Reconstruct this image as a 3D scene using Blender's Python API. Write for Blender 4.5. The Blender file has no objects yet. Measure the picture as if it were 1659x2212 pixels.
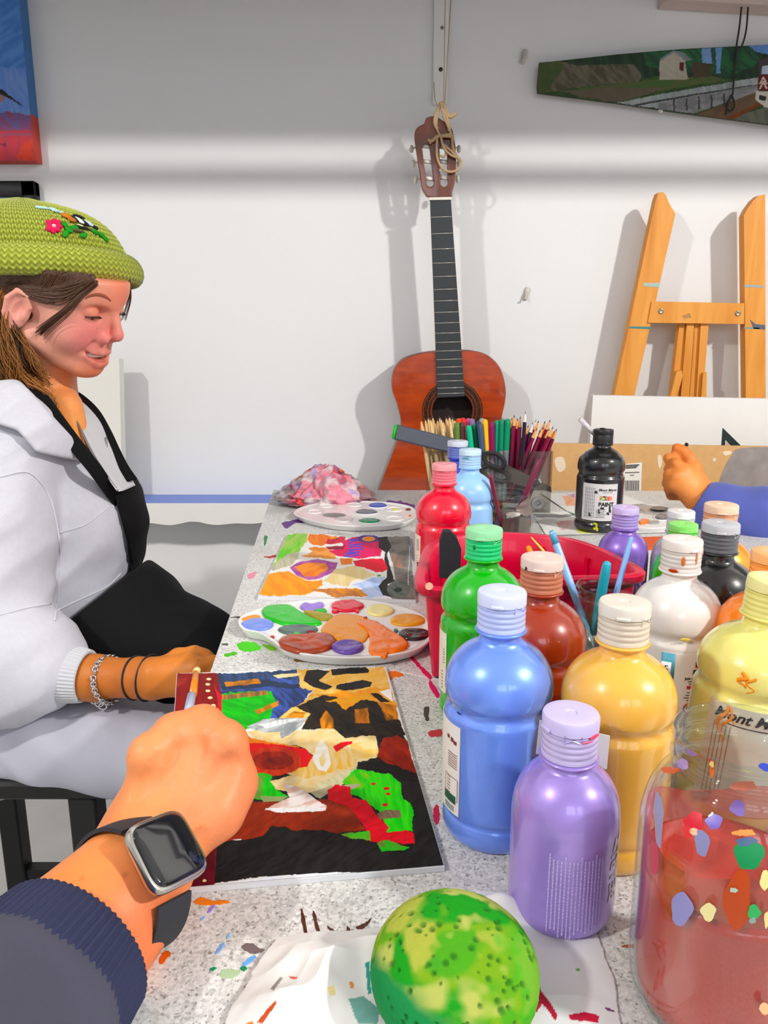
import bpy, math, random
import numpy as np
from mathutils import Vector, Matrix
random.seed(7)
RNG = np.random.RandomState(11)
C = bpy.context.scene.collection
PI = math.pi

# ---------------------------------------------------------------- camera model (photograph 1659 x 2212)
F = 1660.0
PITCH = math.radians(13.1)
TZ = 0.74                                  # table top height
CAMP = np.array([0.0, 0.0, TZ + 0.33])
CS, SN = math.cos(PITCH), math.sin(PITCH)

def atd(px, py, d):
    """world point seen at photo pixel (px,py) at distance d along the optical axis"""
    u = (px - 829.5) / F * d
    v = (py - 1106.0) / F * d
    return np.array([u, d * CS - v * SN, CAMP[2] - d * SN - v * CS])

def atz(px, py, z):
    r = atd(px, py, 1.0) - CAMP
    t = (z - CAMP[2]) / r[2]
    return CAMP + r * t

def aty(px, py, y):
    r = atd(px, py, 1.0) - CAMP
    return CAMP + r * (y / r[1])

def tbl(px, py, h=0.0):
    return atz(px, py, TZ + h)

# ---------------------------------------------------------------- colours and materials
def lin(c):
    out = []
    for v in c[:3]:
        v = v / 255.0
        out.append(v / 12.92 if v <= 0.04045 else ((v + 0.055) / 1.055) ** 2.4)
    g = .2126 * out[0] + .7152 * out[1] + .0722 * out[2]          # slightly richer pigments
    return [min(1.0, max(0.0, g + (v - g) * 1.14)) for v in out]

def mat(name, rgb, rough=0.5, metal=0.0, coat=0.0, spec=0.5, bump=None, vary=None, sss=0.0, sheen=0.0, trans=0.0, ior=1.45, alpha=1.0, attr=None):
    """rgb in sRGB 0..255; bump=(scale,strength,dist); vary=(scale,amount) mottles the colour; attr = colour attribute name"""
    m = bpy.data.materials.new(name)
    m.use_nodes = True
    nt = m.node_tree
    b = nt.nodes['Principled BSDF']
    c = lin(rgb) + [1.0]
    b.inputs['Base Color'].default_value = c
    b.inputs['Roughness'].default_value = rough
    b.inputs['Metallic'].default_value = metal
    b.inputs['Coat Weight'].default_value = coat
    b.inputs['Coat Roughness'].default_value = 0.04
    b.inputs['Specular IOR Level'].default_value = spec
    b.inputs['IOR'].default_value = ior
    b.inputs['Transmission Weight'].default_value = trans
    b.inputs['Alpha'].default_value = alpha
    if sss:
        b.inputs['Subsurface Weight'].default_value = sss
        b.inputs['Subsurface Radius'].default_value = (1.0, 0.35, 0.2)
        b.inputs['Subsurface Scale'].default_value = 0.004
    if sheen:
        b.inputs['Sheen Weight'].default_value = sheen
    tc = None
    src = None
    if attr:
        a = nt.nodes.new('ShaderNodeAttribute'); a.attribute_name = attr
        src = a.outputs['Color']
    if vary or bump:
        tc = nt.nodes.new('ShaderNodeTexCoord')
    if vary:
        n = nt.nodes.new('ShaderNodeTexNoise')
        n.inputs['Scale'].default_value = vary[0]; n.inputs['Detail'].default_value = 4
        nt.links.new(tc.outputs['Object'], n.inputs['Vector'])
        mp = nt.nodes.new('ShaderNodeMapRange')
        mp.inputs['From Min'].default_value = 0.25; mp.inputs['From Max'].default_value = 0.75
        mp.inputs['To Min'].default_value = 1 - vary[1]; mp.inputs['To Max'].default_value = 1 + vary[1]
        nt.links.new(n.outputs['Fac'], mp.inputs['Value'])
        mx = nt.nodes.new('ShaderNodeVectorMath'); mx.operation = 'SCALE'
        if src is not None:
            nt.links.new(src, mx.inputs[0])
        else:
            mx.inputs[0].default_value = c[:3]
        nt.links.new(mp.outputs[0], mx.inputs['Scale'])
        src = mx.outputs[0]
    if src is not None:
        nt.links.new(src, b.inputs['Base Color'])
    if bump:
        n = nt.nodes.new('ShaderNodeTexNoise')
        n.inputs['Scale'].default_value = bump[0]; n.inputs['Detail'].default_value = 3
        nt.links.new(tc.outputs['Object'], n.inputs['Vector'])
        bp = nt.nodes.new('ShaderNodeBump')
        bp.inputs['Strength'].default_value = bump[1]; bp.inputs['Distance'].default_value = bump[2]
        nt.links.new(n.outputs['Fac'], bp.inputs['Height'])
        nt.links.new(bp.outputs['Normal'], b.inputs['Normal'])
    return m

def wood_mat(name, rgb, dark, scale=(30, 30, 3), rough=0.5, coat=0.0):
    m = mat(name, rgb, rough, coat=coat)
    nt = m.node_tree; b = nt.nodes['Principled BSDF']
    tc = nt.nodes.new('ShaderNodeTexCoord'); mp = nt.nodes.new('ShaderNodeMapping')
    mp.inputs['Scale'].default_value = scale
    n = nt.nodes.new('ShaderNodeTexNoise'); n.inputs['Scale'].default_value = 1.0; n.inputs['Detail'].default_value = 6
    n.inputs['Distortion'].default_value = 0.6
    r = nt.nodes.new('ShaderNodeValToRGB')
    r.color_ramp.elements[0].color = lin(dark) + [1]; r.color_ramp.elements[1].color = lin(rgb) + [1]
    r.color_ramp.elements[0].position = 0.3; r.color_ramp.elements[1].position = 0.62
    nt.links.new(tc.outputs['Object'], mp.inputs['Vector']); nt.links.new(mp.outputs[0], n.inputs['Vector'])
    nt.links.new(n.outputs['Fac'], r.inputs['Fac']); nt.links.new(r.outputs['Color'], b.inputs['Base Color'])
    return m

_mc = {}
def M(rgb, rough=0.5, **k):
    key = (tuple(rgb), rough, tuple(sorted((a, str(b)) for a, b in k.items())))
    if key not in _mc:
        _mc[key] = mat('paint_%d_%d_%d' % tuple(rgb[:3]), rgb, rough, **k)
    return _mc[key]

# ---------------------------------------------------------------- objects
ORG = {}
def tag(o, label=None, cat=None, group=None, kind=None):
    if label: o['label'] = label
    if cat: o['category'] = cat
    if group: o['group'] = group
    if kind: o['kind'] = kind
    return o

def thing(name, label, cat, loc, group=None):
    o = bpy.data.objects.new(name, None)
    o.empty_display_size = 0.05
    C.objects.link(o)
    o.location = [float(v) for v in loc]
    ORG[o.name] = np.array(loc, float)
    return tag(o, label, cat, group)

class MB:
    """collects world-space geometry for ONE mesh"""
    def __init__(s):
        s.v = []; s.f = []; s.m = []; s.col = []; s.n = 0
    def add(s, v, f, m=0, col=None):
        v = np.asarray(v, float).reshape(-1, 3)
        s.v.append(v)
        b = s.n
        s.f.extend([tuple(int(i) + b for i in q) for q in f])
        s.m.extend([m] * len(f))
        if col is not None:
            s.col.append(np.asarray(col, float).reshape(-1, 3))
        s.n += len(v)
        return s
    def build(s, name, mats, parent=None, smooth=True, label=None, auto=None):
        v = np.concatenate(s.v) if s.v else np.zeros((0, 3))
        org = ORG[parent.name] if parent is not None else v.mean(0) if False else None
        if parent is None:
            lo, hi = v.min(0), v.max(0)
            org = np.array([(lo[0] + hi[0]) / 2, (lo[1] + hi[1]) / 2, lo[2]])
        me = bpy.data.meshes.new(name)
        me.from_pydata((v - org).tolist(), [], s.f)
        if not isinstance(mats, (list, tuple)):
            mats = [mats]
        for m in mats:
            me.materials.append(m)
        me.polygons.foreach_set('material_index', s.m)
        if smooth:
            me.polygons.foreach_set('use_smooth', [True] * len(s.f))
        if s.col:
            ca = me.color_attributes.new('Col', 'FLOAT_COLOR', 'POINT')
            cc = np.concatenate(s.col)
            ca.data.foreach_set('color', np.concatenate([cc, np.ones((len(cc), 1))], 1).ravel().astype(np.float32))
        me.update()
        if smooth and auto:
            try:
                me.set_sharp_from_angle(angle=math.radians(auto))
            except Exception:
                pass
        o = bpy.data.objects.new(name, me)
        C.objects.link(o)
        if parent is None:
            o.location = org.tolist()
            ORG[o.name] = org
        else:
            o.parent = parent
            ORG[o.name] = org
        if label: o['label'] = label
        return o
    # ------------------------------------------------ shapes
    def box(s, lo, hi, m=0, R=None, c=None, bev=0.0):
        lo = np.array(lo, float); hi = np.array(hi, float)
        if bev <= 0:
            v = np.array([[x, y, z] for z in (lo[2], hi[2]) for y in (lo[1], hi[1]) for x in (lo[0], hi[0])])
            f = [(0, 2, 3, 1), (4, 5, 7, 6), (0, 1, 5, 4), (2, 6, 7, 3), (0, 4, 6, 2), (1, 3, 7, 5)]
        else:
            b = min(bev, *((hi - lo) / 2.01))
            v = []; f = []
            sgn = [(-1, 1)] * 3
            cen = (lo + hi) / 2; h = (hi - lo) / 2
            idx = {}
            for k in range(8):
                sg = np.array([1 if k & 1 else -1, 1 if k & 2 else -1, 1 if k & 4 else -1])
                for ax in range(3):
                    p = cen + sg * (h - b)
                    p[ax] = cen[ax] + sg[ax] * h[ax]
                    idx[(k, ax)] = len(v); v.append(p)
            for ax in range(3):
                o1, o2 = (ax + 1) % 3, (ax + 2) % 3
                for sd in (0, 1):
                    q = []
                    for (a, bb) in ((0, 0), (1, 0), (1, 1), (0, 1)):
                        k = (sd << ax) | (a << o1) | (bb << o2)
                        q.append(idx[(k, ax)])
                    f.append(tuple(q if sd else q[::-1]))
            for ax in range(3):     # edges along axis ax
                o1, o2 = (ax + 1) % 3, (ax + 2) % 3
                for a in (0, 1):
                    for bb in (0, 1):
                        k0 = (a << o1) | (bb << o2); k1 = k0 | (1 << ax)
                        q = [idx[(k0, o1)], idx[(k1, o1)], idx[(k1, o2)], idx[(k0, o2)]]
                        f.append(tuple(q if (a ^ bb) else q[::-1]))
            for k in range(8):
                q = [idx[(k, 0)], idx[(k, 1)], idx[(k, 2)]]
                par = bin(k).count('1') % 2
                f.append(tuple(q if par else q[::-1]))
            v = np.array(v)
        if R is not None:
            cc = np.array(c, float) if c is not None else (lo + hi) / 2
            v = (v - cc) @ np.array(R).T + cc
        return s.add(v, f, m)
    def bar(s, a, b, w, h, m=0, up=(0, 0, 1), bev=0.0):
        """rectangular bar from a to b, width w (across) and height h (along up)"""
        a = np.array(a, float); b = np.array(b, float)
        z = b - a; L = np.linalg.norm(z); z /= L
        x = np.cross(np.array(up, float), z); x /= np.linalg.norm(x)
        y = np.cross(z, x)
        R = np.stack([x, y, z], 1)
        t = MB().box((-w / 2, -h / 2, 0), (w / 2, h / 2, L), bev=bev)
        v = np.concatenate(t.v) @ R.T + a
        return s.add(v, t.f, m)
    def tube(s, pts, rad, seg=10, m=0, caps=True, flat=None, closed=False, up=None):
        pts = np.array(pts, float); n = len(pts)
        rad = np.broadcast_to(np.asarray(rad, float), (n,))
        if closed:
            T = np.roll(pts, -1, 0) - np.roll(pts, 1, 0)
        else:
            T = np.gradient(pts, axis=0)
        T /= np.linalg.norm(T, axis=1)[:, None] + 1e-12
        u = np.array(up, float) if up is not None else (np.array([0, 0, 1.0]) if abs(T[0][2]) < 0.9 else np.array([1.0, 0, 0]))
        v = []
        for i in range(n):
            t = T[i]
            u = u - t * np.dot(u, t)
            u /= np.linalg.norm(u) + 1e-12
            w = np.cross(t, u)
            for k in range(seg):
                a = 2 * PI * k / seg
                v.append(pts[i] + rad[i] * (math.cos(a) * w * (flat or 1.0) + math.sin(a) * u))
        f = []
        for i in range(n if closed else n - 1):
            for k in range(seg):
                k2 = (k + 1) % seg; i2 = (i + 1) % n
                f.append((i * seg + k, i * seg + k2, i2 * seg + k2, i2 * seg + k))
        if caps and not closed:
            f.append(tuple(range(seg))[::-1])
            f.append(tuple((n - 1) * seg + k for k in range(seg)))
        return s.add(v, f, m)
    def lathe(s, prof, c, seg=64, m=0, R=None, sx=1.0, sy=1.0, a0=0.0, a1=2 * PI, mfun=None):
        """prof: list of (r,z); c = base centre"""
        full = abs(a1 - a0 - 2 * PI) < 1e-6
        n = seg if full else seg + 1
        v = []
        for r, z in prof:
            for k in range(n):
                a = a0 + (a1 - a0) * k / seg
                v.append((r * math.cos(a) * sx, r * math.sin(a) * sy, z))
        v = np.array(v)
        if R is not None:
            v = v @ np.array(R).T
        v = v + np.array(c, float)
        base = s.n
        f = []
        for i in range(len(prof) - 1):
            for k in range(seg):
                k2 = (k + 1) % n
                f.append((i * n + k, i * n + k2, (i + 1) * n + k2, (i + 1) * n + k))
        s.add(v, f, m)
        return s
    def prism(s, poly, z0, z1, m=0, axes=None, o=(0, 0, 0), mside=None):
        """polygon (list of 2d) extruded between z0 and z1; axes = 3x3 columns mapping local xyz"""
        p = np.array(poly, float); n = len(p)
        v = np.concatenate([np.c_[p, np.full(n, z0)], np.c_[p, np.full(n, z1)]])
        if axes is not None:
            v = v @ np.array(axes).T
        v = v + np.array(o, float)
        area = 0.5 * np.sum(p[:, 0] * np.roll(p[:, 1], -1) - np.roll(p[:, 0], -1) * p[:, 1])
        top = tuple(range(n, 2 * n)); bot = tuple(range(n))[::-1]
        side = [(i, (i + 1) % n, n + (i + 1) % n, n + i) for i in range(n)]
        if area < 0:
            top = top[::-1]; bot = bot[::-1]; side = [q[::-1] for q in side]
        s.add(v, [top, bot], m)
        s.f.extend([tuple(i + s.n - 2 * n for i in q) for q in side]); s.m.extend([m if mside is None else mside] * n)
        return s
    def blob(s, poly, base, h, m=0, smooth=2, round_=0.35):
        """domed puddle over a closed 2-d outline lying on a horizontal plane"""
        p = np.array(poly, float)
        for _ in range(smooth):
            q = np.empty((2 * len(p), 2)); nx = np.roll(p, -1, 0)
            q[0::2] = 0.75 * p + 0.25 * nx; q[1::2] = 0.25 * p + 0.75 * nx
            p = q
        n = len(p); c = p.mean(0)
        area = 0.5 * np.sum(p[:, 0] * np.roll(p[:, 1], -1) - np.roll(p[:, 0], -1) * p[:, 1])
        if area < 0: p = p[::-1]
        v = []; rings = [(1.0, 0.0), (0.985, 0.45), (0.96, .72), (0.92, .9), (.86, .98), (.74, 1.0), (.58, 1.0), (.4, 1.0), (.2, 1.0)]
        for sc, hh in rings:
            w = c + (p - c) * sc
            wob = 1.0 + (.32 * fnoise(w * 130 + 5, 2) if sc < .95 else np.zeros(n))
            v += np.c_[w, base + h * hh * wob].tolist()
        v.append((c[0], c[1], base + h * (1 + .32 * float(fnoise(c[None] * 130 + 5, 2)[0]))))
        f = []
        for i in range(len(rings) - 1):
            for k in range(n):
                k2 = (k + 1) % n
                f.append((i * n + k, i * n + k2, (i + 1) * n + k2, (i + 1) * n + k))
        o = (len(rings) - 1) * n
        for k in range(n):
            f.append((o + k, o + (k + 1) % n, len(rings) * n))
        f.append(tuple(range(n))[::-1])
        return s.add(v, f, m)

def rot(axis, deg):
    return np.array(Matrix.Rotation(math.radians(deg), 3, Vector(axis)))

def catmull(pts, n=8, closed=False):
    p = np.array(pts, float); out = []
    N = len(p)
    rng = range(N) if closed else range(N - 1)
    for i in rng:
        if closed:
            a, b, c, d = p[(i - 1) % N], p[i], p[(i + 1) % N], p[(i + 2) % N]
        else:
            a, b, c, d = p[max(i - 1, 0)], p[i], p[i + 1], p[min(i + 2, N - 1)]
        for k in range(n):
            t = k / n
            out.append(0.5 * ((2 * b) + (-a + c) * t + (2 * a - 5 * b + 4 * c - d) * t * t + (-a + 3 * b - 3 * c + d) * t ** 3))
    if not closed:
        out.append(p[-1])
    return np.array(out)

# ---------------------------------------------------------------- numpy noise
_perm = RNG.rand(64, 64, 64).astype(np.float32)
def vnoise(P):
    P = np.asarray(P, float)
    if P.shape[1] == 2:
        P = np.c_[P, np.zeros(len(P))]
    i = np.floor(P).astype(int); f = P - i
    f = f * f * (3 - 2 * f)
    i &= 63; j = (i + 1) & 63
    def g(a, b, c): return _perm[a, b, c]
    x0, y0, z0 = i.T; x1, y1, z1 = j.T
    fx, fy, fz = f.T
    a = g(x0, y0, z0) * (1 - fx) + g(x1, y0, z0) * fx
    b = g(x0, y1, z0) * (1 - fx) + g(x1, y1, z0) * fx
    c = g(x0, y0, z1) * (1 - fx) + g(x1, y0, z1) * fx
    d = g(x0, y1, z1) * (1 - fx) + g(x1, y1, z1) * fx
    return (a * (1 - fy) + b * fy) * (1 - fz) + (c * (1 - fy) + d * fy) * fz
def fnoise(P, oct=3):
    P = np.asarray(P, float); s = 0; a = 0.5
    for k in range(oct):
        s = s + a * (vnoise(P * 2 ** k + 17.3 * k) - 0.5) * 2; a *= 0.5
    return s

def inpoly(P, poly):
    x, y = P[:, 0], P[:, 1]; r = np.zeros(len(P), bool)
    q = np.array(poly, float); n = len(q)
    for i in range(n):
        x0, y0 = q[i]; x1, y1 = q[(i + 1) % n]
        if y0 == y1: continue
        c = ((y0 > y) != (y1 > y)) & (x < (x1 - x0) * (y - y0) / (y1 - y0) + x0)
        r ^= c
    return r

def polydist(P, poly):
    """signed distance (negative inside) to a closed 2-d polygon"""
    q = np.array(poly, float); n = len(q); d = np.full(len(P), 1e9)
    for i in range(n):
        a, b = q[i], q[(i + 1) % n]; e = b - a
        w = P - a; t = np.clip((w @ e) / (e @ e + 1e-15), 0, 1)
        d = np.minimum(d, np.linalg.norm(w - t[:, None] * e, axis=1))
    return np.where(inpoly(P, q), -d, d)

# ---------------------------------------------------------------- signed distance modelling
def smin(a, b, k):
    h = np.clip(0.5 + 0.5 * (b - a) / k, 0, 1)
    return b * (1 - h) + a * h - k * h * (1 - h)
def smax(a, b, k): return -smin(-a, -b, k)
def sd_cone(P, a, b, ra, rb):
    a = np.asarray(a, np.float32); b = np.asarray(b, np.float32)
    e = b - a; w = P - a
    t = np.clip((w @ e) / (e @ e + 1e-12), 0, 1)
    return np.linalg.norm(w - t[:, None] * e, axis=1) - (ra + (rb - ra) * t)
def sd_ell(P, c, r, R=None):
    w = P - np.asarray(c, np.float32)
    if R is not None: w = w @ np.asarray(R, np.float32)
    r = np.asarray(r, np.float32)
    k0 = np.linalg.norm(w / r, axis=1); k1 = np.linalg.norm(w / (r * r), axis=1)
    return k0 * (k0 - 1.0) / (k1 + 1e-9)
def sd_chain(P, pts, rad, k=0.004):
    d = None
    for i in range(len(pts) - 1):
        e = sd_cone(P, pts[i], pts[i + 1], rad[i], rad[i + 1])
        d = e if d is None else smin(d, e, k)
    return d
def sd_slab(P, c, R, h, r):
    """rounded box, R columns are its axes, h half sizes"""
    w = np.abs((P - np.asarray(c, np.float32)) @ np.asarray(R, np.float32)) - (np.asarray(h, np.float32) - r)
    return np.linalg.norm(np.maximum(w, 0), axis=1) + np.minimum(w.max(1), 0) - r

def nets(fun, lo, hi, res):
    """naive surface nets of fun(P) over a box, evaluated sparsely: a coarse pass first, then fine blocks near the surface"""
    lo = np.array(lo, float); hi = np.array(hi, float)
    B = 8
    nb = np.ceil((hi - lo) / (res * B)).astype(int)
    n = nb * B + 1
    g = np.full(tuple(n), 1.0, np.float32)
    cen = [(lo[k] + (np.arange(nb[k]) + 0.5) * B * res) for k in range(3)]
    cx = np.stack(np.meshgrid(*cen, indexing='ij'), -1).reshape(-1, 3).astype(np.float32)
    dc = np.concatenate([fun(cx[i:i + 200000]) for i in range(0, len(cx), 200000)])
    near = np.abs(dc) < res * B * 1.25 + 0.004
    g[:] = 1.0
    bi = np.stack(np.unravel_index(np.arange(len(cx)), tuple(nb)), 1)
    for q in bi[dc < 0]:
        x, y, z = q * B
        g[x:x + B + 1, y:y + B + 1, z:z + B + 1] = -1.0
    off = np.stack(np.meshgrid(*[np.arange(B + 1)] * 3, indexing='ij'), -1).reshape(-1, 3)
    sel = bi[near]
    step = 300
    for i in range(0, len(sel), step):
        idx = (sel[i:i + step, None, :] * B + off[None]).reshape(-1, 3)
        P = (lo + idx * res).astype(np.float32)
        g[idx[:, 0], idx[:, 1], idx[:, 2]] = fun(P)
    s = g < 0
    nx, ny, nz = n
    cnt = np.zeros((nx - 1, ny - 1, nz - 1), np.int8)
    for a in (0, 1):
        for b in (0, 1):
            for c in (0, 1):
                cnt += s[a:nx - 1 + a, b:ny - 1 + b, c:nz - 1 + c]
    act = (cnt > 0) & (cnt < 8)
    ids = np.full(act.shape, -1, np.int64)
    cells = np.argwhere(act); ids[act] = np.arange(len(cells))
    acc = np.zeros((len(cells), 3)); w = np.zeros(len(cells))
    cor = [np.array(q) for q in ((0,0,0),(1,0,0),(0,1,0),(1,1,0),(0,0,1),(1,0,1),(0,1,1),(1,1,1))]
    ed = [(0,1),(2,3),(4,5),(6,7),(0,2),(1,3),(4,6),(5,7),(0,4),(1,5),(2,6),(3,7)]
    val = [g[cells[:, 0] + c[0], cells[:, 1] + c[1], cells[:, 2] + c[2]] for c in cor]
    for a, b in ed:
        da, db = val[a], val[b]
        x = (da < 0) != (db < 0)
        t = np.where(x, da / np.where(x, da - db, 1), 0)
        p = cor[a][None] + t[:, None] * (cor[b] - cor[a])[None]
        acc += np.where(x[:, None], p, 0); w += x
    V = lo + (cells + acc / w[:, None]) * res
    Fc = []
    for ax in range(3):
        o1, o2 = (ax + 1) % 3, (ax + 2) % 3
        sl0 = [slice(1, -1)] * 3; sl0[ax] = slice(0, -1)
        sl1 = [slice(1, -1)] * 3; sl1[ax] = slice(1, None)
        A = s[tuple(sl0)]; Bq = s[tuple(sl1)]
        e = np.argwhere(A != Bq)
        if not len(e): continue
        sg = A[e[:, 0], e[:, 1], e[:, 2]]
        e = e.copy(); e[:, o1] += 1; e[:, o2] += 1
        def at(d1, d2):
            q = e.copy(); q[:, o1] += d1; q[:, o2] += d2
            return ids[q[:, 0], q[:, 1], q[:, 2]]
        q = np.stack([at(-1, -1), at(0, -1), at(0, 0), at(-1, 0)], 1)
        q[~sg] = q[~sg][:, ::-1]
        Fc.append(q)
    Fc = np.concatenate(Fc)
    return V, Fc

def sdf_obj(name, fun, lo, hi, res, m, parent, col=None, relax=2, post=None, keep_frac=.3):
    V, Fc = nets(fun, lo, hi, res)
    lab = np.arange(len(V))                      # keep the main body, drop stray crumbs
    E_ = np.concatenate([Fc[:, [0, 1]], Fc[:, [1, 2]], Fc[:, [2, 3]]])
    while True:
        m_ = np.minimum(lab[E_[:, 0]], lab[E_[:, 1]]); new = lab.copy()
        np.minimum.at(new, E_[:, 0], m_); np.minimum.at(new, E_[:, 1], m_); new = new[new]
        if (new == lab).all(): break
        lab = new
    ids_, cn = np.unique(lab, return_counts=True)
    if len(ids_) > 1:
        print('ISLANDS', name, sorted(cn.tolist())[::-1][:6])
        keep = np.isin(lab, ids_[cn >= cn.max() * keep_frac]); rm = np.cumsum(keep) - 1
        Fc = rm[Fc[keep[Fc].all(1)]]; V = V[keep]
    if relax:       # light smoothing along mesh edges
        for _ in range(relax):
            acc = np.zeros_like(V); c = np.zeros(len(V))
            for k in range(4):
                a, b = Fc[:, k], Fc[:, (k + 1) % 4]
                np.add.at(acc, a, V[b]); np.add.at(c, a, 1)
            V = V * 0.5 + 0.5 * acc / np.maximum(c, 1)[:, None]
    if post is not None: V = post(V)
    mb = MB(); mb.add(V, Fc, 0, col(V) if col is not None else None)
    return mb.build(name, m, parent)

def text_mesh(body, size, shear=0.0, space=1.0, depth=0.0, bold=0.0):
    """flat text outline as arrays (built with the built-in font); returns verts (x right, y up) centred, and faces"""
    cu = bpy.data.curves.new('lettering', 'FONT')
    cu.body = body; cu.size = size; cu.align_x = 'CENTER'; cu.align_y = 'CENTER'; cu.shear = shear
    cu.space_character = space; cu.resolution_u = 3; cu.offset = bold
    ob = bpy.data.objects.new('lettering', cu); C.objects.link(ob)
    dg = bpy.context.evaluated_depsgraph_get(); dg.update()
    me = bpy.data.meshes.new_from_object(ob.evaluated_get(dg))
    v = np.array([w.co[:] for w in me.vertices]); f = [tuple(p.vertices) for p in me.polygons]
    bpy.data.objects.remove(ob); bpy.data.curves.remove(cu); bpy.data.meshes.remove(me)
    return v, f
# ================================================================ projection back to the photograph (for reading paint shapes off it)
def proj(P):
    P = np.asarray(P, float) - CAMP
    d = P[:, 1] * CS - P[:, 2] * SN
    v = -P[:, 1] * SN - P[:, 2] * CS
    return np.c_[829.5 + F * P[:, 0] / d, 1106 + F * v / d]

def colour_layers(px, layers, base, P):
    """colour every vertex (photo positions px, world positions P) from a stack of brush-edged patches"""
    n = len(px)
    col = np.tile(np.array(lin(base)), (n, 1)); hgt = np.zeros(n)
    jn = np.c_[fnoise(px * 0.045 + 3.1), fnoise(px * 0.045 + 41.7)]
    jf = np.c_[fnoise(px * 0.16 + 7.7, 2), fnoise(px * 0.16 + 90.2, 2)]
    st = fnoise(np.c_[px[:, 0] * 0.03, px[:, 1] * 0.13], 2)
    st2 = fnoise(np.c_[px[:, 0] * 0.11 + 9, px[:, 1] * 0.04 + 5], 2)
    for li, L in enumerate(layers):
        rgb, poly, jit = L[0], L[1], L[2]
        a_ = (li * 2.399) % PI * .8 - .6; e_ = np.array([math.cos(a_), math.sin(a_)])
        st = fnoise(np.c_[(px + jn * 6) @ e_ * 0.03, (px + jn * 6) @ np.array([-e_[1], e_[0]]) * 0.17 + li * 3.7], 2)
        alt = L[3] if len(L) > 3 else None
        if isinstance(poly, tuple) and poly[0] == 'E':
            _, cx, cy, rx, ry = poly
            q = px + jn * jit * .5 + jf * jit * .3
            ins = ((q[:, 0] - cx) / rx) ** 2 + ((q[:, 1] - cy) / ry) ** 2 < 1
        else:
            ins = inpoly(px + jn * jit * .6 + jf * jit * .35, poly)
        if not ins.any(): continue
        c = np.tile(np.array(lin(rgb)), (ins.sum(), 1))
        t = np.clip(0.5 + 1.5 * st[ins] + .7 * st2[ins], 0, 1)
        if alt is not None:
            c = c * (1 - t[:, None]) + np.array(lin(alt))[None] * t[:, None]
        else:
            c = c * (0.93 + 0.14 * t[:, None])
        col[ins] = c
        hgt[ins] = hgt[ins] * .4 + 0.0002 + 0.00010 * st[ins] + 0.00008 * st2[ins]
    return np.clip(col, 0, 1), hgt

def paint_sheet(name, corners, nx, ny, layers, base, parent, m, normal=(0, 0, 1)):
    tl, tr, br, bl = [np.array(c, float) for c in corners]
    u, v = np.meshgrid(np.linspace(0, 1, nx), np.linspace(0, 1, ny))
    u = u.ravel()[:, None]; v = v.ravel()[:, None]
    P = (tl * (1 - u) + tr * u) * (1 - v) + (bl * (1 - u) + br * u) * v
    col, h = colour_layers(proj(P), layers, base, P)
    P = P + np.array(normal) * np.clip(h, 0, .002)[:, None]
    i = np.arange(nx * ny).reshape(ny, nx)
    f = np.stack([i[:-1, :-1], i[1:, :-1], i[1:, 1:], i[:-1, 1:]], -1).reshape(-1, 4)
    mb = MB(); mb.add(P, f, 0, col)
    return mb.build(name, m, parent)

def cropper(x0, y0, s):
    return lambda pts: [(x0 + a / s, y0 + b / s) for a, b in pts]

paint_mat = mat('artist_paint', (200, 200, 200), 0.5, attr='Col', spec=.22)
paint_gloss = mat('glossy_artist_paint', (200, 200, 200), 0.42, attr='Col', spec=.2)
paint_matte = mat('dry_painted_canvas', (200, 200, 200), 0.7, attr='Col')

# ================================================================ room shell
WY = 2.05
XL, XR, YB, ZC = -2.3, 3.0, -2.3, 2.75
wall_m = mat('wall_paint', (234, 234, 234), 0.6, vary=(1.3, 0.025), bump=(220, 0.08, 0.002))
floor_m = mat('floor_vinyl', (200, 199, 197), 0.5, vary=(9, 0.06))
ceil_m = mat('ceiling_paint', (226, 224, 222), 0.8)
trim_m = mat('trim_paint', (236, 234, 230), 0.45)

def struct(name, mb, m, **k):
    o = mb.build(name, m, smooth=False, **k)
    o['kind'] = 'structure'
    return o
struct('floor', MB().box((XL, YB, -0.05), (XR, WY, 0)), floor_m)
struct('ceiling', MB().box((XL, YB, ZC), (XR, WY, ZC + .05)), ceil_m)
struct('wall_back', MB().box((XL - .1, WY, -.05), (XR + .1, WY + .1, ZC + .05)), wall_m)
struct('wall_left', MB().box((XL - .1, YB, -.05), (XL, WY, ZC + .05)), wall_m)
struct('wall_right', MB().box((XR, YB, -.05), (XR + .1, WY, ZC + .05)), wall_m)
# wall behind the photographer with two windows
WX = [(-0.55, 0.45), (0.65, 1.65)]; WZ = (1.35, 2.35)
fw = MB()
fw.box((XL - .1, YB - .1, -.05), (XR + .1, YB, WZ[0]))
fw.box((XL - .1, YB - .1, WZ[1]), (XR + .1, YB, ZC + .05))
xs = [XL - .1, WX[0][0], WX[0][1], WX[1][0], WX[1][1], XR + .1]
for a, b in ((0, 1), (2, 3), (4, 5)):
    fw.box((xs[a], YB - .1, WZ[0]), (xs[b], YB, WZ[1]))
struct('wall_front', fw, wall_m)
for i, (a, b) in enumerate(WX):
    w = MB()
    for lo, hi in (((a, WZ[0]), (b, WZ[0] + .05)), ((a, WZ[1] - .05), (b, WZ[1])), ((a, WZ[0]), (a + .05, WZ[1])), ((b - .05, WZ[0]), (b, WZ[1])),
                   (((a + b) / 2 - .02, WZ[0]), ((a + b) / 2 + .02, WZ[1]))):
        w.box((lo[0], YB - .07, lo[1]), (hi[0], YB - .02, hi[1]))
    struct('window_%d' % (i + 1), w, trim_m)
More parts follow.
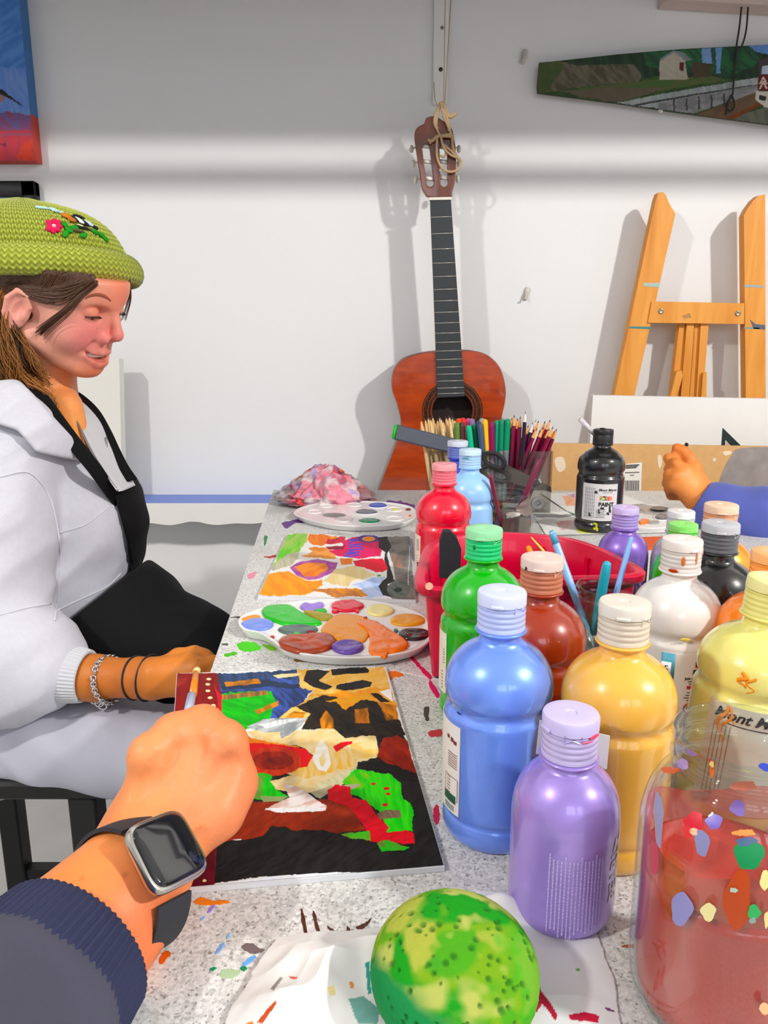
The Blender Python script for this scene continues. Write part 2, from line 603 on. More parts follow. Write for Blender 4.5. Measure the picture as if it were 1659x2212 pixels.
# unseen low beam and slat between the lamps and the back wall, shaped to cast the horizontal bands of shade on the wall
struct('shade_beam', MB().box((XL, 1.17, 1.88), (XR, 1.2, ZC)), ceil_m)
struct('shade_slat', MB().box((XL, 1.185, 1.805), (XR, 1.2, 1.838)), trim_m)

# wall ledge with a blue top and wavy lower edge
zl = aty(450, 1068, WY)[2]
yl = atz(450, 1087, zl)[1]
zb = aty(450, 1131, yl)[2]
n = 90; xx = np.linspace(XL, -0.17, n)
mb = MB()
rows = [np.c_[xx, np.full(n, WY - .002), np.full(n, zl)], np.c_[xx, np.full(n, yl), np.full(n, zl)],
        np.c_[xx, np.full(n, yl), zb + .003 * np.sin(xx * 60) + .003 * np.sin(xx * 37 + 1)], np.c_[xx, np.full(n, WY - .002), np.full(n, zb)]]
v = np.concatenate(rows); f = []; mi = []
for r in range(4):
    for k in range(n - 1):
        a, b = r * n + k, ((r + 1) % 4) * n + k
        f.append((a, a + 1, b + 1, b)); mi.append(1 if r == 0 else 0)
f.append((0, n, 2 * n, 3 * n)); f.append((4 * n - 1, 3 * n - 1, 2 * n - 1, n - 1))
mb.add(v, f); mb.m = mi + [0, 0]
struct('trim_1', mb, [trim_m, mat('blue_ledge_paint', (120, 142, 212), 0.45)])

# pinkish beam at the top right of the back wall
a = aty(1440, -2, WY - .06); b = aty(1700, 16, WY - .06)
mb = MB(); mb.prism([(a[0], a[2]), (b[0] + 1.2, b[2] - .06), (b[0] + 1.2, b[2] + .2), (a[0], b[2] + .2)], 0, .058,
                    axes=[[1, 0, 0], [0, 0, 1], [0, 1, 0]], o=(0, WY - .06, 0))
struct('trim_2', mb, mat('beam_paint', (215, 196, 188), 0.6))

# white vertical batten above the guitar with a screw
a = aty(937, 0, WY); b = aty(966, 228, WY)
t = MB().box((a[0], WY - .012, b[2]), (b[0], WY - .0005, 1.95), bev=.002)
bat = struct('wall_batten', t, trim_m)
bat['kind'] = 'structure'
s = aty(952, 150, WY - .013)
mb = MB().lathe([(0, .0015), (.0035, .0012), (.005, 0)], s, 16, R=rot((1, 0, 0), 90)); mb.build('screw', M((70, 65, 60), .4, metal=.8), bat)
s = aty(955, 60, WY - .013)
mb = MB().lathe([(0, .0015), (.0025, .0012), (.004, 0)], s, 16, R=rot((1, 0, 0), 90)); mb.build('screw', M((120, 115, 110), .4, metal=.8), bat)

# ================================================================ table
A_ = tbl(585, 1075); B_ = tbl(455, 1450)
d = (B_ - A_)[:2]; d /= np.linalg.norm(d)
dirx = np.array([-d[1], d[0]]);
if dirx[0] < 0: dirx = -dirx
far = tbl(900, 1058)[1]
p0 = A_[:2] + d * ((far - A_[1]) / d[1])
p1 = A_[:2] + d * ((0.16 - A_[1]) / d[1])
W_ = 1.35
poly = [tuple(p1), tuple(p1 + np.array([W_, -.02])), tuple(p0 + np.array([W_ + .08, -.02])), tuple(p0)]
terr = mat('terrazzo_laminate', (222, 221, 217), 0.42)
nt = terr.node_tree; bs = nt.nodes['Principled BSDF']
tc = nt.nodes.new('ShaderNodeTexCoord')
def vor(scale, feat='F1'):
    n_ = nt.nodes.new('ShaderNodeTexVoronoi'); n_.inputs['Scale'].default_value = scale; n_.feature = feat
    nt.links.new(tc.outputs['Object'], n_.inputs['Vector']); return n_
def ramp(sock, stops):
    r = nt.nodes.new('ShaderNodeValToRGB')
    while len(r.color_ramp.elements) < len(stops): r.color_ramp.elements.new(0.5)
    for e, (p, c) in zip(r.color_ramp.elements, stops): e.position = p; e.color = lin(c) + [1]
    nt.links.new(sock, r.inputs['Fac']); return r
def mix(fac, a, b, mode='MIX'):
    m_ = nt.nodes.new('ShaderNodeMix'); m_.data_type = 'RGBA'; m_.blend_type = mode
    if isinstance(fac, float): m_.inputs[0].default_value = fac
    else: nt.links.new(fac, m_.inputs[0])
    nt.links.new(a, m_.inputs[6]); nt.links.new(b, m_.inputs[7]); return m_.outputs[2]
v1 = vor(520); v2 = vor(330, 'DISTANCE_TO_EDGE'); v3 = vor(700)
sep = nt.nodes.new('ShaderNodeSeparateColor'); nt.links.new(v1.outputs['Color'], sep.inputs[0])
chips = ramp(sep.outputs[0], [(0.0, (192, 192, 190)), (0.18, (206, 206, 204)), (0.4, (220, 219, 217)), (0.8, (230, 229, 227)), (1.0, (238, 237, 235))])
sep3 = nt.nodes.new('ShaderNodeSeparateColor'); nt.links.new(v3.outputs['Color'], sep3.inputs[0])
dark = ramp(sep3.outputs[1], [(0.0, (176, 174, 172)), (0.05, (206, 204, 202)), (0.1, (255, 255, 255)), (1.0, (255, 255, 255))])
c1 = mix(1.0, chips.outputs[0], dark.outputs[0], 'MULTIPLY')
gr = ramp(v2.outputs['Distance'], [(0.0, (222, 220, 217)), (0.05, (255, 255, 255)), (1, (255, 255, 255))])
c2 = mix(0.8, c1, gr.outputs[0], 'MULTIPLY')
dn = nt.nodes.new('ShaderNodeTexNoise'); dn.inputs['Scale'].default_value = 7; dn.inputs['Detail'].default_value = 5
nt.links.new(tc.outputs['Object'], dn.inputs['Vector'])
dirt = ramp(dn.outputs['Fac'], [(0.0, (196, 190, 184)), (0.36, (238, 235, 231)), (0.5, (255, 255, 255)), (1, (255, 255, 255))])
c3 = mix(0.7, c2, dirt.outputs[0], 'MULTIPLY')
nt.links.new(c3, bs.inputs['Base Color'])

table = thing('table', 'large grey speckled work table stained with paint under all the bottles', 'table', (0.45, .9, 0))
MB().prism(poly, TZ - .028, TZ).build('table_top', terr, table, smooth=False)
ap = MB()
q = [np.array(k) for k in poly]; cen = sum(q) / 4
q2 = [cen + (k - cen) * np.array([.9, .93]) for k in q]
for i in range(4):
    a, b = q2[i], q2[(i + 1) % 4]
    ap.bar((a[0], a[1], TZ - .062), (b[0], b[1], TZ - .062), .02, .066)
ap.build('table_frame', M((165, 165, 165), .5), table, smooth=False)
for k in q2:
    MB().box((k[0] - .02, k[1] - .02, 0), (k[0] + .02, k[1] + .02, TZ - .03), bev=.003).build('leg', M((150, 150, 152), .4, metal=.3), table)

# paint stains dried on the table top
def stain(px, rgb, h=.0004, name='paint_stain', sm=1):
    q = catmull(px, 7, True); q = q + np.c_[fnoise(q * .25 + 3, 3), fnoise(q * .25 + 60, 3)] * 3.2
    p = [tbl(x, y)[:2] for x, y in q]
    MB().blob(p, TZ - .0001, h, smooth=0).build(name, M(rgb, .5), table)
c1_ = cropper(540, 880, 2.37); c6_ = cropper(480, 1120, 3.318); c3_ = cropper(0, 1500, 2.765); c4_ = cropper(400, 1820, 1.659)
stain(c1_([(165, 590), (190, 582), (270, 570), (350, 575), (330, 588), (250, 588), (192, 595), (186, 620), (172, 612)]), (95, 50, 130))
stain(c1_([(700, 476), (750, 482), (770, 478), (780, 487), (840, 500), (838, 514), (770, 500), (710, 486)]), (110, 60, 150))
stain(c6_([(300, 130), (325, 125), (318, 175), (303, 195)]), (20, 130, 60))
stain(c6_([(305, 275), (380, 265), (380, 278), (310, 281)]), (170, 40, 25))
stain(c6_([(190, 400), (235, 378), (250, 385), (225, 425), (185, 430)]), (225, 150, 170))
stain(c6_([(105, 905), (150, 885), (240, 890), (275, 930), (220, 955), (160, 950), (120, 935)]), (90, 200, 30))
stain(c6_([(15, 975), (70, 958), (110, 962), (85, 985), (30, 990)]), (90, 180, 40))
stain(c6_([(290, 900), (330, 905), (395, 935), (360, 950), (310, 925)]), (120, 180, 60))
stain(c6_([(520, 1010), (640, 1005), (665, 1020), (600, 1032), (530, 1028)]), (120, 95, 60))
stain(c6_([(850, 1020), (1000, 1012), (1050, 1022), (1010, 1040), (880, 1038)]), (200, 70, 110))
stain(c6_([(1335, 985), (1360, 980), (1420, 1050), (1500, 1130), (1490, 1160), (1450, 1120), (1390, 1050)]), (215, 20, 90))
stain([(837, 1455), (845, 1450), (858, 1450), (870, 1456), (866, 1463), (850, 1464), (842, 1470)], (240, 125, 20))
stain(c6_([(0, 895), (45, 897), (40, 908), (5, 910)]), (90, 85, 80))
stain(c6_([(60, 705), (130, 706), (130, 714), (70, 712)]), (50, 45, 45))
stain(c3_([(1015, 1240), (1040, 1215), (1110, 1220), (1150, 1228), (1110, 1245), (1125, 1268), (1060, 1272), (1030, 1262)]), (225, 115, 20))
stain(c3_([(1155, 1240), (1190, 1215), (1230, 1218), (1290, 1238), (1340, 1228), (1372, 1238), (1350, 1250), (1250, 1262), (1190, 1258)]), (230, 130, 25))
stain(c3_([(1040, 1200), (1060, 1165), (1105, 1180), (1100, 1205), (1060, 1215)]), (150, 120, 205))
stain(c3_([(952, 1605), (962, 1555), (985, 1533), (1022, 1538), (1018, 1560), (995, 1580), (975, 1610)]), (215, 100, 25))
stain(c3_([(1283, 1550), (1300, 1515), (1330, 1485), (1345, 1492), (1320, 1525), (1295, 1553)]), (130, 175, 225))
stain(c3_([(1440, 1620), (1500, 1565), (1532, 1562), (1500, 1600), (1455, 1632)]), (110, 165, 225))
stain(c3_([(1250, 1640), (1275, 1630), (1298, 1636), (1270, 1650)]), (25, 135, 95))
stain(c3_([(1435, 1635), (1470, 1628), (1468, 1648), (1445, 1655)]), (30, 130, 80))
stain(c3_([(1310, 1665), (1350, 1640), (1430, 1650), (1425, 1680), (1370, 1700), (1320, 1690)]), (175, 195, 160))
stain(c3_([(1235, 1300), (1275, 1255), (1282, 1265), (1250, 1305)]), (150, 130, 215))
stain(c3_([(1200, 1335), (1225, 1325), (1220, 1345), (1203, 1350)]), (150, 185, 230))
stain(c3_([(1020, 1355), (1040, 1352), (1042, 1368), (1022, 1370)]), (200, 120, 70))
stain(c3_([(1350, 1460), (1362, 1430), (1372, 1432), (1362, 1465)]), (140, 190, 225))
stain(c4_([(413, 245), (424, 250), (440, 345), (428, 340)]), (75, 35, 25))
stain(c4_([(455, 250), (466, 255), (488, 335), (475, 330)]), (75, 35, 25))
stain(c4_([(510, 300), (520, 305), (545, 325), (530, 328)]), (80, 45, 35))
stain(c4_([(580, 295), (592, 318), (580, 320)]), (80, 45, 35))
stain(c4_([(612, 305), (650, 285), (672, 268), (650, 300), (625, 315)]), (80, 45, 35))
stain(c4_([(200, 372), (240, 360), (262, 378), (285, 385), (250, 400), (215, 388)]), (110, 95, 95))
stain(c4_([(1560, 372), (1615, 362), (1640, 368), (1610, 378)]), (170, 90, 60))
stain([(938, 1745), (946, 1738), (950, 1760), (946, 1782), (936, 1770)], (200, 20, 80))
stain([(930, 1470), (950, 1500), (944, 1508), (926, 1480)], (215, 40, 100))
stain([(915, 1530), (927, 1528), (925, 1556), (918, 1556)], (70, 65, 65))
stain([(925, 1582), (950, 1575), (954, 1588), (932, 1592)], (190, 60, 70))

# ================================================================ things on the back wall
# deep canvas with blue sky and red ground, upper left
yc = WY - .045
br = aty(75, 347, yc); wc = thing('painted_canvas', 'deep stretched canvas painted blue above a red band on the wall at upper left', 'painting', (br[0] - .35, WY - .02, br[2]))
xl, xr, z0, z1 = br[0] - .6, br[0], br[2], br[2] + .62
c7_ = cropper(0, 0, 4.61)
lay = [((95, 140, 205), c7_([(-3000, -3000), (345, -3000), (345, 700), (-3000, 700)]), 6, (75, 120, 190)),
       ((120, 150, 205), c7_([(-3000, 700), (360, 680), (380, 1180), (-3000, 1180)]), 12, (100, 135, 205)),
       ((105, 95, 145), c7_([(-3000, 1120), (180, 1120), (300, 1160), (320, 1290), (-3000, 1310)]), 6, (140, 75, 110)),
       ((150, 80, 100), c7_([(-3000, 1300), (500, 1290), (500, 1360), (-3000, 1380)]), 5),
       ((190, 65, 85), c7_([(-3000, 1310), (500, 1300), (500, 1330), (-3000, 1345)]), 1),
       ((165, 60, 75), c7_([(-3000, 1380), (500, 1350), (500, 1800), (-3000, 1800)]), 4, (190, 60, 70)),
       ((205, 70, 50), c7_([(250, 1400), (500, 1340), (500, 1800), (150, 1560)]), 10, (190, 65, 55)),
       ((150, 120, 120), ('E', 3, 212, 7, 10), 1),
       ((35, 30, 40), c7_([(-40, 870), (20, 890), (120, 970), (240, 1060), (238, 1068), (100, 985), (-40, 915)]), .6),
       ((110, 40, 60), c7_([(-20, 1430), (60, 1420), (60, 1440), (-20, 1450)]), 3), ((110, 40, 60), c7_([(20, 1445), (55, 1425), (62, 1460), (40, 1462)]), 2)]
paint_sheet('painted_face', [(xl, yc - .0006, z1), (xr, yc - .0006, z1), (xr, yc - .0006, z0), (xl, yc - .0006, z0)], 200, 220, lay, (95, 140, 205), wc, paint_matte, (0, -1, 0))
MB().box((xl, yc, z0), (xr, WY - .002, z0 + .105)).build('canvas_edge', mat('red_canvas_edge', (200, 80, 72), .7), wc, smooth=False, label='red lower canvas edge')
MB().box((xl, yc, z0 + .105), (xr, WY - .002, z1)).build('canvas_edge', mat('blue_canvas_edge', (85, 130, 190), .7), wc, smooth=False, label='blue upper canvas edge')

# black framed picture
yf = WY - .03
tr = aty(74, 390, yf); inn = aty(44, 419, yf)
fr = thing('framed_picture', 'picture in a black frame on the wall behind the green hat', 'picture', (tr[0] - .2, WY, tr[2] - .35))
wf = tr[0] - inn[0]
mb = MB(); x0, x1, z0, z1 = tr[0] - .45, tr[0], tr[2] - .36, tr[2]
for lo, hi in (((x0, z1 - wf), (x1, z1)), ((x0, z0), (x1, z0 + wf)), ((x0, z0), (x0 + wf, z1)), ((x1 - wf, z0), (x1, z1))):
    mb.box((lo[0], yf, lo[1]), (hi[0], WY - .002, hi[1]), bev=.004)
mb.build('frame', M((22, 22, 22), .4), fr)
MB().box((x0 + wf * .8, yf + .012, z0 + wf * .8), (x1 - wf * .8, yf + .016, z1 - wf * .8)).build('print', mat('pale_blue_print', (170, 205, 220), .5, vary=(60, .15)), fr, smooth=False)

# blank canvas leaning on the ledge
def leaning_slab(name, tl, tr, br_, bl, thick, m, parent):
    P = np.array([tl, tr, br_, bl], float)
    nrm = np.cross(P[1] - P[0], P[3] - P[0]); nrm /= np.linalg.norm(nrm)
    if nrm[1] < 0: nrm = -nrm
    v = np.concatenate([P, P + nrm * thick])
    f = [(0, 1, 2, 3), (7, 6, 5, 4), (0, 4, 5, 1), (1, 5, 6, 2), (2, 6, 7, 3), (3, 7, 4, 0)]
    return MB().add(v, f).build(name, m, parent, smooth=False)
tr = aty(257, 775, 1.955); br = aty(264, 1076, 1.945); br[2] = zl
bc = leaning_slab('blank_canvas', tr - [.28, 0, 0], tr, br, br - [.28, 0, 0], .034, mat('primed_canvas', (232, 230, 224), .75, bump=(900, .1, .001)), None)
tag(bc, 'blank white stretched canvas standing on the ledge behind the seated person', 'canvas')

# tiny wall hooks
for (px, py), lb in (((1131, 122), 'small white adhesive hook on the wall left of the painted panel'), ((1137, 634), 'small white adhesive hook on the wall between guitar and easel')):
    c = aty(px, py, WY - .004)
    mb = MB().box(c - [.006, .0035, .016], c + [.006, .0035, .016], R=rot((0, 1, 0), 15), bev=.002)
    mb.tube([c + [-.001, -.004, .004], c + [-.002, -.009, -.004], c + [-.004, -.013, -.014], c + [-.007, -.016, -.012]], .0025, 8)
    tag(mb.build('wall_hook', M((205, 200, 190), .35)), lb, 'hook')

# long tapering painted panel hung at upper right
yp = WY - .03
c5_ = cropper(1100, 0, 2.968)
out = c5_([(192, 402), (300, 392), (700, 348), (1100, 315), (1659, 287), (2050, 262), (2050, 850), (1659, 800), (1100, 725), (700, 665), (180, 598), (178, 560)])
P = np.array([aty(x, y, yp) for x, y in out])
gx, gz = np.meshgrid(np.linspace(P[:, 0].min(), P[:, 0].max(), 330), np.linspace(P[:, 2].min(), P[:, 2].max(), 150))
lay = [((60, 85, 45), c5_([(150, 200), (2100, 200), (2100, 900), (150, 900)]), 8, (40, 62, 32)),
       ((40, 62, 40), c5_([(320, 330), (2100, 250), (2100, 520), (860, 500), (330, 430)]), 10, (28, 45, 30)),
       ((45, 95, 60), c5_([(850, 330), (1560, 300), (1620, 400), (1400, 500), (1200, 470), (960, 450), (880, 420)]), 10, (35, 65, 48)),
       ((120, 150, 195), c5_([(1230, 310), (1290, 310), (1300, 410), (1240, 410)]), 3), ((110, 145, 190), c5_([(1320, 305), (1360, 305), (1350, 470), (1325, 470)]), 3),
       ((100, 140, 195), c5_([(1530, 290), (2100, 250), (2100, 350), (1640, 350), (1570, 330)]), 5),
       ((105, 100, 85), c5_([(190, 420), (330, 400), (420, 420), (800, 410), (850, 500), (830, 520), (330, 580), (180, 600)]), 6, (75, 70, 55)),
       ((75, 85, 50), c5_([(180, 398), (330, 390), (340, 440), (240, 600), (170, 600)]), 8, (60, 75, 40)),
       ((70, 95, 50), c5_([(330, 590), (830, 520), (1280, 490), (1430, 510), (760, 620), (650, 640)]), 6, (85, 90, 55)),
       ((95, 85, 70), c5_([(330, 590), (700, 560), (1000, 570), (700, 660), (600, 650)]), 6),
       ((70, 60, 45), c5_([(1170, 400), (1290, 410), (1290, 490), (1180, 505)]), 4),
       ((178, 172, 158), c5_([(962, 390), (1052, 330), (1125, 390), (1145, 510), (962, 515)]), 1.5, (165, 158, 146)),
       ((120, 130, 130), c5_([(960, 385), (1050, 325), (1110, 335), (1170, 385), (1130, 392), (1054, 335), (966, 395)]), 1.5),
       ((90, 30, 30), c5_([(1092, 402), (1120, 402), (1120, 455), (1092, 455)]), 1),
       ((165, 172, 170), c5_([(690, 660), (1000, 600), (1600, 495), (1600, 560), (1200, 720), (800, 680)]), 3, (140, 146, 148)),
       ((60, 60, 62), c5_([(790, 672), (1230, 595), (1600, 540), (1600, 548), (1230, 606), (810, 682)]), 1.5),
       ((150, 150, 150), c5_([(950, 660), (1200, 610), (1600, 545), (1600, 590), (1180, 730), (960, 700)]), 2, (120, 120, 122)),
       ((120, 90, 62), c5_([(1180, 740), (1590, 590), (1620, 670), (1400, 770)]), 4, (98, 80, 62)),
       ((110, 110, 95), c5_([(1400, 770), (1660, 680), (2100, 700), (2100, 900), (1500, 800)]), 4, (90, 92, 85)),
       ((115, 60, 30), c5_([(1380, 760), (1600, 660), (1620, 672), (1430, 770)]), 2)]
for k in range(5):
    x = 1050 + k * 80
    lay.append(((60, 60, 62), c5_([(x, 640 - k * 10), (x + 10, 640 - k * 10), (x + 14, 715 - k * 8), (x, 715 - k * 8)]), 1))
lay += [((70, 55, 60), c5_([(1600, 390), (1680, 360), (2000, 340), (2000, 480), (1600, 480)]), 3),
        ((190, 200, 215), c5_([(1620, 425), (1665, 420), (1700, 475), (1615, 475)]), 1.5),
        ((95, 25, 28), c5_([(1595, 482), (2000, 470), (2000, 600), (1590, 580)]), 1),
        ((205, 200, 190), c5_([(1580, 585), (2000, 600), (2000, 720), (1640, 690), (1578, 640)]), 1),
        ((225, 215, 195), c5_([(1600, 570), (1628, 515), (1655, 570), (1645, 570), (1628, 535), (1610, 570)]), .3),
        ((225, 215, 195), c5_([(1600, 540), (1628, 490), (1655, 540), (1646, 540), (1628, 506), (1609, 540)]), .3),
        ((50, 45, 45), c5_([(1600, 610), (1650, 620), (1640, 650), (1600, 640)]), 2)]
pts = np.c_[gx.ravel(), np.full(gx.size, yp), gz.ravel()]
px = proj(pts)
col, h = colour_layers(px, lay, (55, 75, 45), pts)
ins = inpoly(px, out).reshape(gx.shape)
i = np.arange(gx.size).reshape(gx.shape)
ok = ins[:-1, :-1] & ins[1:, :-1] & ins[1:, 1:] & ins[:-1, 1:]
ff = np.stack([i[:-1, :-1], i[:-1, 1:], i[1:, 1:], i[1:, :-1]], -1)[ok]
used = np.unique(ff); rm = np.full(gx.size, -1); rm[used] = np.arange(len(used))
pp = thing('railway_painting', 'long tapering panel painted with a railway platform, hut and train front at upper right', 'painting', (P[:, 0].mean(), yp, P[:, 2].min()))
pts[:, 1] -= .0012
MB().add(pts[used], rm[ff], 0, col[used]).build('painted_face', paint_matte, pp)
MB().prism([(p[0], p[2]) for p in P], 0, .006, axes=[[1, 0, 0], [0, 0, 1], [0, 1, 0]], o=(0, yp - .0005, 0)).build('panel_board', M((60, 62, 50), .7), pp, smooth=False)
c = aty(1427, 239, yp - .002)
MB().lathe([(0, .003), (.004, .002), (.006, 0)], c, 16, R=rot((1, 0, 0), 90)).build('mounting_screw', M((190, 190, 185), .3, metal=.7), pp)

yk = yp - .012
w = [aty(1604, -30, yk), aty(1603, 0, yk), aty(1597, 60, yk), aty(1591, 100, yk), aty(1585, 170, yk), aty(1582, 205, yk), aty(1570, 225, yk), aty(1575, 240, yk), aty(1586, 232, yk), aty(1584, 215, yk), aty(1578, 208, yk), aty(1567, 248, yk)]
w2 = [aty(1618, -30, yk), aty(1615, 30, yk), aty(1611, 70, yk), aty(1602, 100, yk), aty(1592, 108, yk), aty(1587, 150, yk)]
mb = MB().tube(catmull(w, 6), .0022, 8); mb.tube(catmull(w2, 6), .0022, 8)
tag(mb.build('hanging_cord', M((45, 42, 42), .7)), 'dark looped cord hanging in front of the painted railway panel', 'cord')
# ================================================================ paint bottles
BIG = [(0, 0), (.029, 0), (.0335, .002), (.0357, .006), (.036, .011), (.0352, .0145), (.0341, .0165), (.0341, .0180), (.0353, .0205), (.036, .024), (.036, .045), (.036, .066), (.036, .083), (.0354, .0865),
       (.0338, .0895), (.0334, .0915), (.0340, .0938), (.0355, .0970), (.036, .1010), (.0357, .1060), (.0345, .1115), (.0322, .1165), (.0290, .1210), (.0250, .1248), (.0205, .1278), (.0165, .1300), (.0146, .1318),
       (.0138, .1336), (.0136, .1368), (.0150, .1374), (.0166, .1380), (.0168, .1390), (.0160, .1397), (.0138, .1402), (.0130, .1420), (0, .1425)]
SMALL = [(0, 0), (.0235, 0), (.0270, .0018), (.0292, .0055), (.0303, .0110), (.0305, .0180), (.0305, .040), (.0305, .066), (.0302, .0725), (.0292, .0795), (.0272, .0860), (.0243, .0915), (.0208, .0958), (.0175, .0987), (.0152, .1006),
         (.0141, .1026), (.0138, .1048), (.0152, .1053), (.0165, .1059), (.0166, .1068), (.0158, .1075), (.0138, .1080), (.0130, .1100), (0, .1105)]
def dense(prof, sub=3):
    p = np.array(prof); q = catmull(p, sub)
    q[:, 0] = np.maximum(q[:, 0], 0)
    return [tuple(a) for a in q]
HB, HS = .170, .126
ZB, ZS = (HB - .0255) / .1395, (HS - .0255) / .1075
BIG = [(r * .985, z * ZB) for r, z in BIG]; SMALL = [(r, z * ZS) for r, z in SMALL]

def cyl_patch(mb, c, r, a0, a1, z0, z1, m=0, n=28, R=None, prof=None):
    """label: a thin curved patch (angles in degrees, 270 faces the camera)"""
    A = np.radians(np.linspace(a0, a1, n)); v = []
    for rr in (r, r + .0004):
        for z in (z0, z1):
            v += [(rr * math.cos(a), rr * math.sin(a), z) for a in A]
    v = np.array(v); f = []
    o = [0, n, 2 * n, 3 * n]
    for k in range(n - 1):
        f.append((o[2] + k, o[2] + k + 1, o[3] + k + 1, o[3] + k)); f.append((o[0] + k, o[1] + k, o[1] + k + 1, o[0] + k + 1))
        f.append((o[1] + k, o[3] + k, o[3] + k + 1, o[1] + k + 1)); f.append((o[0] + k, o[0] + k + 1, o[2] + k + 1, o[2] + k))
    f.append((o[0], o[2], o[3], o[1])); k = n - 1; f.append((o[0] + k, o[1] + k, o[3] + k, o[2] + k))
    if R is not None: v = v @ np.array(R).T
    mb.add(v + np.array(c), f, m)

def cyl_text(mb, c, r, ang, z, body, size, m=0, rotate=0, R=None, **k):
    v, f = text_mesh(body, size, **k)
    a = math.radians(rotate); x = v[:, 0] * math.cos(a) - v[:, 1] * math.sin(a); y = v[:, 0] * math.sin(a) + v[:, 1] * math.cos(a)
    t = math.radians(ang) + x / r
    w = np.c_[r * np.cos(t), r * np.sin(t), z + y]
    if R is not None: w = w @ np.array(R).T
    mb.add(w + np.array(c), f, m)

def cyl_bars(mb, c, r, items, m=0, R=None):
    """small printed bars: (angle centre, z centre, arc width m, height m)"""
    for ang, z, wd, h in items:
        da = math.degrees(wd / r) / 2
        n = max(2, int(wd / .002) + 2)
        A = np.radians(np.linspace(ang - da, ang + da, n))
        v = [(r * math.cos(a), r * math.sin(a), z - h / 2) for a in A] + [(r * math.cos(a), r * math.sin(a), z + h / 2) for a in A]
        v = np.array(v)
        if R is not None: v = v @ np.array(R).T
        mb.add(v + np.array(c), [(k, k + 1, n + k + 1, n + k) for k in range(n - 1)], m)

def cap_parts(c, z, parent, collar, lid, notch=250, R=None, rr=.0155, rough=.35, alpha=1.0):
    m1 = M(collar, rough, coat=.3); m2 = M(lid, rough, coat=.3)
    p = [(.0128, 0), (rr - .0006, 0), (rr, .0006)]
    for k in range(4):
        zz = .0036 + k * .0036
        p += [(rr, zz - .0009), (rr - .00032, zz - .0005), (rr - .00032, zz + .0005), (rr, zz + .0009)]
    p += [(rr, .0165), (rr - .0009, .0169), (.0128, .0170)]
    q = [(a, b + z) for a, b in p]
    body = MB(); body.lathe(q, c, 64, R=R)
    cap = body.build('cap', m1, parent, auto=40)
    p = [(.0, .0169), (rr - .0009, .0170), (rr + .0002, .0174), (rr + .0002, .0238), (rr - .0004, .0250), (rr - .0016, .0255), (.0062, .02545), (.0035, .0252), (.0030, .0246), (.0, .0246)]
    t = MB(); t.lathe([(a, b + z) for a, b in p], c, 64, R=R)
    a = math.radians(notch); u = np.array([math.cos(a), math.sin(a), 0]); w = np.array([-math.sin(a), math.cos(a), 0])
    # lip of the flip lid
    def X(v): 
        v = np.array(v)
        return (v @ np.array(R).T if R is not None else v) + np.array(c)
    RR = np.stack([w, u, [0, 0, 1]], 1)
    b = MB().box((-.0042, rr - .001, z + .0174), (.0042, rr + .0013, z + .0196), bev=.0006)
    t.add(X(np.concatenate(b.v) @ RR.T), b.f)
    # small raised arrow pair beside the hinge
    a2 = math.radians(notch + 62)
    for sgn in (-1, 1):
        pts = []
        for s_, zz in ((0, 0), (.0048 * sgn, .0022), (.0048 * sgn, -.0022)):
            th = a2 + s_ / rr
            pts.append(X((math.cos(th) * (rr + .0003), math.sin(th) * (rr + .0003), z + .0165 + zz)))
        t.tube(np.array(pts), .00035, 6, closed=True)
    t.build('lid', m2, cap, auto=40)
    return cap

pearl_mats = {}
def body_mat(rgb, pearl):
    if pearl:
        return mat('pearl_paint_bottle', rgb, .34, metal=.25, coat=.9, vary=(28, .10))
    return mat('paint_bottle_plastic', rgb, .30, coat=.9, vary=(18, .05))

BOT = {}
def bottle(key, px, py, kind, rgb, label, collar, lid, pearl=False, notch=250, lean=None, scale=1.0, dpos=None, cat='paint bottle', group=None, neck=None, wide=1.0):
    H = HB if kind == 'big' else HS
    p = atz(px, py, TZ + H * scale)
    x, y = p[0], p[1]
    if dpos: x, y = dpos
    c = np.array([x, y, TZ + .0002])
    R = np.eye(3) * scale
    if lean is not None:
        R = rot((lean[0], lean[1], 0), lean[2]) * scale
        lowest = min((R @ np.array([.03 * wide * math.cos(a), .03 * wide * math.sin(a), 0]))[2] for a in np.linspace(0, 2 * PI, 48))
        c[2] += -lowest
    t = thing('paint_bottle', label, cat, c, group)
    prof = dense(BIG if kind == 'big' else SMALL)
    if wide != 1.0: prof = [(r * (1 + (wide - 1) * min(1, max(0, (H * .8 - z) / .02))), z) for r, z in prof]
    MB().lathe(prof, c, 80, R=R).build('body', body_mat(rgb, pearl), t)
    cap_parts(c, HB - .0255 if kind == 'big' else HS - .0255, t, collar, lid, notch, R)
    BOT[key] = (t, c, R, (.036 * .985 if kind == 'big' else .0305) * wide)
    return t

def T(rgb, w):      # tint towards white
    return tuple(int(v + (245 - v) * w) for v in rgb)
RED, GRN, BLU, BRN, OCH = (222, 0, 60), (0, 172, 52), (120, 155, 246), (150, 50, 6), (240, 186, 98)
bottle('red', 960, 1001, 'big', RED, 'red paint bottle with pink cap behind the red caddy', (235, 120, 135), (240, 160, 165))
bottle('sky', 1016, 970, 'big', (160, 204, 252), 'light blue paint bottle behind the red bottle', (175, 212, 246), (205, 230, 245))
bottle('navy', 989, 952, 'big', (52, 68, 176), 'dark blue paint bottle with clear cap standing behind the light blue one', (105, 118, 190), (205, 212, 225))
bottle('green', 1046, 1140, 'big', GRN, 'bright green paint bottle in front of the red caddy', (70, 205, 130), (160, 225, 175))
bottle('blue', 1085, 1275, 'big', BLU, 'tall pearly blue paint bottle with whitish blue cap beside the large painting', (188, 200, 246), (214, 221, 250), pearl=True)
bottle('brown', 1172, 1202, 'big', BRN, 'rust brown paint bottle between the green and ochre bottles', (190, 120, 95), (226, 205, 195))
